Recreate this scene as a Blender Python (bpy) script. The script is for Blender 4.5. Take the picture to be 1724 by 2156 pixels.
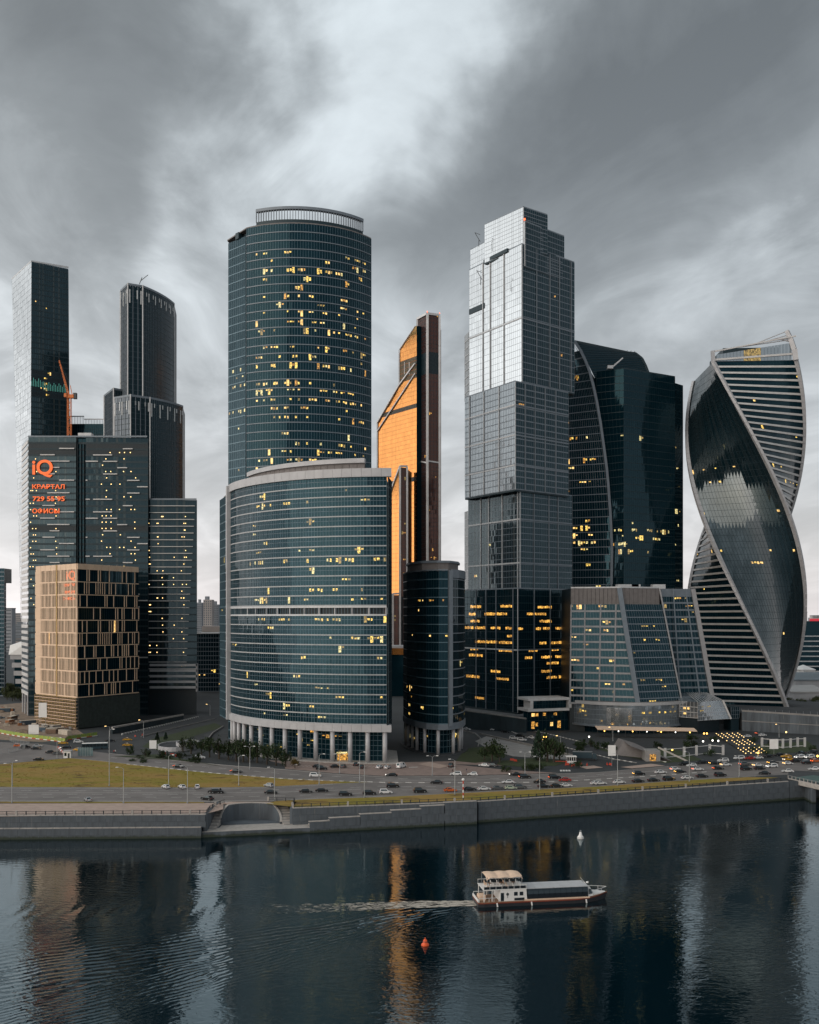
import bpy, math, random
from mathutils import Vector, Matrix

for o in list(bpy.data.objects):
    bpy.data.objects.remove(o)
R = random.Random(11)
rad = math.radians
SC = bpy.context.scene
COL = SC.collection

# ------------------------------------------------------------------ camera
F, CX, HY, H = 2100.0, 862.0, 1300.0, 63.0      # focal length, principal column and horizon row on a 1724-wide picture; eye height in metres
cam_data = bpy.data.cameras.new('camera')
cam_data.sensor_fit = 'HORIZONTAL'
cam_data.sensor_width = 36.0
cam_data.lens = 36.0 * F / 1724.0
cam_data.shift_y = (HY - 1077.5) / 1724.0
cam_data.clip_start = 1.0
cam_data.clip_end = 30000.0
cam = bpy.data.objects.new('camera', cam_data)
COL.objects.link(cam)
cam.location = (0, 0, H)
cam.rotation_euler = (rad(90), 0, 0)
SC.camera = cam


def wx(x, Y):
    return (x - CX) * Y / F


def wz(y, Y):
    return H + (HY - y) * Y / F


def ground(x, y, z=0.0):
    """point of the level z under a picture position"""
    Y = (H - z) * F / (y - HY)
    return Vector((wx(x, Y), Y, z))


# ------------------------------------------------------------------ node helpers
def new_mat(name):
    m = bpy.data.materials.new(name)
    m.use_nodes = True
    nt = m.node_tree
    nt.nodes.clear()
    out = nt.nodes.new('ShaderNodeOutputMaterial')
    return m, nt, out


class N:
    """small wrapper that writes node trees"""
    def __init__(self, nt):
        self.nt = nt

    def node(self, t, **kw):
        n = self.nt.nodes.new(t)
        for k, v in kw.items():
            setattr(n, k, v)
        return n

    def put(self, sock, v):
        if hasattr(v, 'is_output') or isinstance(v, bpy.types.NodeSocket):
            self.nt.links.new(v, sock)
        else:
            sock.default_value = v

    def m(self, op, a, b=0.0, c=None, clamp=False):
        n = self.node('ShaderNodeMath', operation=op, use_clamp=clamp)
        self.put(n.inputs[0], a)
        self.put(n.inputs[1], b)
        if c is not None:
            self.put(n.inputs[2], c)
        return n.outputs[0]

    def vm(self, op, a, b=None, scale=None):
        n = self.node('ShaderNodeVectorMath', operation=op)
        self.put(n.inputs[0], a)
        if b is not None:
            self.put(n.inputs[1], b)
        if scale is not None:
            self.put(n.inputs['Scale'], scale)
        return n.outputs['Value'] if op in ('DOT_PRODUCT', 'LENGTH', 'DISTANCE') else n.outputs[0]

    def noise(self, vec, scale, detail=4.0, rough=0.55, dist=0.0):
        n = self.node('ShaderNodeTexNoise')
        self.put(n.inputs['Vector'], vec)
        n.inputs['Scale'].default_value = scale
        n.inputs['Detail'].default_value = detail
        n.inputs['Roughness'].default_value = rough
        n.inputs['Distortion'].default_value = dist
        return n.outputs[0]

    def ramp(self, fac, stops, interp='LINEAR'):
        n = self.node('ShaderNodeValToRGB')
        n.color_ramp.interpolation = interp
        el = n.color_ramp.elements
        while len(el) < len(stops):
            el.new(0.5)
        for e, (p, c) in zip(el, stops):
            e.position = p
            e.color = (c, c, c, 1) if not isinstance(c, (tuple, list)) else (c[0], c[1], c[2], 1)
        self.put(n.inputs[0], fac)
        return n.outputs[0]

    def mix(self, fac, a, b, blend='MIX'):
        n = self.node('ShaderNodeMix', data_type='RGBA', blend_type=blend)
        self.put(n.inputs[0], fac)
        for s, v in ((n.inputs[6], a), (n.inputs[7], b)):
            if isinstance(v, (tuple, list)):
                v = (v[0], v[1], v[2], 1)
            self.put(s, v)
        return n.outputs[2]

    def smooth(self, x, lo, hi):
        n = self.node('ShaderNodeMapRange', interpolation_type='SMOOTHSTEP')
        self.put(n.inputs[0], x)
        n.inputs[1].default_value = lo
        n.inputs[2].default_value = hi
        return n.outputs[0]

    def xyz(self, vec):
        n = self.node('ShaderNodeSeparateXYZ')
        self.put(n.inputs[0], vec)
        return n.outputs

    def comb(self, x, y, z):
        n = self.node('ShaderNodeCombineXYZ')
        for s, v in zip(n.inputs, (x, y, z)):
            self.put(s, v)
        return n.outputs[0]


# ------------------------------------------------------------------ world: overcast evening sky
SUN_AZ = Vector((-0.68, -0.73)).normalized()
SUN_EL = rad(17)
world = bpy.data.worlds.new('World')
SC.world = world
world.use_nodes = True
nt = world.node_tree
nt.nodes.clear()
w = N(nt)
wout = w.node('ShaderNodeOutputWorld')
wbg = w.node('ShaderNodeBackground')
nt.links.new(wbg.outputs[0], wout.inputs[0])
sky = w.node('ShaderNodeTexSky', sky_type='NISHITA')
sky.sun_disc = False
sky.sun_elevation = SUN_EL
sky.sun_rotation = math.atan2(SUN_AZ.x, SUN_AZ.y)
sky.altitude = 150
sky.dust_density = 3.0
tc = w.node('ShaderNodeTexCoord')
D3 = tc.outputs['Generated']
dx, dy, dz = w.xyz(D3)
el = w.m('MAXIMUM', dz, 0.0)
den = w.m('ADD', el, 0.13)
u = w.m('DIVIDE', dx, den)
v = w.m('DIVIDE', dy, den)
# wind-drawn cloud sheet: long axis roughly down the view, a little to one side
ca, sa = math.cos(rad(-16)), math.sin(rad(-16))
al = w.m('ADD', w.m('MULTIPLY', u, sa), w.m('MULTIPLY', v, ca))
ac = w.m('SUBTRACT', w.m('MULTIPLY', u, ca), w.m('MULTIPLY', v, sa))
cv = w.comb(w.m('MULTIPLY', ac, 1.0), w.m('MULTIPLY', al, 0.42), 3.7)
n_big = w.noise(cv, 0.75, 5.0, 0.5, 0.5)
n_fine = w.noise(w.comb(ac, w.m('MULTIPLY', al, 0.55), 9.1), 2.4, 9.0, 0.6, 0.9)
n_soft = w.noise(D3, 4.5, 8.0, 0.58, 0.5)
warp = w.vm('SCALE', w.vm('SUBTRACT', w.node('ShaderNodeTexNoise').outputs[1], (0.5, 0.5, 0.5)), scale=0.0)
wn = w.node('ShaderNodeTexNoise')
nt.links.new(D3, wn.inputs['Vector'])
wn.inputs['Scale'].default_value = 4.0
wn.inputs['Detail'].default_value = 5.0
Dw = w.vm('NORMALIZE', w.vm('ADD', D3, w.vm('SCALE', w.vm('SUBTRACT', wn.outputs[1], (0.5, 0.5, 0.5)), scale=0.34)))


def blob(px, py, size, amp):
    d = Vector(((px - CX) / F, 1.0, (HY - py) / F)).normalized()
    k = w.vm('DOT_PRODUCT', Dw, tuple(d))
    k = w.m('EXPONENT', w.m('MULTIPLY', w.m('SUBTRACT', k, 1.0), 2.0 / (size * size)))
    return w.m('MULTIPLY', k, amp)


dens = w.m('ADD', w.m('MULTIPLY', w.m('SUBTRACT', n_big, 0.5), 2.1), w.m('MULTIPLY', w.m('SUBTRACT', n_fine, 0.5), 1.5))
dens = w.m('ADD', dens, w.m('MULTIPLY', w.m('SUBTRACT', n_soft, 0.5), 0.9))
# the cloud banks and the thin place in the sheet
for px, py, s_, a_ in ((700, 330, 0.075, -0.34), (760, 200, 0.085, -0.40), (930, 60, 0.10, -0.46), (1010, 130, 0.07, -0.2), (640, 420, 0.06, -0.24),
                       (120, 200, 0.16, 0.48), (380, 320, 0.10, 0.26), (1420, 330, 0.17, 0.36), (1180, 430, 0.12, 0.30), (1500, 60, 0.14, 0.22), (560, 200, 0.07, 0.12),
                       (900, 480, 0.09, 0.26), (1560, 690, 0.05, 0.34), (440, 470, 0.035, -0.28), (90, 420, 0.08, -0.18), (1600, 560, 0.06, -0.12), (1450, 620, 0.08, -0.34), (830, 600, 0.06, 0.16)):
    dens = w.m('ADD', dens, blob(px, py, s_, a_))
lum = w.ramp(w.m('ADD', w.m('MULTIPLY', dens, 0.62), 0.5), [(0.0, 0.70), (0.22, 0.56), (0.40, 0.37), (0.56, 0.235), (0.74, 0.155), (1.0, 0.105)])
# the sheet thins towards the horizon
hz = w.m('EXPONENT', w.m('MULTIPLY', el, -5.5))
lum = w.m('ADD', w.m('MULTIPLY', lum, w.m('SUBTRACT', 1.0, w.m('MULTIPLY', hz, 0.75))), w.m('MULTIPLY', hz, 0.56))
# brighter on the side where the sun stands behind the clouds
sd = w.vm('DOT_PRODUCT', D3, (-0.95, -0.05, 0.16))
glow = w.m('POWER', w.m('MAXIMUM', sd, 0.0), 1.8)
lum = w.m('MULTIPLY', lum, w.m('ADD', 0.92, w.m('MULTIPLY', glow, 1.9)))
tint = w.mix(hz, (0.89, 0.99, 1.045), (1.05, 0.985, 0.975))
tint = w.mix(w.m('MULTIPLY', glow, 0.5), tint, (1.10, 1.0, 0.90))
cloud = w.vm('MULTIPLY', tint, w.comb(lum, lum, lum))
skyc = w.vm('SCALE', sky.outputs[0], scale=0.06)
tot = w.vm('ADD', w.vm('SCALE', skyc, scale=0.12), cloud)
nt.links.new(tot, wbg.inputs['Color'])
wbg.inputs['Strength'].default_value = 1.0

# ------------------------------------------------------------------ sun behind cloud
sun_d = bpy.data.lights.new('sun', 'SUN')
sun_d.energy = 0.8
sun_d.angle = rad(60)
sun_d.color = (1.0, 0.86, 0.72)
sun = bpy.data.objects.new('sun', sun_d)
COL.objects.link(sun)
sdir = Vector((SUN_AZ.x * math.cos(SUN_EL), SUN_AZ.y * math.cos(SUN_EL), math.sin(SUN_EL)))
sun.rotation_euler = sdir.to_track_quat('Z', 'Y').to_euler()
sun.location = (0, 0, 900)

SC.view_settings.view_transform = 'Standard'
SC.view_settings.look = 'None'
SC.view_settings.exposure = 0.45
SC.view_settings.gamma = 1.0
SC.view_settings.use_curve_mapping = False
SC.render.engine = 'CYCLES'
SC.cycles.use_denoising = True
SC.cycles.max_bounces = 6
SC.cycles.glossy_bounces = 4
SC.cycles.diffuse_bounces = 3
SC.cycles.sample_clamp_indirect = 4.0
SC.cycles.caustics_reflective = False
SC.cycles.caustics_refractive = False


# ------------------------------------------------------------------ materials
def solid(name, col, rough=0.7, metal=0.0, var=0.25, scale=0.4, bump=0.0, bscale=4.0, spec=0.5, col2=None, streak=False, tide=False):
    m, nt, out = new_mat(name)
    g = N(nt)
    b = g.node('ShaderNodeBsdfPrincipled')
    nt.links.new(b.outputs[0], out.inputs[0])
    t = g.node('ShaderNodeTexCoord')
    vec = t.outputs['Object']
    if streak:
        mp = g.node('ShaderNodeMapping')
        mp.inputs['Scale'].default_value = (1, 1, 0.12)
        nt.links.new(vec, mp.inputs[0])
        vec = mp.outputs[0]
    n = g.noise(vec, scale, 6.0, 0.6, 0.3)
    k = g.ramp(n, [(0.3, 0.0), (0.7, 1.0)])
    c2 = col2 if col2 else tuple(min(1, c * (1 + var)) for c in col)
    c1 = col if col2 else tuple(c * (1 - var) for c in col)
    colour = g.mix(k, c1, c2)
    if tide:
        # weathered river stone: pale lime runs below the coping, green growth at the tide line
        geo = g.node('ShaderNodeNewGeometry')
        X_, Y_, Z_ = g.xyz(geo.outputs['Position'])
        runs = g.noise(g.comb(g.m('MULTIPLY', X_, 1.3), g.m('MULTIPLY', Y_, 1.3), g.m('MULTIPLY', Z_, .10)), 1.0, 4.0, .6)
        colour = g.mix(g.m('MULTIPLY', g.ramp(runs, [(.60, 0.0), (.72, .55)]), g.smooth(Z_, -6.5, -1.0)), colour, (.26, .26, .25))
        lo = g.m('ADD', Z_, g.m('MULTIPLY', g.m('SUBTRACT', n, .5), 2.2))
        colour = g.mix(g.m('SUBTRACT', 1.0, g.smooth(lo, -6.7, -5.9)), colour, (.030, .040, .026))
    g.put(b.inputs['Base Color'], colour)
    b.inputs['Roughness'].default_value = rough
    b.inputs['Metallic'].default_value = metal
    b.inputs['Specular IOR Level'].default_value = spec
    if bump:
        bn = g.node('ShaderNodeBump')
        bn.inputs['Strength'].default_value = bump
        bn.inputs['Distance'].default_value = 0.05
        nt.links.new(g.noise(t.outputs['Object'], bscale, 4.0), bn.inputs['Height'])
        nt.links.new(bn.outputs[0], b.inputs['Normal'])
    return m


def glass(name, col, ior=1.75, rough=0.03, tint=(0.62, 0.88, 1.0), metal=0.0, blind=(0.10, 0.11, 0.11), blinds=0.12, rvar=0.05, wob=0.25):
    """coated facade glass: each pane (mesh island) differs a little; some have a blind drawn behind"""
    m, nt, out = new_mat(name)
    g = N(nt)
    b = g.node('ShaderNodeBsdfPrincipled')
    nt.links.new(b.outputs[0], out.inputs[0])
    geo = g.node('ShaderNodeNewGeometry')
    r = geo.outputs['Random Per Island']
    k = g.ramp(r, [(0.0, 0.0), (1.0 - blinds, 0.12), (1.0 - blinds * 0.6, 0.7), (1.0, 1.0)])
    g.put(b.inputs['Base Color'], g.mix(k, col, blind if not metal else tuple(c * 0.90 for c in col)))
    r2 = g.m('FRACT', g.m('MULTIPLY', r, 37.7))
    g.put(b.inputs['Roughness'], g.m('ADD', rough, g.m('MULTIPLY', r2, rvar)))
    b.inputs['Metallic'].default_value = metal
    b.inputs['IOR'].default_value = ior
    b.inputs['Specular Tint'].default_value = (*tint, 1)
    if wob:
        t = g.node('ShaderNodeTexCoord')
        bn = g.node('ShaderNodeBump')
        bn.inputs['Strength'].default_value = wob
        bn.inputs['Distance'].default_value = 0.03
        nt.links.new(g.noise(t.outputs['Object'], 0.55, 2.0), bn.inputs['Height'])
        nt.links.new(bn.outputs[0], b.inputs['Normal'])
    return m


def lit(name, col, strength, patchy=0.45, scale=0.9, dark=(0.02, 0.03, 0.035)):
    """a lit room behind glass: uneven glow, furniture and ceiling read as patches"""
    m, nt, out = new_mat(name)
    g = N(nt)
    t = g.node('ShaderNodeTexCoord')
    mp = g.node('ShaderNodeMapping')
    mp.inputs['Scale'].default_value = (1, 1, 0.75)
    nt.links.new(t.outputs['Object'], mp.inputs[0])
    n = g.noise(mp.outputs[0], scale, 3.0, 0.6, 0.4)
    k = g.ramp(n, [(patchy - 0.1, 0.04), (patchy + 0.06, 0.55), (patchy + 0.22, 1.0)])
    b = g.node('ShaderNodeBsdfPrincipled')
    b.inputs['Base Color'].default_value = (*dark, 1)
    b.inputs['Roughness'].default_value = 0.08
    b.inputs['Emission Color'].default_value = (*col, 1)
    g.put(b.inputs['Emission Strength'], g.m('MULTIPLY', k, strength))
    nt.links.new(b.outputs[0], out.inputs[0])
    return m


def emit(name, col, strength):
    m, nt, out = new_mat(name)
    g = N(nt)
    b = g.node('ShaderNodeBsdfPrincipled')
    b.inputs['Base Color'].default_value = (*[c * 0.6 for c in col], 1)
    b.inputs['Emission Color'].default_value = (*col, 1)
    b.inputs['Emission Strength'].default_value = strength
    nt.links.new(b.outputs[0], out.inputs[0])
    return m


M = {}
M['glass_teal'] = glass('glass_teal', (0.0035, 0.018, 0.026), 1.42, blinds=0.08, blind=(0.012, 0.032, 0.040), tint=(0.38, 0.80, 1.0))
M['glass_dark'] = glass('glass_dark', (0.0022, 0.014, 0.021), 1.38, blinds=0.05, blind=(0.006, 0.022, 0.030), tint=(0.38, 0.80, 1.0))
M['glass_smooth'] = glass('glass_smooth', (0.004, 0.014, 0.019), 1.9, tint=(0.85, 0.96, 1.0), rough=0.015, rvar=0.02, blinds=0.0, wob=0.4)
M['glass_silver'] = glass('glass_silver', (0.26, 0.30, 0.33), 1.8, metal=0.55, blinds=0.2, tint=(1, 1, 1))
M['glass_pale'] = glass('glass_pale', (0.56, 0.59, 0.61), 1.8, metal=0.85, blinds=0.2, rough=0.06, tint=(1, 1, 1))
M['glass_warm'] = glass('glass_warm', (0.006, 0.020, 0.028), 1.55, blinds=0.12, blind=(0.05, 0.055, 0.052))
M['glass_gold'] = glass('glass_gold', (0.80, 0.335, 0.095), 1.5, rough=0.10, metal=1.0, rvar=0.08, wob=0.15, tint=(1, 1, 1))
M['glass_rib'] = glass('glass_rib', (0.0025, 0.013, 0.019), 1.38, rough=0.22, blinds=0.05, blind=(0.010, 0.028, 0.036))
M['glass_red'] = glass('glass_red', (0.085, 0.026, 0.018), 1.7, rough=0.05, metal=0.3, tint=(1, .8, .7))
M['frame_teal'] = solid('frame_teal', (0.10, 0.165, 0.20), 0.4, 0.3, 0.1)
M['frame_dark'] = solid('frame_dark', (0.008, 0.026, 0.035), 0.5, 0.2, 0.1)
M['frame_light'] = solid('frame_light', (0.50, 0.51, 0.52), 0.45, 0.15, 0.12)
M['frame_mid'] = solid('frame_mid', (0.17, 0.20, 0.23), 0.5, 0.2, 0.12)
M['silver'] = solid('silver', (0.52, 0.51, 0.51), 0.42, 0.35, 0.12, 0.15)
M['band_white'] = solid('band_white', (0.55, 0.54, 0.53), 0.5, 0.1, 0.12, 0.2)
M['clad_grey'] = solid('clad_grey', (0.42, 0.42, 0.43), 0.55, 0.1, 0.10, 0.2)
M['clad_beige'] = solid('clad_beige', (0.74, 0.54, 0.38), 0.75, 0.0, 0.10, 0.3)
M['louvre'] = solid('louvre', (0.17, 0.155, 0.15), 0.7, 0.0, 0.15, 0.5)
M['concrete'] = solid('concrete', (0.26, 0.25, 0.24), 0.85, 0.0, 0.2, 0.25, 0.3)
M['granite'] = solid('granite', (0.085, 0.100, 0.115), 0.75, 0.0, 0.45, 0.22, 0.4, 3.0, streak=True, tide=True)
M['granite_pale'] = solid('granite_pale', (0.40, 0.37, 0.34), 0.75, 0.0, 0.2, 0.5, 0.3)
M['asphalt'] = solid('asphalt', (0.052, 0.056, 0.060), 0.85, 0.0, 0.22, 0.10, 0.2, 8.0, spec=0.3)
M['road'] = solid('road', (0.175, 0.160, 0.152), 0.85, 0.0, 0.2, 0.09, 0.2, 8.0, spec=0.3)
M['paving'] = solid('paving', (0.40, 0.30, 0.25), 0.85, 0.0, 0.14, 0.35, 0.2)
M['brickpave'] = solid('brickpave', (0.25, 0.185, 0.16), 0.85, 0.0, 0.2, 0.35, 0.2)
M['paint'] = solid('paint', (0.62, 0.61, 0.58), 0.8, 0.0, 0.25, 1.2)
M['earth'] = solid('earth', (0.24, 0.175, 0.125), 0.95, 0.0, 0.35, 0.35, 0.5)
M['darkground'] = solid('darkground', (0.02, 0.035, 0.042), 0.9, 0.0, 0.3, 0.1)
M['steel'] = solid('steel', (0.30, 0.32, 0.33), 0.45, 0.6, 0.1)
M['steel_dark'] = solid('steel_dark', (0.05, 0.055, 0.06), 0.5, 0.4, 0.1)
M['white'] = solid('white', (0.78, 0.77, 0.75), 0.45, 0.0, 0.06)
M['black'] = solid('black', (0.003, 0.013, 0.019), 0.5, 0.0, 0.1)
M['crane'] = solid('crane', (0.62, 0.17, 0.04), 0.6, 0.0, 0.2)
M['red'] = solid('red', (0.50, 0.06, 0.03), 0.5, 0.0, 0.1)
M['ochre'] = solid('ochre', (0.45, 0.30, 0.12), 0.8, 0.0, 0.3, 1.0)
M['netting'] = solid('netting', (0.030, 0.040, 0.036), 0.9, 0.0, 0.3, 0.6)
M['bark'] = solid('bark', (0.05, 0.04, 0.03), 0.95)
M['fabric'] = solid('fabric', (0.72, 0.52, 0.38), 0.9, 0.0, 0.08, 1.0)
M['far'] = solid('far', (0.30, 0.31, 0.33), 0.9, 0.0, 0.25, 0.02)
M['far_roof'] = solid('far_roof', (0.16, 0.19, 0.21), 0.9, 0.0, 0.2, 0.05)
M['lit_yellow'] = lit('lit_yellow', (1.0, 0.65, 0.14), 1.8, 0.47, 1.7)
M['lit_pale'] = lit('lit_pale', (0.97, 0.80, 0.34), 1.4, 0.47, 1.9)
M['lit_amber'] = lit('lit_amber', (1.0, 0.48, 0.09), 1.1, 0.50, 1.6)
M['lit_full'] = lit('lit_full', (1.0, 0.62, 0.20), 1.35, 0.38, 0.9)
M['lit_row'] = lit('lit_row', (1.0, 0.50, 0.09), 1.35, 0.42, 1.3)
M['lit_dim'] = lit('lit_dim', (0.9, 0.60, 0.18), 0.55, 0.46, 1.4)
M['lamp_warm'] = emit('lamp_warm', (1.0, 0.66, 0.26), 2.0)
M['lamp_amber'] = emit('lamp_amber', (1.0, 0.50, 0.10), 3.5)
M['lamp_white'] = emit('lamp_white', (1.0, 0.96, 0.88), 2.2)
M['tail'] = emit('tail', (1.0, 0.14, 0.04), 2.2)
M['tail_off'] = solid('tail_off', (0.22, 0.012, 0.01), 0.3)
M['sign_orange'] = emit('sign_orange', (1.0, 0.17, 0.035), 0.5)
LIT3 = ('lit_yellow', 'lit_yellow', 'lit_pale', 'lit_dim')


# ------------------------------------------------------------------ mesh helpers
ROOT_LOC = {}


class MB:
    def __init__(self):
        self.v, self.f = [], []

    def face(self, *pts):
        i = len(self.v)
        self.v += [tuple(p) for p in pts]
        self.f.append(tuple(range(i, i + len(pts))))
        return self

    def hexa(self, p):
        """eight corners: bottom four, top four in the same order"""
        i = len(self.v)
        self.v += [tuple(q) for q in p]
        for a, b, c, d in ((0, 3, 2, 1), (4, 5, 6, 7), (0, 1, 5, 4), (1, 2, 6, 5), (2, 3, 7, 6), (3, 0, 4, 7)):
            self.f.append((i + a, i + b, i + c, i + d))
        return self

    def box(self, x0, x1, y0, y1, z0, z1):
        return self.hexa([(x0, y0, z0), (x1, y0, z0), (x1, y1, z0), (x0, y1, z0), (x0, y0, z1), (x1, y0, z1), (x1, y1, z1), (x0, y1, z1)])

    def obox(self, c, ux, lx, ly, z0, z1):
        """box centred on c (plan), its first side along the plan direction ux"""
        ux = Vector((ux[0], ux[1])).normalized()
        uy = Vector((-ux.y, ux.x))
        p = []
        for z in (z0, z1):
            for a, b in ((-1, -1), (1, -1), (1, 1), (-1, 1)):
                q = Vector((c[0], c[1])) + ux * (a * lx / 2) + uy * (b * ly / 2)
                p.append((q.x, q.y, z))
        return self.hexa(p)

    def beam(self, p, q, wd, hg, up=(0, 0, 1)):
        p, q = Vector(p), Vector(q)
        d = (q - p).normalized()
        s = d.cross(Vector(up))
        if s.length < 1e-4:
            s = d.cross(Vector((0, 1, 0)))
        s.normalize()
        t = s.cross(d).normalized()
        c = []
        for e in (p, q):
            for a, b in ((-1, -1), (1, -1), (1, 1), (-1, 1)):
                c.append(e + s * (a * wd / 2) + t * (b * hg / 2))
        return self.hexa(c)

    def prism(self, pts, z0, z1):
        n = len(pts)
        i = len(self.v)
        for z in (z0, z1):
            for p in pts:
                self.v.append((p[0], p[1], z(p) if callable(z) else z))
        self.f.append(tuple(range(i + n - 1, i - 1, -1)))
        self.f.append(tuple(range(i + n, i + 2 * n)))
        for k in range(n):
            j = (k + 1) % n
            self.f.append((i + k, i + j, i + n + j, i + n + k))
        return self

    def tube(self, p, q, r0, r1=None, n=8, cap=True):
        r1 = r0 if r1 is None else r1
        p, q = Vector(p), Vector(q)
        d = (q - p).normalized()
        s = d.orthogonal().normalized()
        t = d.cross(s)
        i = len(self.v)
        for e, r in ((p, r0), (q, r1)):
            for k in range(n):
                a = 2 * math.pi * k / n
                self.v.append(tuple(e + s * (r * math.cos(a)) + t * (r * math.sin(a))))
        for k in range(n):
            j = (k + 1) % n
            self.f.append((i + k, i + j, i + n + j, i + n + k))
        if cap:
            self.f.append(tuple(range(i + n - 1, i - 1, -1)))
            self.f.append(tuple(range(i + n, i + 2 * n)))
        return self

    def lathe(self, c, prof, n=16):
        """rings of (radius, z) about the vertical through c"""
        i = len(self.v)
        for r, z in prof:
            for k in range(n):
                a = 2 * math.pi * k / n
                self.v.append((c[0] + r * math.cos(a), c[1] + r * math.sin(a), c[2] + z))
        for m in range(len(prof) - 1):
            for k in range(n):
                j = (k + 1) % n
                self.f.append((i + m * n + k, i + m * n + j, i + (m + 1) * n + j, i + (m + 1) * n + k))
        self.f.append(tuple(range(i + n - 1, i - 1, -1)))
        e = i + (len(prof) - 1) * n
        self.f.append(tuple(range(e, e + n)))
        return self

    def band(self, lo, hi, out_, zin=0.0):
        """solid strip along a polyline: lo/hi are 3-D points of its lower and upper edge, it stands out_ proud of them"""
        n = len(lo)
        nor = normals([(p[0], p[1]) for p in lo])
        i = len(self.v)
        for k in range(n):
            o = nor[k] * out_
            b = nor[k] * zin
            self.v += [(lo[k][0] - b.x, lo[k][1] - b.y, lo[k][2]), (lo[k][0] + o.x, lo[k][1] + o.y, lo[k][2]),
                       (hi[k][0] + o.x, hi[k][1] + o.y, hi[k][2]), (hi[k][0] - b.x, hi[k][1] - b.y, hi[k][2])]
        for k in range(n - 1):
            a, b = i + 4 * k, i + 4 * k + 4
            for s, t in ((0, 1), (1, 2), (2, 3), (3, 0)):
                self.f.append((a + s, b + s, b + t, a + t))
        self.f.append((i, i + 1, i + 2, i + 3))
        e = i + 4 * (n - 1)
        self.f.append((e + 3, e + 2, e + 1, e))
        return self

    def mesh(self, name, mat):
        me = bpy.data.meshes.new(name)
        me.from_pydata(self.v, [], self.f)
        me.materials.append(M[mat] if isinstance(mat, str) else mat)
        return me

    def build(self, name, mat, parent=None, kind=None, smooth=False, label=None):
        me = self.mesh(name, mat)
        if smooth:
            me.shade_smooth()
        return link(name, me, parent, kind, label)


def link(name, me, parent=None, kind=None, label=None, local=False):
    o = bpy.data.objects.new(name, me)
    COL.objects.link(o)
    if parent is not None:
        o.parent = parent
        if not local and parent.name in ROOT_LOC:
            o.matrix_parent_inverse = Matrix.Translation(-ROOT_LOC[parent.name])
    if kind:
        o['kind'] = kind
    if label:
        o['label'] = label
    return o


def thing(name, label, cat, loc=(0, 0, 0), group=None, rz=0.0):
    o = bpy.data.objects.new(name, None)
    o.empty_display_size = 0.5
    COL.objects.link(o)
    o.location = loc
    o.rotation_euler = (0, 0, rz)
    o['label'] = label
    o['category'] = cat
    if group:
        o['group'] = group
    ROOT_LOC[o.name] = Vector(loc)
    return o


def tag(o, label, cat, group=None):
    o['label'] = label
    o['category'] = cat
    if group:
        o['group'] = group
    return o


def normals(pts):
    """outward plan normals of a polyline that runs left to right as seen from outside"""
    out = []
    n = len(pts)
    for k in range(n):
        a = Vector(pts[max(0, k - 1)])
        b = Vector(pts[min(n - 1, k + 1)])
        d = (b - a)
        d.normalize()
        out.append(Vector((d.y, -d.x)))
    return out


def resample(pts, n):
    P = [Vector((p[0], p[1])) for p in pts]
    L = [0.0]
    for a, b in zip(P, P[1:]):
        L.append(L[-1] + (b - a).length)
    res, k = [], 0
    for i in range(n + 1):
        s = L[-1] * i / n
        while k < len(P) - 2 and L[k + 1] < s:
            k += 1
        t = (s - L[k]) / max(1e-9, L[k + 1] - L[k])
        res.append(P[k].lerp(P[k + 1], min(1.0, t)))
    return res


def length(pts):
    return sum((Vector(a[:2]) - Vector(b[:2])).length for a, b in zip(pts, pts[1:]))


def levels(z0, z1, n):
    return [z0 + (z1 - z0) * i / n for i in range(n + 1)]


def lit_cells(nf, nc, seed, dens, runs=(1, 3), cols=None):
    """which cells glow; dens is a number or {floor: number}"""
    r = random.Random(seed)
    s = set()
    for f in range(nf):
        d = dens.get(f, dens.get('*', 0.0)) if isinstance(dens, dict) else dens * r.choice((0.0, 0.3, 1.0, 2.0))
        j = 0
        while j < nc:
            if r.random() < d / ((runs[0] + runs[1]) / 2):
                for _ in range(r.randint(*runs)):
                    if j < nc and (cols is None or cols[0] * nc <= j <= cols[1] * nc):
                        s.add((f, j))
                    j += 1
                j += 1
            else:
                j += 1
    return s


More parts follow.
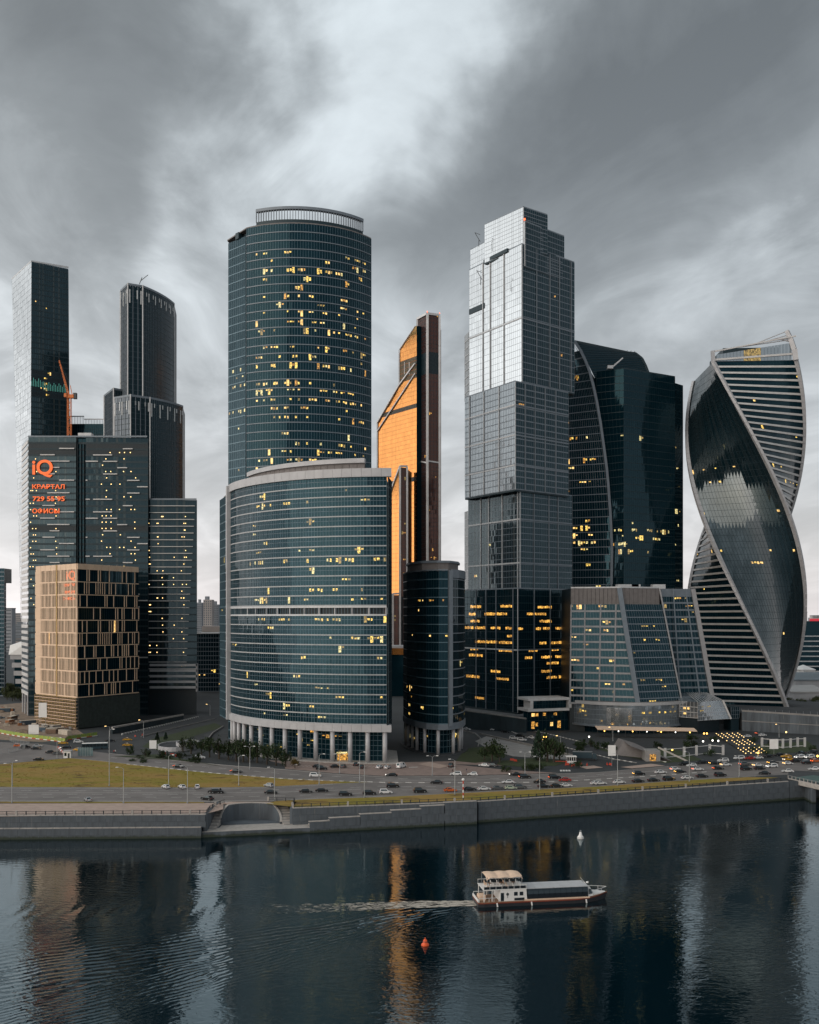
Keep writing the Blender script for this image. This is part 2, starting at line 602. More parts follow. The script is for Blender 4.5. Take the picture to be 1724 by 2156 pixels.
def facade(par, plan, zs, pane, gl, fr, sp_h=0.8, sp_out=0.22, mw=0.10, mo=0.16, cells=(), lits=LIT3, jit=0.012,
           every=1, sp_mat=None, singles=0, transom=None, dark_floors=(), open_floors=(), seed=1, big=.16, lit_h=(0.15, 0.9)):
    """curtain wall on one face. plan: polyline, or a function of height that gives one; each floor is one glazing part and one spandrel part,
    lit rooms and the largest panes are parts of their own, thin mullions one part"""
    r = random.Random(seed)
    fixed = not callable(plan)
    pl = (lambda z: plan) if fixed else plan
    nc = max(1, round(length(pl((zs[0] + zs[-1]) / 2)) / pane))
    mull = MB()
    nsing = 0
    for f in range(len(zs) - 1):
        z0, z1 = zs[f], zs[f + 1]
        if f in open_floors:
            continue
        p0, p1 = resample(pl(z0), nc), resample(pl(z1), nc)
        hgt = z1 - z0
        g = MB()
        fv, fh = r.uniform(.70, .92), r.uniform(.16, .36)
        for j in range(nc):
            a, b, c, d = p0[j], p0[j + 1], p1[j + 1], p1[j]
            t0 = sp_h / hgt
            e = mw * 0.4 / max(0.2, (b - a).length)
            lo_a, lo_b = a.lerp(d, t0), b.lerp(c, t0)
            q = [lo_a.lerp(lo_b, e), lo_a.lerp(lo_b, 1 - e), d.lerp(c, 1 - e), d.lerp(c, e)]
            n = Vector(((b - a).y, -(b - a).x))
            n.normalize()
            zz = (z0 + sp_h, z0 + sp_h, z1, z1)
            jj = [r.uniform(-jit, jit) for _ in range(3)]
            jj.append(jj[0] + jj[2] - jj[1])
            pts = [(p.x + n.x * k, p.y + n.y * k, z) for p, z, k in zip(q, zz, jj)]
            if (f, j) in cells:
                # the lit part of the room behind this pane
                P4 = [Vector(p_) for p_ in pts]
                full = r.random() < max(0, big)
                u0 = 0.04 if full else r.uniform(.04, .2)
                u1 = 0.96 if full else r.uniform(.7, .98)
                v1 = .95 if full else fv + r.uniform(-.03, .03)
                v0 = .2 if full else max(.08, v1 - fh * r.uniform(.8, 1.3))
                if big < 0:
                    u0, u1, v0, v1 = .02, .98, fv - .50 + r.uniform(-.04, .04), fv - .12 + r.uniform(-.05, .05)
                off = Vector((n.x, n.y, 0)) * .035
                at = lambda a_, b_: P4[0].lerp(P4[1], a_).lerp(P4[3].lerp(P4[2], a_), b_) + off
                MB().face(at(u0, v0), at(u1, v0), at(u1, v1), at(u0, v1)).build('lit_window', r.choice(lits), par)
            if nsing < singles and f not in dark_floors and (j > 0 or singles - nsing >= nc or True):
                nsing += 1
                MB().face(*pts).build('pane', gl, par)
            else:
                g.face(*pts)
            if not fixed and j % every == 0 and mw > 0:
                mull.hexa([(a.x - 0, a.y, z0), (a.x + (b - a).normalized().x * mw, a.y + (b - a).normalized().y * mw, z0),
                           (a.x + (b - a).normalized().x * mw + n.x * mo, a.y + (b - a).normalized().y * mw + n.y * mo, z0), (a.x + n.x * mo, a.y + n.y * mo, z0),
                           (d.x, d.y, z1), (d.x + (c - d).normalized().x * mw, d.y + (c - d).normalized().y * mw, z1),
                           (d.x + (c - d).normalized().x * mw + n.x * mo, d.y + (c - d).normalized().y * mw + n.y * mo, z1), (d.x + n.x * mo, d.y + n.y * mo, z1)])
        if g.f:
            g.build('glazing', 'black' if f in dark_floors else gl, par)
        if sp_h > 0:
            tt = sp_h / hgt
            lo = [(p.x, p.y, z0) for p in p0]
            hi = [(p.lerp(qq, tt).x, p.lerp(qq, tt).y, z0 + sp_h) for p, qq in zip(p0, p1)]
            MB().band(lo, hi, sp_out, 0.3).build('spandrel', sp_mat or fr, par)
        if transom:
            tt = transom / hgt
            m0 = [(p.lerp(qq, tt).x, p.lerp(qq, tt).y, z0 + transom) for p, qq in zip(p0, p1)]
            MB().band(m0, [(x, y, z + 0.12) for x, y, z in m0], mo * 0.8, 0.05).build('transom', 'frame_mid', par)
    if fixed and mw > 0:
        pts = resample(plan, nc)
        nr = normals(pts)
        for j in range(0, nc + 1, every):
            n = nr[j]
            mull.obox((pts[j].x + n.x * (mo / 2 - 0.1), pts[j].y + n.y * (mo / 2 - 0.1)), (-n.y, n.x), mw, mo + 0.2, zs[0], zs[-1])
    if mull.f:
        mull.build('mullion', fr, par, kind='stuff')
    return nc


def arc(c, r, a0, a1, n=48):
    """plan arc; angles in degrees, 0 faces the camera (-Y), positive to the right"""
    return [(c[0] + r * math.sin(rad(a0 + (a1 - a0) * i / n)), c[1] - r * math.cos(rad(a0 + (a1 - a0) * i / n))) for i in range(n + 1)]


def inset_core(par, pts, z0, z1, d=0.5, mat='black', name='core'):
    c = Vector((sum(p[0] for p in pts) / len(pts), sum(p[1] for p in pts) / len(pts)))
    q = []
    for p in pts:
        e = Vector((p[0], p[1])) - c
        q.append(c + e * max(0.2, 1 - d / max(1.0, e.length) * 1.6))
    return MB().prism(q, z0, z1).build(name, mat, par)


def lamp_dot(par, p, n, r, mat='lamp_warm', name='lamp'):
    """small round luminaire seen through the glass: a short disc facing n"""
    p, n = Vector(p), Vector((n[0], n[1], 0)).normalized()
    return MB().tube(p, p + n * 0.06, r, r * 0.8, 8).build(name, mat, par)


# ================================================================== BUILDINGS
def P(x, Y):
    return (wx(x, Y), Y)


def poly_faces(par, pts, zs, pane, gl, fr, faces=None, **kw):
    """curtain walls on consecutive sides of an open plan polyline"""
    for k, (a, b) in enumerate(zip(pts, pts[1:])):
        k2 = dict(kw)
        if faces and k in faces:
            k2.update(faces[k])
        facade(par, [a, b], zs, k2.pop('pane', pane), k2.pop('gl', gl), k2.pop('fr', fr), seed=k + 3, **k2)


def cap(par, pts, z, h=0.5, mat='louvre', name='roof'):
    return MB().prism(pts, z, z + h).build(name, mat, par)


def rim(par, pts, z0, z1, out_=0.3, mat='clad_grey', name='parapet'):
    return MB().band([(p[0], p[1], z0) for p in pts], [(p[0], p[1], z1) for p in pts], out_, 0.4).build(name, mat, par)


M['band_grey'] = solid('band_grey', (0.36, 0.37, 0.38), 0.5, 0.1, 0.12)


# ---- curved embankment block (27 storeys) with the long colonnade
def block_b():
    t = thing('office_block', 'curved dark glass office block with white floor bands standing on a long colonnade', 'office building', (-45, 455, 0))
    C, RR = (-9.2, 514.0), 83.0
    front = arc(C, RR, -69, -0.5, 70)
    z0, z1, nf = 16.6, 123.9, 25
    zs = levels(z0, z1, nf)
    nc = round(length(front) / 1.42)
    dens = {f: 0.012 for f in range(nf)}
    dens.update({k_: v_ * 1.7 for k_, v_ in {1: .04, 2: .10, 3: .13, 8: .05, 9: .06, 10: .40, 12: .14, 13: .10, 16: .16, 17: .13, 20: .07, 22: .10, 23: .05, 6: .03, 5: .03}.items()})
    cells = lit_cells(nf, nc, 5, dens, (1, 3), (0.25, 1.0)) | lit_cells(nf, nc, 9, 0.006, (1, 2))
    mid = 11
    nearest = 300
    facade(t, front, zs, 1.42, 'glass_teal', 'frame_teal', sp_h=0.5, sp_out=0.26, mw=0.12, mo=0.16, cells=cells, sp_mat='band_grey',
           transom=2.6, singles=nearest, open_floors=(mid,), seed=4, jit=0.028)
    # recessed storey with its row of short piers
    back = arc(C, RR - 2.0, -69, -0.5, 40)
    MB().band([(x, y, zs[mid]) for x, y in back], [(x, y, zs[mid + 1]) for x, y in back], 0.1, 0.4).build('recessed_wall', 'louvre', t)
    for s in (0.0, 0.82):
        MB().band([(x, y, zs[mid] + s * 4.3) for x, y in front], [(x, y, zs[mid] + s * 4.3 + 0.75) for x, y in front], 0.3, 2.0).build('floor_band', 'frame_light', t)
    pts = resample(front, 13)
    for p in pts:
        n = (p - Vector(C)).normalized()
        q = p - n * 0.6
        MB().tube((q.x, q.y, zs[mid] + .7), (q.x, q.y, zs[mid + 1] - .7), 0.55, None, 12).build('short_pier', 'clad_grey', t, smooth=False)
    # frame: cornices and the end pier in segments of cladding panels
    nseg = 24
    for k in range(nseg):
        seg = arc(C, RR, -70.5 + (71.5) * k / nseg, -70.5 + 71.5 * (k + 1) / nseg - 0.05, 3)
        MB().band([(x, y, 123.9) for x, y in seg], [(x, y, 127.6) for x, y in seg], 0.9, 1.5).build('cornice_panel', 'clad_grey', t)
        MB().band([(x, y, 13.6) for x, y in seg], [(x, y, 16.6) for x, y in seg], 0.9, 5.0).build('soffit_panel', 'clad_grey', t)
    a0 = Vector(arc(C, RR + .9, -70.8, -69.1, 1)[0])
    a1 = Vector(arc(C, RR + .9, -70.8, -69.1, 1)[1])
    for k in range(14):
        zz = 13.6 + k * 8.1
        MB().obox((a0 + a1) / 2, a1 - a0, 2.7, 2.2, zz, zz + 8.04).build('end_pier_panel', 'clad_grey', t)
    # side wing behind the pier
    side = [(-96.0, 505.0), (-90.5, 490.0), (-87.5, 485.6)]
    facade(t, side, levels(13.6, 122.5, 26), 1.4, 'glass_teal', 'frame_teal', sp_h=0.5, sp_out=.12, mw=.12, mo=.12, cells=lit_cells(26, 14, 3, 0.02), seed=8)
    rt = [(-9.2, 431.2), (-8.0, 445), (-8.5, 470)]
    facade(t, rt, levels(13.6, 123.9, 26), 1.6, 'glass_dark', 'frame_dark', sp_h=0.5, sp_out=.1, seed=9)
    inset_core(t, arc(C, RR - 1.0, -68, -1.5, 30) + [(-9.5, 470), (-60, 520), (-95, 510), (-87.5, 487)], 13.8, 124.5, 0.2)
    cap(t, arc(C, RR - .5, -69, -1, 30) + [(-9.5, 470), (-60, 520), (-95, 510)], 124.2, 0.6)
    # set-back attic ring with its thin white roof edge
    att = arc(C, RR - 8, -66, -8, 40)
    natt = 22
    for k in range(natt):
        seg = arc(C, RR - 8, -66 + 58 * k / natt, -66 + 58 * (k + 1) / natt - .12, 2)
        MB().band([(x, y, 124.8) for x, y in seg], [(x, y, 131.2) for x, y in seg], 0.1, 0.5).build('attic_panel', 'louvre', t)
    MB().band([(x, y, 131.2) for x, y in att], [(x, y, 133.2) for x, y in att], 1.2, 2.0).build('attic_cornice', 'clad_grey', t)
    cap(t, att + [(-20, 470), (-60, 500)], 130.5, 0.6)
    # lobby glass set back behind the columns
    lob = arc(C, RR - 5.5, -68, -2, 50)
    zl = levels(0.3, 13.6, 6)
    lc = lit_cells(6, 46, 21, {1: .10, 2: .05, 3: .14, 4: .10, 5: .22}, (1, 2))
    facade(t, lob, zl, 2.0, 'glass_teal', 'frame_teal', sp_h=0.18, sp_out=.15, mw=.12, mo=.16, cells=lc, lits=('lit_yellow', 'lit_dim', 'lit_amber'), seed=12)
    inset_core(t, arc(C, RR - 6.2, -68, -2, 30) + [(-14, 470), (-60, 510)], 0.1, 13.8, 0.2)
    # round columns
    ang = [-68.5, -65, -60.5, -56, -51, -45.6, -40, -34.3, -28.5, -22.8, -17.2, -11.6, -6.2, -1.0]
    for a in ang:
        c = arc(C, RR - 0.6, a, a, 1)[0]
        MB().tube((c[0], c[1], 0.1), (c[0], c[1], 13.7), 1.0, None, 20).build('column', 'clad_grey', t, smooth=True)
    # plinth and entrance
    MB().prism(arc(C, RR + 2.5, -70, 3, 40) + [(-6, 470), (-60, 510)], 0.02, 0.35).build('plinth', 'granite_pale', t)
    e = arc(C, RR - 5.2, -14.5, -14.5, 1)[0]
    MB().obox((e[0], e[1] - .4), (1, .22), 7.0, 1.2, .35, 4.2).build('entrance_porch', 'steel', t)
    MB().obox((e[0], e[1] - 1.1), (1, .22), 6.0, .1, .5, 3.4).build('lit_entrance', 'lit_amber', t)
    MB().obox((e[0], e[1] - 1.2), (1, .22), 6.6, .2, 3.5, 4.1).build('entrance_sign', 'lit_pale', t)
    # roof plant
    for k in range(5):
        MB().obox((-60 + k * 9, 470 - k * 4 + 8), (1, -.4), 5, 4, 131, 133 + R.random() * 2).build('roof_unit', 'frame_mid', t)


# ---- tall tower (59 storeys) with the bulging front and comb crown
def block_c():
    t = thing('office_tower', 'tall dark glass tower with bulging front, comb crown and scattered yellow lit windows', 'office tower', (-50, 520, 0))
    A, B = Vector((-82.2, 503.5)), Vector((-19.9, 517.5))
    mid = (A + B) / 2
    d = (B - A).normalized()
    n = Vector((d.y, -d.x))
    RR = 47.0
    hc = (B - A).length / 2
    cc = mid - n * math.sqrt(RR * RR - hc * hc)
    aa = math.degrees(math.asin(hc / RR))
    base = math.degrees(math.atan2(n.x, -n.y))
    front = arc(cc, RR, base - aa, base + aa, 60)
    z0, z1, nf = 0.5, 259.5, 60
    zs = levels(z0, z1, nf)
    nc = round(length(front) / 1.38)
    dens = {'*': 0.0}
    rows = {56: .16, 55: .20, 54: .17, 53: .05, 52: .04, 51: .06, 50: .26, 49: .36, 48: .28, 47: .26, 45: .26, 44: .20, 43: .22, 42: .06, 41: .14, 40: .42, 39: .42, 38: .20, 37: .26, 35: .04,
            34: .30, 33: .36, 32: .34, 31: .46, 30: .28, 29: .1}
    dens.update({k_: v_ * 1.9 for k_, v_ in rows.items()})
    cells = lit_cells(nf, nc, 31, dens, (1, 3), (0.06, 0.93))
    lits = ('lit_yellow', 'lit_yellow', 'lit_yellow', 'lit_pale', 'lit_dim', 'lit_amber', 'lit_full')
    facade(t, front, zs, 1.38, 'glass_dark', 'frame_teal', sp_h=0.42, sp_out=.22, mw=.11, mo=.14, cells=cells, lits=lits, sp_mat='frame_mid', seed=6, jit=0.024)
    # flat wing
    wing = [(-93.6, 516.0), (-83.2, 506.2)]
    zw = levels(0.5, 256.6, 59)
    facade(t, wing, zw, 1.6, 'glass_teal', 'frame_teal', sp_h=0.45, sp_out=.15, mw=.13, mo=.14, seed=7, jit=0.02,
           cells=lit_cells(59, 9, 4, {'*': .0, 53: .3, 43: .4, 42: .4, 41: .4, 38: .35, 36: .1, 33: .2, 31: .2}, (1, 2)), lits=('lit_pale', 'lit_dim'))
    rside = [(B.x, B.y), (B.x - 1.5, 545)]
    facade(t, rside, zw, 1.6, 'glass_dark', 'frame_dark', sp_h=.45, sp_out=.1, seed=2)
    outline = front + [(B.x - 3, 552), (-90, 560), (-95, 520)]
    inset_core(t, arc(cc, RR - .8, base - aa * .97, base + aa * .97, 30) + [(B.x - 3, 552), (-88, 560), (-91, 520), (-84, 508)], 0.2, 258.5, .3)
    cap(t, outline, 259.4, .6)
    # crown: ring of tall fins under a curved rim
    f0, f1 = base - aa * 0.86, base + aa * 0.86
    cr = arc(cc, RR - 1.6, f0, f1, 60)
    MB().band([(x, y, 259.9) for x, y in cr], [(x, y, 262.2) for x, y in cr], .1, .6).build('crown_wall', 'frame_dark', t)
    nfin = 42
    for k in range(nfin + 1):
        a = f0 + (f1 - f0) * k / nfin
        c = arc(cc, RR - 1.6, a, a, 1)[0]
        nn = Vector((math.sin(rad(a)), -math.cos(rad(a))))
        MB().obox(c, (nn.y, -nn.x), .30, .55, 262.0, 267.2).build('crown_fin', 'frame_mid', t)
    MB().band([(x, y, 267.2) for x, y in cr], [(x, y, 268.6) for x, y in cr], .6, 1.6).build('crown_rim', 'frame_mid', t)
    for k in range(9):
        a = f0 + (f1 - f0) * (k + .7) / 10
        c = arc(cc, RR - 9, a, a, 1)[0]
        MB().obox(c, (1, .2), 4.5, 3.5, 259.9, 263 + R.random() * 1.4).build('roof_unit', 'frame_dark', t)
    MB().tube((-54, 512, 262), (-54, 512, 272), .18, .08, 6).build('antenna', 'steel_dark', t)
    MB().obox((-86, 512), (1, .9), 6, 3, 256.6, 259.8).build('roof_unit', 'frame_dark', t)


# ---- small round-ended block
def block_a():
    t = thing('low_office_block', 'low black glass block with rounded end, grey pier and round columns', 'office building', (12, 475, 0))
    left = [(-3.0, 498), (-1.2, 484), (3.0, 470), (8.0, 460.5), (13.2, 456.5), (17.6, 456.8)]
    right = [(19.4, 458.2), (22.6, 463), (25.2, 471), (26.6, 481), (26.8, 492), (24, 505)]
    z0, z1, nf = 14.2, 84.6, 17
    zs = levels(z0, z1, nf)
    n1 = round(length(left) / 1.42)
    cl = lit_cells(nf, n1, 77, {'*': .0, 0: .06, 1: .10, 2: .05, 3: .10, 6: .07, 9: .16, 12: .10, 13: .22}, (1, 2), (.2, 1))
    facade(t, left, zs, 1.42, 'glass_dark', 'frame_dark', sp_h=.4, sp_out=.12, mw=.1, mo=.1, cells=cl, lits=('lit_amber', 'lit_yellow', 'lit_full'), seed=3, sp_mat='frame_teal')
    facade(t, right, zs, 1.42, 'glass_dark', 'frame_dark', sp_h=.45, sp_out=.2, mw=.1, mo=.1, cells=lit_cells(nf, 25, 5, .03), seed=4, sp_mat='frame_mid')
    for k in range(9):
        MB().obox((18.6, 457.2), (1, .55), 2.0, 1.8, 13.2 + k * 7.95, 13.2 + k * 7.95 + 7.9).build('pier_panel', 'frame_mid', t)
    ring = left + right
    MB().band([(x, y, 11.6) for x, y in ring], [(x, y, 14.2) for x, y in ring], .4, 3.5).build('soffit', 'frame_mid', t)
    MB().band([(x, y, 81.4) for x, y in right], [(x, y, 85.2) for x, y in right], .35, .5).build('parapet_band', 'frame_mid', t)
    MB().band([(x, y, 84.6) for x, y in left], [(x, y, 85.2) for x, y in left], .3, .5).build('parapet', 'frame_mid', t)
    inset_core(t, ring + [(10, 515)], 11.8, 84.4, .6)
    cap(t, ring + [(10, 515)], 84.4, .4)
    at = [(-1, 494), (1.0, 476), (6, 465), (13, 461), (18, 462), (22, 470), (23.5, 484), (20, 500)]
    for k, (a, b) in enumerate(zip(at, at[1:])):
        MB().band([(a[0], a[1], 84.9), (b[0], b[1], 84.9)], [(a[0], a[1], 88.4), (b[0], b[1], 88.4)], .1, .4).build('attic_panel', 'louvre', t)
    MB().band([(x, y, 88.4) for x, y in at], [(x, y, 89.4) for x, y in at], 1.0, 1.0).build('attic_cornice', 'frame_mid', t)
    cap(t, at, 88.2, .3)
    for p in resample(ring, 11):
        c = Vector((12, 482))
        q = p + (c - p).normalized() * 1.4
        MB().tube((q.x, q.y, 0), (q.x, q.y, 11.8), .8, None, 16).build('column', 'clad_grey', t, smooth=True)
    lob = [(x + (12 - x) * .2, y + (482 - y) * .2) for x, y in ring]
    facade(t, lob, levels(.2, 11.6, 4), 2.0, 'glass_dark', 'frame_teal', sp_h=.2, sp_out=.1, cells=lit_cells(4, 40, 9, {1: .06, 2: .14}, (1, 3)), seed=5)
    MB().prism([(x + (12 - x) * -.12, y + (482 - y) * -.12) for x, y in ring] + [(8, 520)], .02, .3).build('plinth', 'asphalt', t)


# ---- gold and red glass skyscraper
def mercury():
    t = thing('gold_tower', 'gold orange glass skyscraper with silver frames and sloping shoulders', 'skyscraper', (5, 920, 0))
    A, B = Vector((6.4, 900.0)), Vector((-30.4, 951.0))

    def on_face(x, y, A=A, B=B):
        # where the sight line of column x meets the vertical plane through A and B
        k = (x - CX) / F
        s = (A.x - k * A.y) / (k * (B.y - A.y) - (B.x - A.x))
        p = A.lerp(B, s)
        return Vector((p.x, p.y, wz(y, p.y)))

    prof = [on_face(875, 686), on_face(841, 737), on_face(841, 811), on_face(795, 890), on_face(795, 1460)]

    def left_at(z, prof=prof):
        for a, b in zip(prof, prof[1:]):
            if b.z <= z <= a.z:
                return a.lerp(b, (a.z - z) / max(1e-6, a.z - b.z))
        return prof[0] if z > prof[0].z else prof[-1]

    ztop = prof[0].z
    zs = levels(0.0, ztop - .2, 84)
    zb0, zb1 = on_face(858, 797).z, on_face(858, 752).z
    darkf = [f for f in range(84) if zb0 < (zs[f] + zs[f + 1]) / 2 < zb1] + [min(range(84), key=lambda f: abs(zs[f] - on_face(840, 866).z))]
    darkf += [min(range(84), key=lambda f: abs(zs[f] - on_face(860, 1018).z))]

    def plan(z):
        q = left_at(z)
        a = A.copy()
        if (Vector((q.x, q.y)) - a).length < 1.0:
            q = Vector((A.x - .6, A.y + .8, z))
        return [(q.x, q.y), (a.x, a.y)]
    facade(t, plan, zs, 1.9, 'glass_gold', 'ochre', sp_h=.0, mw=.12, mo=.08, seed=3, jit=0.02, dark_floors=darkf)
    for f in range(0, 84, 1):
        p0 = plan(zs[f])
        MB().band([(p0[0][0], p0[0][1], zs[f]), (p0[1][0], p0[1][1], zs[f])], [(p0[0][0], p0[0][1], zs[f] + .16), (p0[1][0], p0[1][1], zs[f] + .16)], .1, .1).build('floor_line', 'crane', t)
    nrm = Vector(((A - B).y, -(A - B).x)).normalized()
    if nrm.y > 0:
        nrm = -nrm

    def frame(p, q, wd=1.3):
        o = Vector((nrm.x, nrm.y, 0)) * .7
        MB().beam(p + o, q + o, wd, wd).build('frame_beam', 'silver', t)
    frame(on_face(795, 890), on_face(841, 811))
    frame(on_face(841, 811), on_face(875, 765))
    frame(on_face(795, 908), on_face(875, 786), .9)
    frame(on_face(841, 737), on_face(875, 686), .6)
    frame(on_face(795, 890), on_face(795, 1400), .7)
    frame(on_face(841, 737), on_face(841, 811), .7)
    for xx in (852, 862):
        MB().beam(on_face(xx, 762) + Vector((nrm.x, nrm.y, 0)) * .3, on_face(xx, 788) + Vector((nrm.x, nrm.y, 0)) * .3, .7, .3).build('slit', 'silver', t)
    # hidden body behind the gold face
    back = Vector((22.0, 12.0, 0))
    m = MB()
    for pr in (prof + [Vector((A.x, A.y, 0)), Vector((A.x, A.y, ztop))],):
        q = [p - Vector((nrm.x, nrm.y, 0)) * .6 for p in pr]
        m.face(*q)
        m.face(*[p + back for p in q])
        for a, b in zip(q, q[1:] + q[:1]):
            m.face(a, b, b + back, a + back)
    m.build('core', 'glass_dark', t)
    # square shaft
    Cn, Lf, Rt = (wx(899.5, 893), 893.0), (wx(878.5, 909), 909.0), (wx(925.3, 898), 898.0)
    zt = wz(660, 893)
    zsh = levels(0, zt, 88)
    dk = [f for f in range(88) if zb0 < (zsh[f] + zsh[f + 1]) / 2 < zb1]
    facade(t, [Lf, Cn], zsh, 1.6, 'glass_red', 'frame_dark', sp_h=.25, sp_out=.1, mw=.3, mo=.2, seed=6, dark_floors=dk, cells=lit_cells(88, 11, 4, .012), lits=('lit_amber',))
    facade(t, [Cn, Rt], zsh, 1.6, 'glass_red', 'frame_dark', sp_h=.25, sp_out=.1, mw=.3, mo=.2, seed=7, dark_floors=dk, cells=lit_cells(88, 7, 4, .02), lits=('lit_amber',))
    for (px, py), wd in ((Lf, 1.9), (Cn, 2.2), (Rt, 1.9)):
        for k in range(12):
            MB().obox((px, py - .5), (1, 0), wd, 1.8, zt * k / 12, zt * (k + 1) / 12 - .15).build('corner_pier', 'silver', t)
    for a, b in ((Lf, Cn), (Cn, Rt)):
        MB().beam((a[0], a[1] - .4, zt), (b[0], b[1] - .4, zt), 1.6, 2.0).build('top_beam', 'silver', t)
        MB().beam((a[0], a[1] - .5, wz(970, a[1])), (b[0], b[1] - .5, wz(974, b[1])), .8, 1.2).build('cross_beam', 'silver', t)
    MB().prism([(Lf[0] + .6, Lf[1] + .9), (Cn[0], Cn[1] + 1.2), (Rt[0] - .6, Rt[1] + .9), (Rt[0] - 10, Rt[1] + 16), (Lf[0] + 6, Lf[1] + 18)], 0, zt - .6).build('shaft_core', 'black', t)
    MB().obox((Cn[0] + 6, Cn[1] + 6), (1, .2), 6, .3, zt - 22, zt - 14).build('roof_unit', 'silver', t)
    for p in (Cn, Rt):
        MB().tube((p[0], p[1], zt + 1), (p[0], p[1], zt + 2.4), .35, .3, 6).build('warning_lamp', 'tail', t)
    # two lower steps in front, each a gold cheek and a red glazed strip between silver piers
    for xa, xb, xl, yt, ys, Yf in ((842, 857, 815, 981, 1028, 880.0), (827, 842, 812, 1250, 1270, 866.0)):
        a, b = Vector(P(xa, Yf)), Vector(P(xb, Yf + 4))
        ql = a + (B - A).normalized() * 30
        zt2, zl2 = wz(yt, Yf), wz(ys, Yf + 8)
        facade(t, [tuple(a), tuple(b)], levels(0, zt2 - 1, max(4, int(zt2 / 4))), 1.5, 'glass_red', 'frame_dark', sp_h=.25, sp_out=.1, mw=.25, mo=.2, seed=9,
               cells=lit_cells(int(zt2 / 4), 4, 6, .10), lits=('lit_amber', 'lit_dim'))
        for p in (a, b):
            MB().obox((p.x, p.y - .3), (1, 0), 1.7, 1.4, 0, zt2).build('corner_pier', 'silver', t)
        MB().beam((a.x, a.y - .3, zt2), (b.x, b.y - .3, zt2 + .5), 1.3, 1.5).build('top_beam', 'silver', t)

        def pl2(z, a=a, ql=ql, zt2=zt2, zl2=zl2):
            s = 1.0 if z < zl2 - 25 else max(.05, (zt2 - z) / max(1, zt2 - zl2 + 25))
            q = a.lerp(ql, s)
            return [(q.x, q.y), (a.x, a.y)]
        facade(t, pl2, levels(0, zt2 - 1, max(6, int(zt2 / 4))), 1.9, 'glass_gold', 'ochre', sp_h=.16, sp_out=.1, sp_mat='crane', mw=.12, mo=.08, seed=10)
        p1 = a.lerp(ql, 1.0)
        MB().beam((a.x, a.y - .6, zt2), (p1.x - .4, p1.y - .6, zl2 - 25), 1.2, 1.2).build('frame_beam', 'silver', t)
        MB().prism([tuple(a.lerp(b, .1) + Vector((0, .8))), tuple(b + Vector((0, .8))), (b.x + 4, b.y + 20), (a.x + 4, a.y + 20)], 0, zt2 - 2).build('core', 'black', t)
    # low glazed podium in front
    p = thing_podium = MB().box(wx(808, 800), wx(856, 800), 800, 830, 0, wz(1364, 800))
    p.build('podium', 'glass_dark', t)
    MB().box(wx(807, 799), wx(857, 799), 799.2, 799.9, wz(1378, 800), wz(1364, 800)).build('podium_front', 'glass_gold', t)  # orange light on the slab is put into the gold glass
    MB().box(wx(806, 799), wx(858, 799), 799, 832, wz(1364, 800), wz(1361, 800) + .5).build('podium_roof', 'clad_grey', t)


M['pale_joint'] = solid('pale_joint', (0.26, 0.28, 0.30), 0.4, 0.3, 0.1)


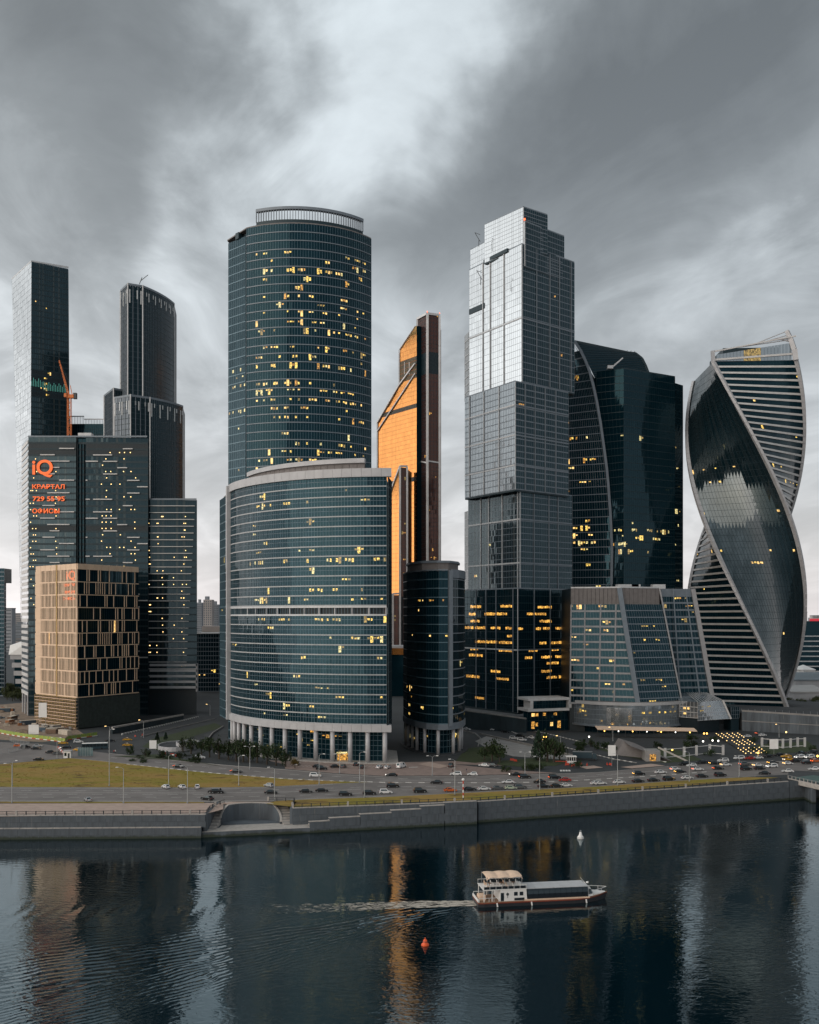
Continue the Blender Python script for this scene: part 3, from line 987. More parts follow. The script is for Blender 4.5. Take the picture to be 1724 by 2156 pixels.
# ---- stacked-box tower
def capitals():
    t = thing('stacked_tower', 'tallest silver grey glass tower of shifted stacked boxes with bright side wall', 'skyscraper', (70, 600, 0))

    def blk(L, Cn, Rt, Y, yt, yb, gl_l='glass_silver', gl_r='glass_teal', nfl=None, dL=1.075, dR=1.052, fins=None, cells_l=(), cells_r=(), lits=LIT3, cross=(), seed=1, fr_l='frame_mid', fr_r='frame_mid', sp=.28):
        a, c, b = P(L, Y * dL), P(Cn, Y), P(Rt, Y * dR)
        zt, zb = wz(yt, Y), max(0.0, wz(yb, Y))
        nfl = nfl or max(2, round((zt - zb) / 3.7))
        zs = levels(zb, zt, nfl)
        facade(t, [a, c], zs, 1.55 if gl_l != 'glass_pale' else 1.9, gl_l, fr_l if gl_l != 'glass_pale' else 'pale_joint', sp_h=sp if gl_l != 'glass_pale' else .16, sp_out=.06, mw=.10 if gl_l != 'glass_pale' else .07, mo=.10 if gl_l != 'glass_pale' else .03, seed=seed, cells=cells_l, lits=lits, jit=.010, big=-1)
        facade(t, [c, b], zs, 1.55, gl_r, fr_r, sp_h=sp + .12, sp_out=.10, mw=.10, mo=.12, seed=seed + 1, cells=cells_r, lits=lits, big=-1)
        d = (b[0] - c[0] + a[0] - c[0], b[1] - c[1] + a[1] - c[1])
        far_ = (c[0] + d[0], c[1] + d[1])
        ctr = Vector((c[0] + far_[0], c[1] + far_[1])) / 2
        MB().prism([tuple(Vector(p_).lerp(ctr, .03)) for p_ in (a, c, b, far_)], zb + .05, zt - .05).build('core', 'black', t)
        MB().prism([a, c, b, (c[0] + d[0], c[1] + d[1])], zt, zt + .7).build('roof', 'frame_mid', t)
        MB().prism([a, c, b, (c[0] + d[0], c[1] + d[1])], zb - .9, zb - .05).build('soffit', 'frame_dark', t)
        MB().band([(c[0] - .05, c[1], zb), (c[0] + .35, c[1] + .1, zb)], [(c[0] - .05, c[1], zt), (c[0] + .35, c[1] + .1, zt)], .35, .2).build('corner_trim', 'frame_light', t)
        # tall fins and string courses
        for side, (p, q), fr in ((0, (a, c), fr_l), (1, (c, b), fr_r)):
            for s in (fins[side] if fins else ()):
                x, y = p[0] + (q[0] - p[0]) * s, p[1] + (q[1] - p[1]) * s
                nn = normals([p, q])[0]
                MB().obox((x + nn.x * .15, y + nn.y * .15), (-nn.y, nn.x), .45, .8, zb, zt).build('fin', 'frame_light' if fr != 'frame_dark' and not side else 'frame_mid', t)
            for s in cross:
                z = zb + (zt - zb) * s
                MB().band([(p[0], p[1], z), (q[0], q[1], z)], [(p[0], p[1], z + .8), (q[0], q[1], z + .8)], .3, .3).build('string_course', 'frame_mid' if side else 'frame_light', t)
        return a, c, b, zb, zt
    f_r = (0.27, .52, .70, .93)
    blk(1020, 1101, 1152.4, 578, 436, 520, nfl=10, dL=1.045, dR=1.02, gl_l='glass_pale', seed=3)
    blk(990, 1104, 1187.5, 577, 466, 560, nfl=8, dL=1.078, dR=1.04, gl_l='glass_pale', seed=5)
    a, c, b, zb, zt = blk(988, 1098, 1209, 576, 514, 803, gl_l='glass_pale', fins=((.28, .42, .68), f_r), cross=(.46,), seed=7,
                          cells_r=lit_cells(21, 30, 4, .004), lits=('lit_amber',))
    MB().beam((a[0], a[1] - .3, zt - 26), (a[0] + (c[0] - a[0]) * .3, a[1] + (c[1] - a[1]) * .3 - .3, zt - 26), .6, 3.2).build('recess_louvre', 'frame_dark', t)
    MB().beam((a[0] + (c[0] - a[0]) * .3, a[1] + (c[1] - a[1]) * .3 - .3, zt + .5), (a[0] + (c[0] - a[0]) * .75, a[1] + (c[1] - a[1]) * .75 - .3, zt + .5), 1.2, 2.2).build('terrace_wall', 'frame_dark', t)
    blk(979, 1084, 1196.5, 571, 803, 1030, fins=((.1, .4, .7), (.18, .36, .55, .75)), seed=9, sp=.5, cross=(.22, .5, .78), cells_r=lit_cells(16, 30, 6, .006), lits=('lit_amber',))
    nfl5 = 16
    blk(986, 1094, 1204, 575, 1031, 1240, gl_l='glass_warm', gl_r='glass_teal', fins=((.26, .42, .68, .97), (.26, .54, .72)), cross=(.26, .70), seed=11, nfl=nfl5,
        cells_l=lit_cells(nfl5, 30, 8, {'*': .0, 5: .04, 6: .07, 7: .05, 8: .06, 9: .03, 2: .03}, (1, 2)), lits=('lit_amber', 'lit_pale'))
    nfl6 = 17
    row = {'*': .03, 14: .6, 13: .8, 12: .5, 11: 2.5, 10: .30, 9: 1.6, 8: .5, 7: .3, 5: .3, 4: 1.2, 3: .05, 1: .6}
    blk(977.8, 1089, 1201, 572, 1239, 1500, gl_l='glass_dark', gl_r='glass_dark', fr_l='frame_dark', fr_r='frame_dark', fins=((.24, .43, .62, .93), (.3, .6, .85)), cross=(.50,), seed=13, nfl=nfl6,
        cells_l=lit_cells(nfl6, 30, 12, row, (4, 14)), cells_r=lit_cells(nfl6, 28, 14, row, (3, 12)), lits=('lit_amber', 'lit_amber', 'lit_row', 'lit_row'))
    # slim side piece, base box and cranes on the roof
    for k, (ya, yb_) in enumerate(((700, 840), (1075, 1240))):
        facade(t, [P(978.5, 632), P(991, 619)], levels(wz(yb_, 625), wz(ya, 625), 9), 1.6, 'glass_pale', 'frame_light', sp_h=.5, mw=.1, seed=k)
        MB().prism([P(979, 633), P(990.5, 620.5), P(1000, 640)], wz(yb_, 625), wz(ya, 625)).build('side_core', 'frame_mid', t)
    e0, e1 = P(1111, 548), P(1198, 556)
    z0, z1 = wz(1498, 548), wz(1470, 548)
    dv = (Vector(e1) - Vector(e0)).normalized()
    for (s, zz0, zz1, nm) in ((0, z1 - 1.4, z1, 'portal_head'), (0, z0, z0 + 1.4, 'portal_sill')):
        MB().band([(e0[0], e0[1], zz0), (e1[0], e1[1], zz0)], [(e0[0], e0[1], zz1), (e1[0], e1[1], zz1)], .4, 14).build(nm, 'band_white', t)
    for e, nm in ((Vector(e0) + dv * .9, 'portal_jamb'), (Vector(e1) - dv * .9, 'portal_jamb')):
        MB().obox((e.x, e.y + 4), dv, 1.8, 8.6, z0 + 1.41, z1 - 1.41).build(nm, 'band_white', t)
    facade(t, [(e0[0] + 1.5, e0[1] + 2), (e1[0] - 1.5, e1[1] + 2)], levels(z0 + 1.4, z1 - 1.4, 2), 1.8, 'glass_dark', 'frame_dark', sp_h=.1, seed=2)
    facade(t, [(e0[0] - 2, e0[1] + 3), (e1[0], e1[1] + 3)], levels(0.2, z0 - .02, 2), 2.2, 'glass_dark', 'frame_dark', sp_h=.2, seed=5, cells={(0, 2), (1, 2), (1, 3), (0, 3), (0, 7), (1, 8), (1, 5), (0, 9)}, lits=('lit_full', 'lit_amber'))
    for bx, by, yy in ((1008, 600, 505), (1012, 590, 585)):
        p = P(bx, by)
        z = wz(yy, by)
        m = MB()
        m.beam((p[0], p[1], z - 4), (p[0], p[1], z), .35, .35)
        m.beam((p[0] + .8, p[1], z - 1), (p[0] - 2.4, p[1], z + 4.5), .3, .3)
        m.beam((p[0] - 2.4, p[1], z + 4.5), (p[0] + .8, p[1], z + 3.2), .2, .2)
        m.build('maintenance_crane', 'steel_dark', t)
    p = P(1104, 577)
    for yy in (464,):
        MB().box(p[0] - .4, p[0] + .4, p[1] - 1, p[1] - .3, wz(yy, 577), wz(yy, 577) + 1).build('warning_lamp', 'tail', t)


# ---- tower with the curved fin and slanting roof
def imperia():
    t = thing('finned_tower', 'black glass tower with arched roof and curved fin beside the stacked silver tower', 'office tower', (130, 670, 0))
    Yf = 650.0
    # curved fin edge
    edge = [(1209, 717), (1222, 737), (1232, 758), (1241, 781), (1249, 812), (1256, 844), (1264, 890), (1271, 940), (1277, 985), (1280, 1017), (1285, 1085), (1288, 1151), (1287, 1229), (1287, 1400)]
    E = [Vector((wx(x, 652), 652.0, wz(y, 652))) for x, y in edge]
    for a, b in zip(E, E[1:]):
        MB().beam(a, b, 1.0, 1.6).build('fin_segment', 'frame_mid', t)

    def right_at(z):
        for a, b in zip(E, E[1:]):
            if b.z <= z <= a.z:
                return a.lerp(b, (a.z - z) / max(1e-6, a.z - b.z))
        return E[0] if z > E[0].z else E[-1]
    L = P(1190, 664)
    ztop = E[0].z - 6
    nf = 44
    zs = levels(20, ztop, nf)

    def plan(z):
        q = right_at(z)
        return [L, (q.x, q.y + .6)]
    facade(t, plan, zs, 1.7, 'glass_teal', 'frame_mid', sp_h=.45, sp_out=.2, mw=.08, mo=.08, seed=5, jit=.02,
           cells=lit_cells(nf, 14, 44, {'*': .03, 34: .3, 32: .5, 29: .4, 28: .4, 26: .2, 25: .2, 21: .5, 20: .9, 19: .9, 18: .7, 15: .2, 14: .3, 12: .2, 11: .2, 9: .4, 7: .2, 40: .1, 41: .1}, (1, 4)), lits=('lit_yellow', 'lit_yellow', 'lit_amber', 'lit_pale', 'lit_full'))
    # front box: two dark faces
    a, c, b, s = (wx(1256, 652), 652.6), (wx(1313, 645), 645.0), (wx(1421, 668), 668.0), (wx(1437.6, 676), 676.0)
    zt = wz(776, 645)
    nfb = 46
    zb = levels(10, zt, nfb)
    rows = {'*': .004, 41: .03, 39: .05, 36: .12, 30: .03, 27: .02, 23: .55, 22: .30, 21: .25, 20: .12, 13: .04, 9: .35, 8: .2, 2: .1}

    def pl(z):
        q = right_at(z)
        x = min(max(a[0], q.x + .8), c[0] - 2)
        return [(x, 652.6), c]
    facade(t, pl, zb, 1.7, 'glass_dark', 'frame_dark', sp_h=.4, sp_out=.08, mw=.08, mo=.06, seed=6, cells=lit_cells(nfb, 12, 3, rows, (1, 3)), lits=('lit_yellow', 'lit_amber', 'lit_pale'))
    facade(t, [c, b], zb, 1.7, 'glass_dark', 'frame_dark', sp_h=.4, sp_out=.08, mw=.08, mo=.06, seed=7, cells=lit_cells(nfb, 24, 13, rows, (1, 4)), lits=('lit_yellow', 'lit_dim', 'lit_pale', 'lit_dim'))
    zs3 = levels(10, wz(811, 676), nfb - 1)
    facade(t, [(b[0] + .2, b[1] + 1), s], zs3, 1.7, 'glass_dark', 'frame_dark', sp_h=.4, sp_out=.08, mw=.08, mo=.06, seed=8, cells=lit_cells(nfb - 1, 4, 23, .10, (1, 2)), lits=('lit_dim', 'lit_pale'))
    MB().prism([(a[0] + 12, 653.2), (c[0], c[1] + .7), (b[0], b[1] + .7), (b[0] + 3, b[1] + 22), (a[0] + 20, 690)], 0, zt - .2).build('core', 'black', t)
    MB().prism([(b[0], b[1] + 1.5), (s[0], s[1] + .6), (s[0] + 2, s[1] + 18), (b[0] - 4, b[1] + 18)], 0, wz(812, 676)).build('step_core', 'black', t)
    MB().prism([(a[0] + 6, 652.6), c, b, (b[0] + 3, b[1] + 22), (a[0] + 20, 690)], zt, zt + .8).build('roof', 'frame_dark', t)
    MB().prism([(L[0], L[1] + 2), (wx(1252, 664), 664), (wx(1270, 668), 668), (wx(1290, 690), 690), (L[0], 695)], 0, 150).build('core_lower', 'black', t)
    # dark wall that closes the space behind the curved fin
    fill = [Vector((p_.x, 655.5, p_.z - 1.0)) for p_ in E[:9]]
    MB().face(*fill, (wx(1330, 655.5), 655.5, fill[-1].z), (wx(1330, 655.5), 655.5, wz(790, 655.5)), (wx(1252, 655.5), 655.5, wz(796, 655.5))).build('fin_backing', 'glass_dark', t)
    # slanting arched roof: louvred strips from the fin back to the dome
    top = [(1212, 719), (1222, 736), (1234, 757), (1246, 783), (1254, 800)]
    bot = [(1318, 741), (1338, 743), (1352, 754), (1360, 770), (1366, 786)]
    Tp = [Vector((wx(x, 653), 653.0, wz(y, 653))) for x, y in top]
    Bt = [Vector((wx(x, 684), 684.0, wz(y, 684))) for x, y in bot]
    ns = 16
    ta, tb = [], []
    for k in range(ns + 1):
        s_ = k / ns * (len(Tp) - 1)
        i = min(len(Tp) - 2, int(s_))
        ta.append(Tp[i].lerp(Tp[i + 1], s_ - i))
        tb.append(Bt[i].lerp(Bt[i + 1], s_ - i))
    for k in range(ns):
        MB().face(ta[k], ta[k + 1], ta[k + 1].lerp(tb[k + 1], .98), ta[k].lerp(tb[k], .98)).build('roof_panel', 'glass_dark', t)
        MB().beam(ta[k] + Vector((0, -.1, .15)), tb[k] + Vector((0, -.1, .15)), .22, .3).build('roof_rib', 'frame_dark', t)
    MB().beam(ta[0], tb[0], 1.0, 1.4).build('roof_edge', 'frame_dark', t)
    for a_, b_ in zip(Bt, Bt[1:]):
        MB().beam(a_, b_, .8, 1.2).build('dome_rim', 'frame_dark', t)
    mm = MB()
    for k in range(6):
        mm.beam(Bt[0].lerp(Bt[1], k / 5) + Vector((0, 2, -1.5)), Bt[0].lerp(Bt[1], (k + 1) / 5) + Vector((0, 2, 2.0 - (k % 2) * 3)), .3, .3)
    mm.build('dome_truss', 'frame_dark', t)
    p = (wx(1298, 648), 648)
    z = zt + .8
    MB().beam((p[0] - 4, p[1], z), (p[0] + 4, p[1], z + 7), .6, .9).build('maintenance_crane', 'frame_light', t)
    MB().box(p[0] - 6, p[0] - 2.4, p[1] - 1, p[1] + 2, z, z + 2).build('crane_house', 'frame_light', t)


M['grid_grey'] = solid('grid_grey', (0.30, 0.30, 0.31), 0.6, 0.0, 0.12)


# ---- office block with leaning glass corner
def business():
    t = thing('slanted_office_block', 'grey gridded office block with leaning glass corner above a curved glass podium', 'office building', (140, 560, 0))
    Y0 = 553.0
    zt, zb = wz(1238, Y0), wz(1482, Y0)
    at, ab = P(1202, 556), P(1199.5, 556)
    ct, cb = P(1306, 548), P(1346, 540)
    rt, rb = P(1388, 556), P(1436, 552)
    zat = wz(1272, Y0)

    def lp(p, q):
        return lambda z: (p[0] + (q[0] - p[0]) * (z - zb) / (zt - zb), p[1] + (q[1] - p[1]) * (z - zb) / (zt - zb))
    fa, fc, fr_ = lp(ab, at), lp(cb, ct), lp(rb, rt)
    zs = levels(zb, zat, 13)
    rows = {12: .75, 11: .3, 10: .22, 9: .2, 8: .12, 7: .08, 6: .06, 5: .40, 4: .34, 3: .12, 2: .2, 1: .08, 0: .05}
    facade(t, lambda z: [fa(z), fc(z)], zs, 1.75, 'glass_dark', 'frame_mid', sp_h=1.0, sp_out=.35, mw=.09, mo=.12, seed=3, sp_mat='grid_grey', singles=200,
           cells=lit_cells(13, 16, 5, rows, (1, 3)), lits=('lit_yellow', 'lit_amber', 'lit_dim', 'lit_full'))
    # wide grid piers
    for x0 in (1202.5, 1232, 1265, 1297):
        for k in range(13):
            za, zc = zs[k], zs[k + 1]
            k0, k1 = (x0 - 1202) / 104, (x0 - 1202) / 104
            pa = Vector(fa(za)).lerp(Vector(fc(za)), k0 * (Vector(ct) - Vector(at)).length / (Vector(fc(za)) - Vector(fa(za))).length)
            pc = Vector(fa(zc)).lerp(Vector(fc(zc)), k1 * (Vector(ct) - Vector(at)).length / (Vector(fc(zc)) - Vector(fa(zc))).length)
            MB().beam((pa.x, pa.y - .2, za), (pc.x, pc.y - .2, zc), .75, .7, (0, 1, 0)).build('grid_pier', 'grid_grey', t)
    MB().beam((cb[0] - .7, cb[1] - .3, zb), (ct[0] - .7, ct[1] - .3, zt), 2.6, 1.0, (0, 1, 0)).build('corner_fin', 'frame_mid', t)
    facade(t, lambda z: [fc(z), fr_(z)], levels(zb, zat, 15), 1.6, 'glass_teal', 'frame_mid', sp_h=.5, sp_out=.12, mw=.1, mo=.12, seed=4, cells=lit_cells(15, 14, 9, {'*': .03, 11: .45, 3: .2, 4: .1}, (1, 3)), lits=('lit_dim', 'lit_yellow'))
    MB().beam((rb[0], rb[1] - .3, zb), (rt[0], rt[1] - .3, zt), .8, .8, (0, 1, 0)).build('edge_fin', 'grid_grey', t)
    # attic louvres
    for p, q, nn in ((at, ct, 12), (ct, rt, 9)):
        for k in range(nn):
            u = Vector(p).lerp(Vector(q), k / nn)
            v_ = Vector(p).lerp(Vector(q), (k + 1) / nn - .006)
            MB().band([(u.x, u.y, zat), (v_.x, v_.y, zat)], [(u.x, u.y, zt), (v_.x, v_.y, zt)], .25, .5).build('louvre_panel', 'louvre', t)
    MB().band([(at[0], at[1], zt), (ct[0], ct[1], zt), (rt[0], rt[1], zt)], [(at[0], at[1], zt + .8), (ct[0], ct[1], zt + .8), (rt[0], rt[1], zt + .8)], .5, .6).build('parapet', 'frame_light', t)
    m = MB()
    bt = [(ab[0], ab[1] + 1.0), (cb[0] - 1, cb[1] + 1.4), (rb[0] - 1, rb[1] + 1.2), (rb[0], rb[1] + 34), (ab[0], ab[1] + 34)]
    tp = [(at[0], at[1] + 1.0), (ct[0] - .5, ct[1] + 1.4), (rt[0] - 1, rt[1] + 1.2), (rt[0], rt[1] + 34), (at[0], at[1] + 34)]
    n = 5
    for k in range(n):
        j = (k + 1) % n
        m.face((*bt[k], 0), (*bt[j], 0), (*tp[j], zt), (*tp[k], zt))
    m.face(*[(*p, zt) for p in tp])
    m.build('core', 'black', t)
    for x_, wd in ((1300, 12), (1330, 5), (1375, 7)):
        p = P(x_, 566)
        MB().box(p[0], p[0] + wd, 566, 572, zt, zt + 2.6).build('roof_unit', 'frame_light', t)
    # right wing
    w0, w1t, w1b = P(1392, 562), P(1458, 566), P(1502, 566)

    def wl(z):
        s_ = (z - zb) / (zt - zb)
        x = w1b[0] + (w1t[0] - w1b[0]) * s_
        return [w0, (x, 566)]
    facade(t, wl, levels(zb, zt - .5, 16), 1.9, 'glass_dark', 'frame_mid', sp_h=1.0, sp_out=.25, mw=.1, mo=.1, seed=5, sp_mat='frame_mid', cells=lit_cells(16, 12, 6, {'*': .02, 14: .5, 13: .25, 12: .2, 11: .5, 10: .3, 9: .2, 6: .1, 4: .15}, (1, 3)), lits=('lit_amber', 'lit_yellow', 'lit_dim'))
    for k in (0.35, .72):
        MB().beam((w0[0] + (w1b[0] - w0[0]) * k, 561.6, zb), (w0[0] + (w1t[0] - w0[0]) * k, 561.6, zt), .6, .6, (0, 1, 0)).build('grid_pier', 'frame_mid', t)
    MB().beam((w1b[0], 565.5, zb - 2), (w1t[0], 565.5, zt), 2.4, 1.4, (0, 1, 0)).build('edge_fin', 'grid_grey', t)
    MB().band([(w0[0], 561.9, zt - 4), (w1t[0], 565.9, zt - 4)], [(w0[0], 561.9, zt), (w1t[0], 565.9, zt)], .2, .4).build('louvre_panel', 'frame_mid', t)
    m = MB()
    m.hexa([(w0[0], 563.4, 0), (w1b[0], 567.4, 0), (w1b[0], 595, 0), (w0[0], 595, 0), (w0[0], 563.4, zt - .3), (w1t[0], 567.4, zt - .3), (w1t[0], 595, zt - .3), (w0[0], 595, zt - .3)])
    m.build('wing_core', 'black', t)
    # curved podium
    pc_, pr = (wx(1322, 560), 566.0), 33.0
    pf = [(pc_[0] + pr * 1.0 * math.sin(rad(a)), pc_[1] - pr * .82 * math.cos(rad(a))) for a in range(-88, 84, 4)]
    zp0, zp1 = 4.5, wz(1483, 545)
    np_ = round(length(pf) / 1.9)
    facade(t, pf, levels(zp0, zp1, 4), 1.9, 'glass_silver', 'frame_mid', sp_h=.3, sp_out=.1, mw=.1, mo=.12, seed=6,
           cells={(2, j) for j in range(np_) if j in (7, 8, 9, 21, 22, 26, 28, 33, 35, 37)} | {(3, 8), (2, 31), (3, 40), (1, 9)}, lits=('lit_dim', 'lit_yellow'))
    for k, (i0, i1) in enumerate(((15, 17), (17, 19), (19, 21))):
        MB().band([(*pf[i], zp0 + .4) for i in range(i0, i1 + 1)], [(*pf[i], zp1 - 1.4) for i in range(i0, i1 + 1)], .45, .2).build('white_panel', 'glass_pale', t)
    MB().band([(*p, zp1) for p in pf], [(*p, zp1 + 1.6) for p in pf], .6, 3.0).build('podium_cornice', 'clad_grey', t)
    MB().band([(*p, zp0 - .9) for p in pf], [(*p, zp0) for p in pf], .9, 3.0).build('podium_base', 'frame_mid', t)
    inner = [(pc_[0] + (x - pc_[0]) * .93, pc_[1] + (y - pc_[1]) * .93) for x, y in pf]
    MB().prism(inner + [(pc_[0] + 30, 590), (pc_[0] - 30, 590)], zp0 - .5, zp1 - .1).build('podium_core', 'black', t)
    MB().prism([(pc_[0] + (x - pc_[0]) * .99, pc_[1] + (y - pc_[1]) * .99) for x, y in pf], zp1 + 1.3, zp1 + 1.75).build('podium_roof', 'louvre', t)
    low = [(pc_[0] + (x - pc_[0]) * .9, pc_[1] + (y - pc_[1]) * .9) for x, y in pf]
    facade(t, low, levels(.1, zp0 - .8, 1), 2.0, 'glass_dark', 'frame_dark', sp_h=.2, seed=9, cells={(0, j) for j in (14, 15, 21, 22, 27, 30, 31)}, lits=('lit_amber', 'lit_full'))
    # terrace awning with warm lights
    A0, A1 = ground(1258, 1552), ground(1468, 1556)
    MB().hexa([(A0.x, A0.y, 4.0), (A1.x, A1.y, 4.0), (A1.x, A1.y + 6, 5.0), (A0.x, A0.y + 8, 5.0), (A0.x, A0.y, 4.25), (A1.x, A1.y, 4.25), (A1.x, A1.y + 6, 5.25), (A0.x, A0.y + 8, 5.25)]).build('awning', 'fabric', t)
    for k in range(15):
        p = A0.lerp(A1, k / 14)
        MB().tube((p.x, p.y + .6, 0), (p.x, p.y + .6, 4.1), .12, None, 6).build('awning_post', 'steel_dark', t)
        if k % 2:
            MB().lathe((p.x, p.y + .5, 3.1), [(.1, 0), (.32, .2), (.32, .5), (.1, .7)], 8).build('awning_lamp', 'lamp_amber' if k % 4 == 1 else 'lamp_white', t)


# ---- glass pavilion
def pavilion():
    t = thing('glass_pavilion', 'tilted glass pavilion with bright lit end wall beside the gridded office block', 'pavilion', (160, 560, 0))
    Yp = 545.0
    a, b, c = P(1430, 548), P(1469, 540), P(1538, 552)
    z0, z1 = wz(1512, Yp), wz(1476, Yp)
    facade(t, [a, b], levels(z0 + .5, z1, 3), 2.2, 'glass_pale', 'band_white', sp_h=.25, mw=.12, seed=2, cells={(1, 1), (0, 1), (1, 2)}, lits=('lit_full',))
    def pl(z):
        s_ = (z - z0) / (z1 - z0)
        return [b, (c[0] - 4.5 * s_, c[1])]
    facade(t, pl, levels(z0 - .8, z1, 5), 1.5, 'glass_silver', 'frame_light', sp_h=.14, mw=.1, mo=.1, seed=3, cells=lit_cells(5, 12, 3, {2: .4, 3: .4}, (1, 2)), lits=('lit_dim',))
    rf = [(a[0], a[1], z1), (b[0], b[1], z1), (c[0] - 4.5, c[1], z1), (c[0] - 10, c[1] + 14, z1 + 3.4), (a[0], a[1] + 14, z1 + 3.4)]
    MB().face(*rf).build('glass_roof', 'glass_silver', t)
    for k in range(10):
        p = Vector(rf[1]).lerp(Vector(rf[2]), k / 9)
        q = Vector((rf[4][0] + 8, rf[4][1], rf[4][2])).lerp(Vector(rf[3]), k / 9)
        MB().beam(p + Vector((0, 0, .1)), q + Vector((0, 0, .1)), .2, .2).build('roof_rib', 'frame_light', t)
    MB().beam((c[0], c[1] - .3, z0 - 1), (c[0] - 4.5, c[1] - .3, z1), 1.0, .8, (0, 1, 0)).build('end_fin', 'band_white', t)
    MB().prism([(a[0] + .5, a[1] + 1), (b[0], b[1] + 1), (c[0] - 6, c[1] + 1), (c[0] - 6, c[1] + 12), (a[0], a[1] + 14)], 0, z1 - .3).build('core', 'black', t)
    d = P(1556, 556)
    facade(t, [(c[0] + .6, c[1] + 1), d], levels(z0 - 1, z1 - 4, 3), 1.5, 'glass_teal', 'frame_mid', sp_h=.15, seed=4)
    MB().prism([(c[0] + .6, c[1] + 1.6), (d[0], d[1] + .6), (d[0], d[1] + 12), (c[0], c[1] + 12)], 0, z1 - 4.2).build('annex_core', 'frame_dark', t)


# ---- twisting tower
def evolution():
    t = thing('twisted_tower', 'spiral twisted tower with white banded faces alternating with smooth dark glass', 'skyscraper', (225, 672, 0))
    Xc, Yc, RR = 224.6, 672.0, 37.2
    zb, zt = 4.0, 229.0

    def corner(k, z, r=RR):
        t_ = (z - zb) / (zt - zb)
        f = -48 + (1 - min(t_, 1.0)) * 166 - max(0, t_ - 1) * 60 + (90 if k == 0 else -90 * (k - 1))
        cx = Xc + 2.0 * math.sin(t_ * 3.1)
        return Vector((cx + r * math.sin(rad(f)), Yc - r * math.cos(rad(f))))
    nf = 54
    zs = levels(zb, zt, nf)
    rows = {'*': .004, 37: .10, 35: .10, 24: .10, 28: .03, 30: .03, 31: .03}

    def flat(k0, k1):
        return lambda z: [tuple(corner(k0, z)), tuple(corner(k1, z))]
    # banded faces (1-0) and (3-2), smooth faces (2-1) and (0-3)
    for (a, b), band in (((1, 0), True), ((3, 2), True), ((2, 1), False), ((0, 3), False)):
        cl = lit_cells(nf, 26, 50 + a, rows, (1, 1)) | ({(22, j) for j in (9, 10, 11, 12)} if (a, b) == (2, 1) else set())
        if band:
            facade(t, flat(a, b), zs, 2.1, 'glass_dark', 'frame_dark', sp_h=1.25, sp_out=.55, mw=.07, mo=.05, sp_mat='band_white', seed=a + 2, cells=cl, lits=('lit_full', 'lit_yellow'))
        else:
            facade(t, flat(a, b), zs, 2.1, 'glass_smooth', 'frame_dark', sp_h=.16, sp_out=.06, mw=.12, mo=.05, seed=a + 2, jit=.006, cells=cl, lits=('lit_full', 'lit_yellow'))
    # corner fins in short cladding lengths
    for k in range(4):
        for f in range(nf):
            r0, r1 = corner(k, zs[f], RR - .6), corner(k, zs[f + 1] - .12, RR - .6)
            q0, q1 = corner(k, zs[f], RR + 1.5), corner(k, zs[f + 1] - .12, RR + 1.5)
            s0 = (q0 - r0).normalized()
            s1 = (q1 - r1).normalized()
            t0, t1 = Vector((-s0.y, s0.x)) * 1.5, Vector((-s1.y, s1.x)) * 1.5
            MB().hexa([(*(r0 - t0), zs[f]), (*(r0 + t0), zs[f]), (*(q0 + t0 * .6), zs[f]), (*(q0 - t0 * .6), zs[f]),
                       (*(r1 - t1), zs[f + 1] - .12), (*(r1 + t1), zs[f + 1] - .12), (*(q1 + t1 * .6), zs[f + 1] - .12), (*(q1 - t1 * .6), zs[f + 1] - .12)]).build('corner_fin', 'clad_grey', t)
    m = MB()
    for f in range(nf):
        lo = [corner(k, zs[f], RR - 1.4) for k in range(4)]
        hi = [corner(k, zs[f + 1], RR - 1.4) for k in range(4)]
        for k in range(4):
            j = (k + 1) % 4
            m.face((*lo[k], zs[f]), (*lo[j], zs[f]), (*hi[j], zs[f + 1]), (*hi[k], zs[f + 1]))
    m.build('core', 'black', t)
    # crown: rising edge, spike and stays
    E1, E0, E3 = corner(1, zt), corner(0, zt), corner(3, zt)
    spike = [(E0.x, E0.y, zt), (E0.x - .8, E0.y + .3, zt + 7), (E0.x - 2.6, E0.y + 1.4, zt + 14), (E0.x - 4.6, E0.y + 3, zt + 20)]
    for k, (a, b) in enumerate(zip(spike, spike[1:])):
        MB().beam(a, b, 5.4 - 1.1 * k, 3.2 - .4 * k).build('spike_segment', 'clad_grey', t)
    l0 = Vector((E1.x, E1.y, zt))
    r0 = Vector((E0.x, E0.y, zt + 10.0))
    MB().beam(l0, l0 + Vector((-.5, 0, 7)), 2.4, 2.0).build('corner_spur', 'clad_grey', t)
    for dz0, dz1, wd in ((1.2, 4.5, 1.2), (6.5, 16.0, .8)):
        MB().beam(l0 + Vector((0, 0, dz0)), Vector((E0.x, E0.y, zt + dz1)), wd, wd).build('crown_rail', 'band_white', t)
    # glazed top storey between the rails, leaning with them
    g0, g1 = l0.lerp(Vector((E0.x, E0.y, zt)), .04), l0.lerp(Vector((E0.x, E0.y, zt)), .95)
    n = 22
    for k in range(n):
        a, b = g0.lerp(g1, k / n), g0.lerp(g1, (k + .93) / n)
        MB().face((a.x, a.y, zt + .3), (b.x, b.y, zt + .3), (b.x, b.y, zt + 4.6 + 7 * (k + 1) / n), (a.x, a.y, zt + 4.6 + 7 * k / n)).build('crown_pane', 'lit_dim' if 8 <= k <= 12 else 'glass_silver', t)
    back = corner(2, zt)
    for k in range(5):
        p = l0.lerp(Vector((E0.x, E0.y, zt + 13.5)), .45 + .11 * k) + Vector((0, 0, 4))
        q = Vector(spike[-1]).lerp(Vector(spike[1]), k / 5)
        MB().tube(p, q, .3, .3, 6).build('crown_stay', 'silver', t)
    MB().tube(l0 + Vector((0, 0, 7)), Vector(spike[-2]), .3, .3, 6).build('crown_stay', 'silver', t)
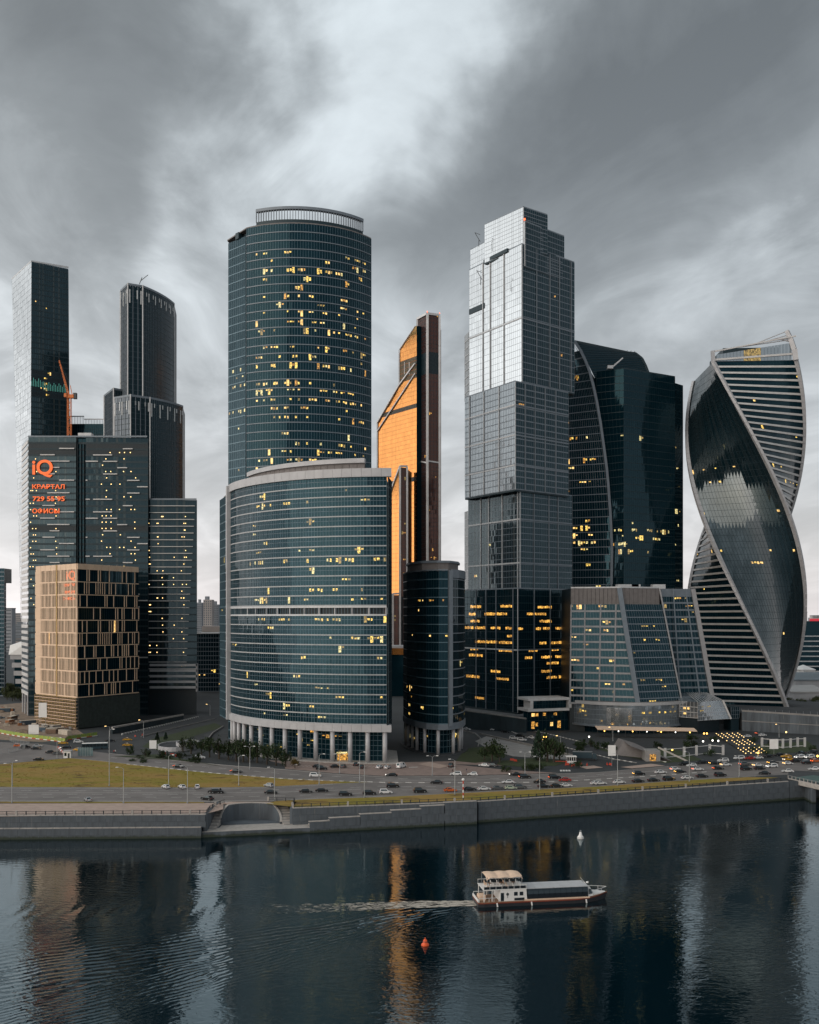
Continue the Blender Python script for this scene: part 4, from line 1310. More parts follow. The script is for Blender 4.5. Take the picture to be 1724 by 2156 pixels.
    MB().prism([tuple(corner(k, zt, RR - 2)) for k in (1, 0, 3, 2)], zt, zt + 1).build('roof', 'frame_dark', t)
    MB().prism([tuple(corner(k, zt, RR - 12)) for k in (1, 0, 3, 2)], zt + 1, zt + 11).build('roof_house', 'frame_dark', t)
    # raised terrace it stands on
    MB().prism([(Xc - 44, Yc - 44), (Xc + 60, Yc - 30), (Xc + 90, Yc + 40), (Xc - 44, Yc + 50)], 0, 4.0).build('terrace', 'asphalt', t)


# ---- pale left tower (two faces), plus crane beside it
def oko():
    t = thing('slab_tower', 'tall grey tower with silvery side wall and dark ribbed front, green strip of light', 'skyscraper', (-310, 840, 0))
    Lt, Lb = P(25, 858), P(48, 850)
    Ct, Cb = P(66, 815), P(63, 812)
    Rt, Rb = P(143.5, 832), P(150, 830)
    zt = 354.0

    def lp(a, b):
        return lambda z: (b[0] + (a[0] - b[0]) * z / zt, b[1] + (a[1] - b[1]) * z / zt)
    l, c, r = lp(Lt, Lb), lp(Ct, Cb), lp(Rt, Rb)
    nf = 80
    zs = levels(0, zt, nf)
    facade(t, lambda z: [l(z), c(z)], zs, 2.6, 'glass_pale', 'frame_mid', sp_h=.12, sp_out=.06, mw=.08, mo=.05, seed=4, jit=.03)
    zg0, zg1 = wz(818, 815), wz(795, 815)
    dk = [f for f in range(nf) if zg0 - 8 < zs[f] < zg1 + 3]
    facade(t, lambda z: [c(z), r(z)], zs, 1.5, 'glass_warm', 'frame_dark', sp_h=1.0, sp_out=.12, mw=.14, mo=.2, seed=5, dark_floors=dk,
           cells=lit_cells(nf, 20, 6, {'*': .0, 72: .25, 71: .2, 59: .12, 58: .12, 57: .12, 56: .1, 55: .1}, (1, 2), (.1, .6)) | {(58, 7), (57, 7), (56, 7), (58, 8), (57, 8), (56, 8)}, lits=('lit_yellow', 'lit_dim', 'lit_full'))
    for k in range(22):
        a, b = Vector(c((zg0 + zg1) / 2)), Vector(r((zg0 + zg1) / 2))
        p = a.lerp(b, (k + .6) / 22.5)
        zz = zg0 if k > 6 else zg0 + 2
        MB().box(p.x - .13, p.x + .13, p.y - .5, p.y - .2, zz, zz + 4.5 + (k * 5 % 3) * 1.2).build('green_light', 'green_lamp', t)
    m = MB()
    for z0, z1 in ((0, zt - .4),):
        bk = Vector((14, 34))
        q = lambda f_, z, d=.7: (f_(z)[0], f_(z)[1] + d, z)
        A = [q(l, z0, 1.4), q(c, z0, 1.4), q(r, z0), (r(z0)[0] * 1.045 - 1, r(z0)[1] + 34, z0), (l(z0)[0] + 10, l(z0)[1] + 30, z0)]
        B = [q(l, z1, 1.4), q(c, z1, 1.4), q(r, z1), (r(z1)[0] * 1.045 - 1, r(z1)[1] + 34, z1), (l(z1)[0] + 10, l(z1)[1] + 30, z1)]
        for k in range(5):
            j = (k + 1) % 5
            m.face(A[k], A[j], B[j], B[k])
        m.face(*B)
    m.build('core', 'frame_dark', t)
    MB().beam((Ct[0], Ct[1] + .5, zt + .5), (Rt[0], Rt[1] + .5, zt + 1.4), .8, 1.2).build('roof_rail', 'frame_light', t)
    MB().beam((Ct[0], Ct[1] + .5, zt + .5), (Lt[0], Lt[1] + .5, zt + .5), .8, 1.0).build('parapet', 'frame_light', t)


M['green_lamp'] = emit('green_lamp', (0.10, 0.50, 0.42), 0.22)


def crane():
    t = thing('tower_crane', 'orange lattice tower crane with raised jib beside the grey slab tower', 'crane', (wx(145, 700), 700, 0))
    x, y = wx(146, 700), 700.0
    zt = wz(838, 700)
    s = 1.1
    for a, b in ((-1, -1), (1, -1), (1, 1), (-1, 1)):
        MB().beam((x + a * s, y + b * s, 0), (x + a * s, y + b * s, zt), .38, .38).build('mast_chord', 'crane', t)
    m = MB()
    k, z, st = 0, 120.0, 2.6
    while z < zt - st:
        sg = 1 if k % 2 else -1
        m.beam((x - s * sg, y - s, z), (x + s * sg, y - s, z + st), .2, .2)
        m.beam((x - s, y + s * sg, z), (x - s, y - s * sg, z + st), .2, .2)
        m.beam((x - s, y - s, z), (x + s, y - s, z), .2, .2)
        z += st
        k += 1
    m.build('mast_lattice', 'crane', t, kind='stuff')
    MB().box(x - 1.6, x + 3.4, y - 1.5, y + 1.5, zt, zt + 2.4).build('slewing_platform', 'crane', t)
    MB().box(x + 3.0, x + 5.2, y - 1.2, y + 1.2, zt - .5, zt + 3.6).build('counterweight', 'steel_dark', t)
    MB().box(x - 3.0, x - 1.2, y - 2.4, y - .4, zt + .4, zt + 3).build('cab', 'crane', t)
    a = Vector((x - .3, y, zt + 2.4))
    b = Vector((wx(125, 700), y, wz(758, 700)))
    d = (b - a).normalized()
    nn = Vector((-d.z, 0, d.x))
    for o in (nn * .9, nn * -.2 + Vector((0, .8, 0)), nn * -.2 - Vector((0, .8, 0))):
        MB().beam(a + o, b + o * .4, .32, .32).build('jib_chord', 'crane', t)
    m = MB()
    for k in range(13):
        p, q = a.lerp(b, k / 13), a.lerp(b, (k + 1) / 13)
        m.beam(p + nn * .9, q - nn * .2 - Vector((0, .8, 0)), .18, .18)
        m.beam(p - nn * .2 - Vector((0, .8, 0)), p + nn * .9, .18, .18)
    m.build('jib_lattice', 'crane', t, kind='stuff')
    MB().beam((x + 2, y, zt + 2.4), (x + .6, y, zt + 9), .4, .4).build('gantry', 'crane', t)
    MB().beam((x + .6, y, zt + 9), b, .1, .1).build('pendant_line', 'steel_dark', t)


# ---- dark ribbed stepped tower
def eurasia():
    t = thing('ribbed_tower', 'dark ribbed stepped tower with curved front and slotted crown', 'skyscraper', (-200, 760, 0))

    def blk(xs, Ys, z0, z1, curve, slots, seed, gls):
        pts = [P(x, Y) for x, Y in zip(xs, Ys)]
        zs = levels(z0, z1, max(6, int((z1 - z0) / 4)))
        for k, (a, b) in enumerate(zip(pts, pts[1:])):
            pl = [a, b]
            if k == len(pts) - 2 and curve:
                A, B = Vector(a), Vector(b)
                nn = normals([a, b])[0]
                pl = [tuple(A.lerp(B, s / 12) + nn * (curve * 2 * (s / 12) * (1 - s / 12))) for s in range(13)]
            facade(t, pl, zs, 1.9, gls[k], 'frame_mid', sp_h=.5, sp_out=.05, mw=.32 if k < len(pts) - 2 else .10, mo=.45 if k < len(pts) - 2 else .1, seed=seed + k, sp_mat='frame_dark', every=2 if k < len(pts) - 2 else 1)
            # crown screen: glow of tall open slots painted as pale strips
            n = max(3, int(length(pl) / 2.4))
            rs = resample(pl, n)
            for j in range(n):
                if slots and (j * 7 + seed + k) % 3:
                    p = rs[j].lerp(rs[j + 1], .5)
                    MB().obox(tuple(p - normals([a, b])[0] * -.25), (b[0] - a[0], b[1] - a[1]), .75, .3, z1 - 13 + 3.5 * ((j * 5) % 3), z1 - 3).build('crown_slot_strip', 'slot_glow_paint', t)
            MB().obox(a, (1, 0), .7, .9, z0, z1 + 1.5).build('corner_trim', 'frame_light', t)
            MB().band([(p[0], p[1], z1) for p in pl], [(p[0], p[1], z1 + 1.5) for p in pl], .25, .4).build('parapet', 'frame_mid', t)
        last = pts[-1]
        MB().obox(last, (1, 0), .6, .8, z0, z1 + 1.5).build('corner_trim', 'frame_light', t)
        cpl = pts[:-1]
        MB().prism([(p[0], p[1] + 1.0) for p in pts] + [(pts[-1][0] - 4, pts[-1][1] + 25), (pts[0][0] + 8, pts[0][1] + 25)], z0, z1 - .3).build('core', 'black', t)
    zt = 309.0

    def Yat(y, z):
        return (z - H) * F / (HY - y)
    blk((253.4, 269, 300.6, 366.8), [Yat(y, zt) for y in (614.7, 599.5, 604.6, 641.8)], 150, zt, 5.0, True, 1, ('glass_silver', 'glass_rib', 'glass_rib'))
    z2 = wz(838, 735)
    blk((240.5, 274.8, 315.8, 385), (742, 733, 742, 772), 0, wz(834, 733), 4.0, True, 5, ('frame_mid', 'glass_rib', 'glass_rib'))
    blk((219, 239, 262), (770, 745, 752), 0, wz(820, 745), 0, False, 9, ('glass_rib', 'glass_rib'))
    p = P(299, 736)
    MB().beam((p[0] - 2, p[1], zt), (p[0], p[1], zt + 5), .4, .4).build('maintenance_crane', 'steel_dark', t)
    MB().beam((p[0] - 1, p[1], zt + 2.5), (p[0] + 4.5, p[1], zt + 7), .35, .35).build('crane_arm', 'steel_dark', t)


M['slot_glow_paint'] = solid('slot_glow_paint', (0.60, 0.62, 0.62), 0.5, 0.0, 0.1)


def ribbed_low():
    t = thing('dark_slab_building', 'dark low slab with open roof rail behind the orange crane', 'building', (-270, 850, 0))
    Y = 850.0
    z = wz(892, Y)
    a, b = P(140, Y), P(222, Y)
    facade(t, [a, b], levels(0, z, 50), 1.6, 'glass_dark', 'frame_dark', sp_h=.3, mw=.25, mo=.3, seed=3)
    MB().box(a[0], b[0], Y + .6, Y + 30, 0, z - .2).build('core', 'black', t)
    for k in range(26):
        x = a[0] + (b[0] - a[0]) * k / 25
        MB().box(x - .15, x + .15, Y, Y + .3, z, wz(882 if k > 11 else 876, Y)).build('rail_post', 'frame_mid', t)
    MB().box(a[0], a[0] + 15, Y - .1, Y + .4, wz(877, Y), wz(875, Y)).build('top_rail', 'frame_light', t)
    MB().box(a[0] + 15, b[0], Y - .1, Y + .4, wz(883, Y), wz(881, Y)).build('top_rail', 'frame_light', t)


# ---- twin slab with staggered white sun shades and orange lettering
def text_mesh(s, height, depth=0.25):
    cu = bpy.data.curves.new('lettering', 'FONT')
    cu.body = s
    cu.extrude = depth
    cu.offset = 0.02
    o = bpy.data.objects.new('lettering', cu)
    COL.objects.link(o)
    dg = bpy.context.evaluated_depsgraph_get()
    me = bpy.data.meshes.new_from_object(o.evaluated_get(dg))
    bpy.data.objects.remove(o)
    xs = [v.co.x for v in me.vertices]
    ys = [v.co.y for v in me.vertices]
    return me, min(xs), max(xs), min(ys), max(ys)


def sign(par, s, p0, ux, wd, hg, mat, name='sign_lettering', off=.25):
    """lettering on a wall: lower corner p0, reading direction ux, width and height in metres"""
    me, x0, x1, y0, y1 = text_mesh(s, hg)
    ux = Vector((ux[0], ux[1], 0)).normalized()
    n = Vector((ux.y, -ux.x, 0))
    for v in me.vertices:
        q = Vector(p0) + ux * ((v.co.x - x0) / (x1 - x0) * wd) + Vector((0, 0, (v.co.y - y0) / (y1 - y0) * hg)) + n * (v.co.z * .6 + off)
        v.co = q
    me.materials.clear()
    me.materials.append(M[mat])
    return link(name, me, par)


def iq():
    t = thing('twin_slab_office', 'wide dark glass office slab with staggered white bars and orange lettering', 'office building', (-180, 650, 0))
    Y = 640.0
    s = F / Y
    zt = wz(920, Y)
    xa, xb = wx(60, Y), wx(309.5, Y)
    x1, x2 = wx(159.5, Y), wx(180, Y)
    nf = 44
    zs = levels(0, zt, nf)
    fl = zs[1]
    facade(t, [(xa, Y), (x1, Y + .6)], zs, 1.55, 'glass_warm', 'frame_dark', sp_h=1.15, sp_out=.10, mw=.07, mo=.06, seed=3, dark_floors=(42, 41, 29))
    facade(t, [(x2, Y + .8), (xb, Y + 2.4)], zs, 1.55, 'glass_warm', 'frame_dark', sp_h=1.15, sp_out=.10, mw=.07, mo=.06, seed=4, dark_floors=(42, 41, 29))
    # dark shaft between the halves
    facade(t, [(x1 + .2, Y + 3), (x2 - .2, Y + 3)], zs, 3.0, 'glass_dark', 'frame_dark', sp_h=1.4, sp_out=.3, mw=.2, seed=5)
    for k in range(3):
        MB().box(x1 + .6 + k * 2.0, x1 + .85 + k * 2.0, Y + 1.4, Y + 2.6, 0, zt - 4).build('shaft_post', 'frame_dark', t)
    # roof screen
    MB().box(xa - .3, xb, Y - .1, Y + .3, zt, zt + 1.0).build('parapet', 'frame_mid', t)
    MB().prism([(xa - .3, Y + 4), (xb, Y + 4), (xb * (Y + 26) / Y, Y + 26), (xa - .3, Y + 26)], 0, zt - .2).build('core', 'black', t)
    MB().box(wx(163, Y), wx(191, Y), Y + 1, Y + 6, zt + 1, zt + 3.0).build('roof_unit', 'frame_light', t)
    # staggered bars
    bars = [(.30, .56), (.65, .97), (.25, .56), (.40, .87), (.45, .66)]
    barsb = [(.0, .07), (.28, .51), (.60, .76), (.0, .03), (.12, .43), (.83, 1.0), (.0, .2), (.67, .87), (.51, .67)]
    for f in range(2, nf - 1):
        k = nf - 1 - f
        a, b = bars[k % 5]
        MB().box(xa + (x1 - xa) * a, xa + (x1 - xa) * b, Y - .45, Y + .05, zs[f] + .55, zs[f] + 1.2).build('sunshade_bar', 'band_white', t)
        for (a, b) in ((barsb[(k * 2) % 9],) if k % 3 else (barsb[(k * 2) % 9], barsb[(k * 2 + 4) % 9])):
            MB().box(x2 + (xb - x2) * a, x2 + (xb - x2) * b, Y + .6 - .45 + 1.2 * a, Y + 1.0 + 1.2 * a, zs[f] + .55, zs[f] + 1.2).build('sunshade_bar', 'band_white', t)
    # warm lamps behind the glass
    r = random.Random(8)
    for c in (.26, .33, .40, .55, .62, .73, .80):
        for f in range(14, 42):
            if r.random() < .40:
                x = x2 + (xb - x2) * (c + r.uniform(-.01, .01))
                lamp_dot(t, (x, Y + 1.0, zs[f] + 2.5), (0, -1), .34)
    for f in range(16, 42):
        for c in (.04, .10, .16, .58):
            if r.random() < (.5 if f < 34 else .3):
                lamp_dot(t, (xa + (x1 - xa) * (c + r.uniform(-.015, .015)), Y - .05, zs[f] + 2.3), (0, -1), .32)
    # lower block to the side, set against the slab
    Y2 = 646.0
    z2 = wz(1052, Y2)
    xc, xd = wx(311, Y2), wx(413.5, Y2)
    zs2 = levels(wz(1452, Y2), z2, 28)
    facade(t, [(xc, Y2), (xd, Y2 + 1.5)], zs2, 1.5, 'glass_warm', 'frame_dark', sp_h=.9, sp_out=.10, mw=.07, mo=.06, seed=6)
    MB().prism([(xc, Y2 + 2), (xd - .3, Y2 + 2), ((xd - .3) * (Y2 + 26) / Y2, Y2 + 26), (xc, Y2 + 26)], 0, z2 - .2).build('side_core', 'black', t)
    MB().box(xc, xd, Y2, Y2 + .5, z2, z2 + 1).build('parapet', 'frame_mid', t)
    for f in range(1, 28):
        e = .97 - .2 * (27 - f) / 27 if f > 3 else 1.0
        MB().box(xc + .5, xc + (xd - xc) * e, Y2 - .5, Y2 + .1 + 1.4 * 0, zs2[f] + .3, zs2[f] + .72).build('sunshade_bar', 'band_white', t)
    for k in range(5):
        MB().box(xc + 1.5, xd + .6, Y2 - 1.0, Y2 - .2, zs2[0] + 1.0 + k * 3.6, zs2[0] + 2.5 + k * 3.6).build('louvre_band', 'clad_grey', t)
    MB().box(xd - .2, xd + .6, Y2 - 1.0, Y2 + 2, zs2[0] - 1, zs2[0] + 17).build('end_trim', 'clad_grey', t)
    for k in range(70):
        f = r.randint(3, 25)
        lamp_dot(t, (xc + (xd - xc) * r.choice((.03, .05, .2, .3, .54, .70, .74, .78)) + r.uniform(-.5, .5), Y2 - .1, zs2[f] + 2.4), (0, -1), .32)
    for k in range(6):
        MB().tube((xd - 3 - 3.2 * k, Y2 + 3, 0), (xd - 3 - 3.2 * k, Y2 + 3, zs2[0]), .8, None, 10).build('column', 'clad_grey', t)
    # banded end wall turned to the evening light
    pL, pC = P(46, 668), (xa - .4, Y + .2)
    zw0 = 13.0
    ze = levels(zw0, zt, 42)
    facade(t, [pL, pC], ze, 2.2, 'glass_silver', 'frame_mid', sp_h=2.1, sp_out=.25, mw=.0, seed=7, sp_mat='band_white')
    for a, s_ in ((pL, 0), (pC, 0)):
        for k in range(3):
            q = Vector(pL).lerp(Vector(pC), .1 + k * .4)
            MB().tube((q.x, q.y + .8, 0), (q.x, q.y + .8, zw0), .6, None, 8).build('column', 'clad_grey', t)
        break
    # orange lettering
    def put(s_, x0, x1_, y0, y1_):
        sign(t, s_, (wx(x0, Y), Y - .45, wz(y1_, Y)), (1, 0), (x1_ - x0) / s, (y1_ - y0) / s, 'sign_orange', off=.45)
    put('iQ', 69, 112, 968, 1005)
    put('КВАРТАЛ', 69, 137, 1019.5, 1029)
    put('729 55 95', 70, 137, 1045, 1055)
    put('ОФИСЫ', 69, 126, 1070, 1081)


# ---- beige finned block on a scaffolded base
def hotel():
    t = thing('finned_block', 'beige fin clad block on a scaffolded unfinished base', 'building', (-190, 590, 0))
    c = P(162.6, 563)
    l = P(76.7, 594)
    b = P(291.5, 602)
    zt, zc = wz(1186, 563), wz(1469, 563)
    nr = 10
    zs = [zc + (zt - 3.2 - zc) * k / nr for k in range(nr + 1)]
    r = random.Random(5)
    for (p, q), gl, side in (((l, c), 'glass_warm', 0), ((c, b), 'glass_dark', 1)):
        Lg = length([p, q])
        dd = (Vector(q) - Vector(p)).normalized()
        nn = normals([p, q])[0]
        nfin = int(Lg / 1.62)
        for f in range(nr):
            # panes
            for j in range(nfin):
                a_ = Vector(p) + dd * (Lg * (j + .08) / nfin)
                b_ = Vector(p) + dd * (Lg * (j + .92) / nfin)
                k1, k2, k3 = (r.uniform(-.02, .02) for _ in range(3))
                pts = [(a_.x + nn.x * k1, a_.y + nn.y * k1, zs[f] + .5), (b_.x + nn.x * k2, b_.y + nn.y * k2, zs[f] + .5), (b_.x + nn.x * k3, b_.y + nn.y * k3, zs[f + 1]), (a_.x + nn.x * (k1 + k3 - k2), a_.y + nn.y * (k1 + k3 - k2), zs[f + 1])]
                MB().face(*pts).build('pane', 'lit_full' if (side, f, j) in ((1, 5, 16), (0, 4, 9)) else gl, t)
            A, B = Vector(p), Vector(q)
            MB().band([(A.x, A.y, zs[f]), (B.x, B.y, zs[f])], [(A.x, A.y, zs[f] + (.75 if side == 0 else .45)), (B.x, B.y, zs[f] + (.75 if side == 0 else .45))], .42, .6).build('storey_band', 'clad_beige', t)
            # vertical fins, staggered from storey to storey
            for j in range(nfin + 1):
                wd = (.60 if (j * 3 + f) % 5 else 1.1) if side == 0 else (.20 if (j * 3 + f) % 6 else .42)
                if side == 0 and (j < 4):
                    wd = 1.6
                x = Vector(p) + dd * min(Lg, max(0, Lg * (j + (.12 if f % 2 else 0)) / nfin))
                me = FINS.get((wd, round(zs[1] - zs[0], 3), side))
                if me is None:
                    me = MB().box(-wd / 2, wd / 2, -.30, .30, 0, zs[1] - zs[0] - .76).mesh('fin', 'clad_beige')
                    FINS[(wd, round(zs[1] - zs[0], 3), side)] = me
                if r.random() < (1.0 if side == 0 else .40):
                    o = link('fin', me, t, local=True)
                    o.location = Vector((x.x + nn.x * .12, x.y + nn.y * .12, zs[f] + .751)) - ROOT_LOC[t.name]
                    o.rotation_euler = (0, 0, math.atan2(dd.y, dd.x))
        for k in range(8):
            u, v_ = Vector(p).lerp(Vector(q), k / 8), Vector(p).lerp(Vector(q), (k + 1) / 8 - .004)
            MB().band([(u.x, u.y, zt - 3.2), (v_.x, v_.y, zt - 3.2)], [(u.x, u.y, zt), (v_.x, v_.y, zt)], .45, .6).build('parapet_panel', 'clad_beige', t)
        # scaffolded base: floors, standards and ledgers
        nlev = 9
        for k in range(nlev):
            z = zc * k / nlev + .4
            MB().band([(p[0], p[1], z), (q[0], q[1], z)], [(p[0], p[1], z + .28), (q[0], q[1], z + .28)], 1.2, 1.6).build('deck', 'fabric' if side == 0 else 'netting', t)
            MB().band([(p[0] + nn.x * 1.1, p[1] + nn.y * 1.1, z + 1.25), (q[0] + nn.x * 1.1, q[1] + nn.y * 1.1, z + 1.25)], [(p[0] + nn.x * 1.1, p[1] + nn.y * 1.1, z + 1.42), (q[0] + nn.x * 1.1, q[1] + nn.y * 1.1, z + 1.42)], .06, .06).build('guard_rail', 'ochre' if side == 0 else 'steel_dark', t)
        for j in range(27):
            x = Vector(p) + dd * (Lg * j / 26) + nn * 1.0
            MB().tube((x.x, x.y, 0), (x.x, x.y, zc), .11, None, 6).build('standard', 'ochre' if side == 0 else 'steel_dark', t)
        if side:
            for k in range(10):
                u, v_ = Vector(p).lerp(Vector(q), k / 10) + nn * 1.35, Vector(p).lerp(Vector(q), (k + .985) / 10) + nn * 1.35
                MB().band([(u.x, u.y, .6), (v_.x, v_.y, .6)], [(u.x, u.y, zc - .6), (v_.x, v_.y, zc - .6)], .03, .0).build('safety_net', 'netting', t)
    bk = (b[0] + l[0] - c[0], b[1] + l[1] - c[1])
    ins = lambda p: (p[0] * .985 + sum((l[0], c[0], b[0], bk[0])) / 4 * .015, p[1] + (0.9))
    MB().prism([ins(l), ins(c), ins(b), bk], zc, zt - .5).build('core', 'black', t)
    MB().prism([ins(l), ins(c), ins(b), bk], zt - .4, zt - .1).build('roof', 'louvre', t)
    cc = Vector((sum((l[0], c[0], b[0], bk[0])) / 4, sum((l[1], c[1], b[1], bk[1])) / 4))
    MB().prism([tuple(Vector(p).lerp(cc, .1)) for p in (l, c, b, bk)], 0, zc).build('base_core', 'darkground', t)
    # dark drain recess in the lit face
    dd = (Vector(c) - Vector(l)).normalized()
    nn = normals([l, c])[0]
    x = Vector(l).lerp(Vector(c), .53)
    MB().obox((x.x + nn.x * .5, x.y + nn.y * .5), dd, 1.0, .5, zc, zt).build('recess_trim', 'ochre', t)
    # printed window film with lettering near the corner
    Lf = length([l, c])
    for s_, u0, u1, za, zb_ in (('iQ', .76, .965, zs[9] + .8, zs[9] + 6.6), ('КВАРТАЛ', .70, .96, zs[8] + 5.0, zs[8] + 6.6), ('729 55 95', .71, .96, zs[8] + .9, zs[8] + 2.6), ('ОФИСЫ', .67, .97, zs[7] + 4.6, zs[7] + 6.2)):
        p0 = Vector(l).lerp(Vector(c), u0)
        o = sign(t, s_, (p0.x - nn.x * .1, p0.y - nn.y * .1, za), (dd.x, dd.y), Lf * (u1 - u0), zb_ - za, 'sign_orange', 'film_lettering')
    # red hoarding at the foot of the side wall
    return t


FINS = {}
for fn in (block_b, block_c, block_a, mercury, capitals, imperia, business, pavilion, evolution, oko, crane, eurasia, ribbed_low, iq, hotel):
    fn()


# ================================================================== GROUND, WATER, EMBANKMENT
def structure(o):
    o['kind'] = 'structure'
    return o


WL = -7.0
QL0, QL1 = Vector((-900, 291)), Vector((-65.0, 319.0))
QR0, QR1, QR2 = Vector((-38.6, 329.6)), Vector((22.4, 341.0)), Vector((145.7, 383.5))
QR3 = Vector((180, 396))

gp = [(-6000, 130), tuple(QL0), tuple(QL1), (-65.0, 341.5), (-38.6, 341.5), tuple(QR0), tuple(QR1), tuple(QR2), tuple(QR3), (420, 482), (9000, 3500), (12000, 14000), (-12000, 14000)]
M['groundmix'] = solid('groundmix', (0.032, 0.037, 0.040), 0.9, 0.0, 0.3, 0.03)
structure(MB().face(*[(x, y, 0.0) for x, y in gp]).build('ground', 'groundmix'))


def water():
    m, nt, out = new_mat('river_water')
    g = N(nt)
    b = g.node('ShaderNodeBsdfPrincipled')
    nt.links.new(b.outputs[0], out.inputs[0])
    b.inputs['Base Color'].default_value = (0.0006, 0.007, 0.011, 1)
    b.inputs['Roughness'].default_value = 0.03
    b.inputs['IOR'].default_value = 2.3
    b.inputs['Specular Tint'].default_value = (0.58, 0.88, 1.0, 1)
    t = g.node('ShaderNodeTexCoord')
    p = t.outputs['Object']
    X, Y, Z = g.xyz(p)
    # wind ripples: two sizes, patches of rougher and calmer water
    n1 = g.noise(g.comb(g.m('MULTIPLY', X, 0.5), Y, 0.0), 0.85, 2.0, 0.55, 0.8)
    n2 = g.noise(g.comb(g.m('MULTIPLY', X, 0.6), Y, 4.0), 1.7, 3.0, 0.6, 0.3)
    n3 = g.noise(g.comb(X, Y, 2.0), 0.035, 3.0, 0.5)
    patch = g.m('ADD', 0.35, g.m('MULTIPLY', g.smooth(n3, 0.36, 0.66), 1.0))
    h = g.m('MULTIPLY', g.m('ADD', g.m('MULTIPLY', n1, 0.046), g.m('MULTIPLY', n2, 0.010)), patch)
    # diverging wake of the boat: crests parallel to the two arms of the V
    stern = Vector((15.5, 243.5))
    wob = g.m('MULTIPLY', g.m('SUBTRACT', g.noise(p, 0.09, 3.0), 0.5), 5.0)
    for ang, amp, lam, wd in ((rad(208), 0.095, 2.1, 11.0), (rad(220), 0.05, 1.5, 8.0), (rad(168), 0.022, 2.2, 9.0)):
        a = (math.cos(ang), math.sin(ang))
        dx_, dy_ = g.m('SUBTRACT', X, stern.x), g.m('SUBTRACT', Y, stern.y)
        s_ = g.m('ADD', g.m('MULTIPLY', dx_, a[0]), g.m('MULTIPLY', dy_, a[1]))
        c_ = g.m('ADD', g.m('ADD', g.m('MULTIPLY', dx_, -a[1]), g.m('MULTIPLY', dy_, a[0])), wob)
        width = g.m('ADD', 2.0, g.m('MULTIPLY', g.m('MAXIMUM', s_, 0.0), wd / 90.0))
        k = g.m('EXPONENT', g.m('MULTIPLY', g.m('POWER', g.m('ABSOLUTE', g.m('DIVIDE', c_, width)), 2.0), -1.0))
        k = g.m('MULTIPLY', k, g.smooth(s_, 0.0, 14.0))
        k = g.m('MULTIPLY', k, g.m('SUBTRACT', 1.0, g.m('MULTIPLY', g.smooth(s_, 60.0, 150.0), 0.6)))
        wv = g.m('SINE', g.m('MULTIPLY', c_, 2 * math.pi / lam))
        h = g.m('ADD', h, g.m('MULTIPLY', g.m('MULTIPLY', wv, k), amp * 0.45))
    # transverse waves in the trail
    s_ = g.m('SUBTRACT', stern.x, X)
    c_ = g.m('ADD', g.m('SUBTRACT', Y, stern.y), g.m('MULTIPLY', s_, 0.06))
    k = g.m('MULTIPLY', g.m('EXPONENT', g.m('MULTIPLY', g.m('POWER', g.m('ABSOLUTE', g.m('DIVIDE', c_, 7.0)), 2.0), -1.0)), g.smooth(s_, 5.0, 40.0))
    h = g.m('ADD', h, g.m('MULTIPLY', g.m('MULTIPLY', g.m('SINE', g.m('MULTIPLY', g.m('ADD', s_, g.m('MULTIPLY', wob, 0.7)), 1.5)), k), 0.012))
    bn = g.node('ShaderNodeBump')
    bn.inputs['Strength'].default_value = 1.0
    bn.inputs['Distance'].default_value = 1.0
    nt.links.new(h, bn.inputs['Height'])
    nt.links.new(bn.outputs[0], b.inputs['Normal'])
    M['water'] = m
    structure(MB().face((-6000, -400, WL), (6000, -400, WL), (6000, 2600, WL), (-6000, 2600, WL)).build('river', 'water'))


water()


def sheet(name, pts, z, mat, px=True, kind='structure', parent=None):
    q = [ground(x, y) for x, y in pts] if px else [Vector((x, y, 0)) for x, y in pts]
    o = MB().face(*[(p.x, p.y, z) for p in q]).build(name, mat, parent)
    if parent is None:
        o['kind'] = kind
    return o


def strip(name, pts, wd, z0, z1, mat, px=True, parent=None):
    """long low solid along a polyline (kerbs, walls)"""
    q = [ground(x, y) for x, y in pts] if px else [Vector((x, y, 0)) for x, y in pts]
    n = normals([(p.x, p.y) for p in q])
    lo = [(p.x - a.x * wd / 2, p.y - a.y * wd / 2, z0) for p, a in zip(q, n)]
    hi = [(p[0], p[1], z1) for p in lo]
    return MB().band(lo, hi, wd, 0.0).build(name, mat, parent)


def along(pts, step, px=True, start=0.0):
    q = [ground(x, y) for x, y in pts] if px else [Vector((x, y, 0)) for x, y in pts]
    out, s = [], start
    for a, b in zip(q, q[1:]):
        L = (b - a).length
        d = (b - a).normalized()
        while s < L:
            out.append((a + d * s, d))
            s += step
        s -= L
    return out


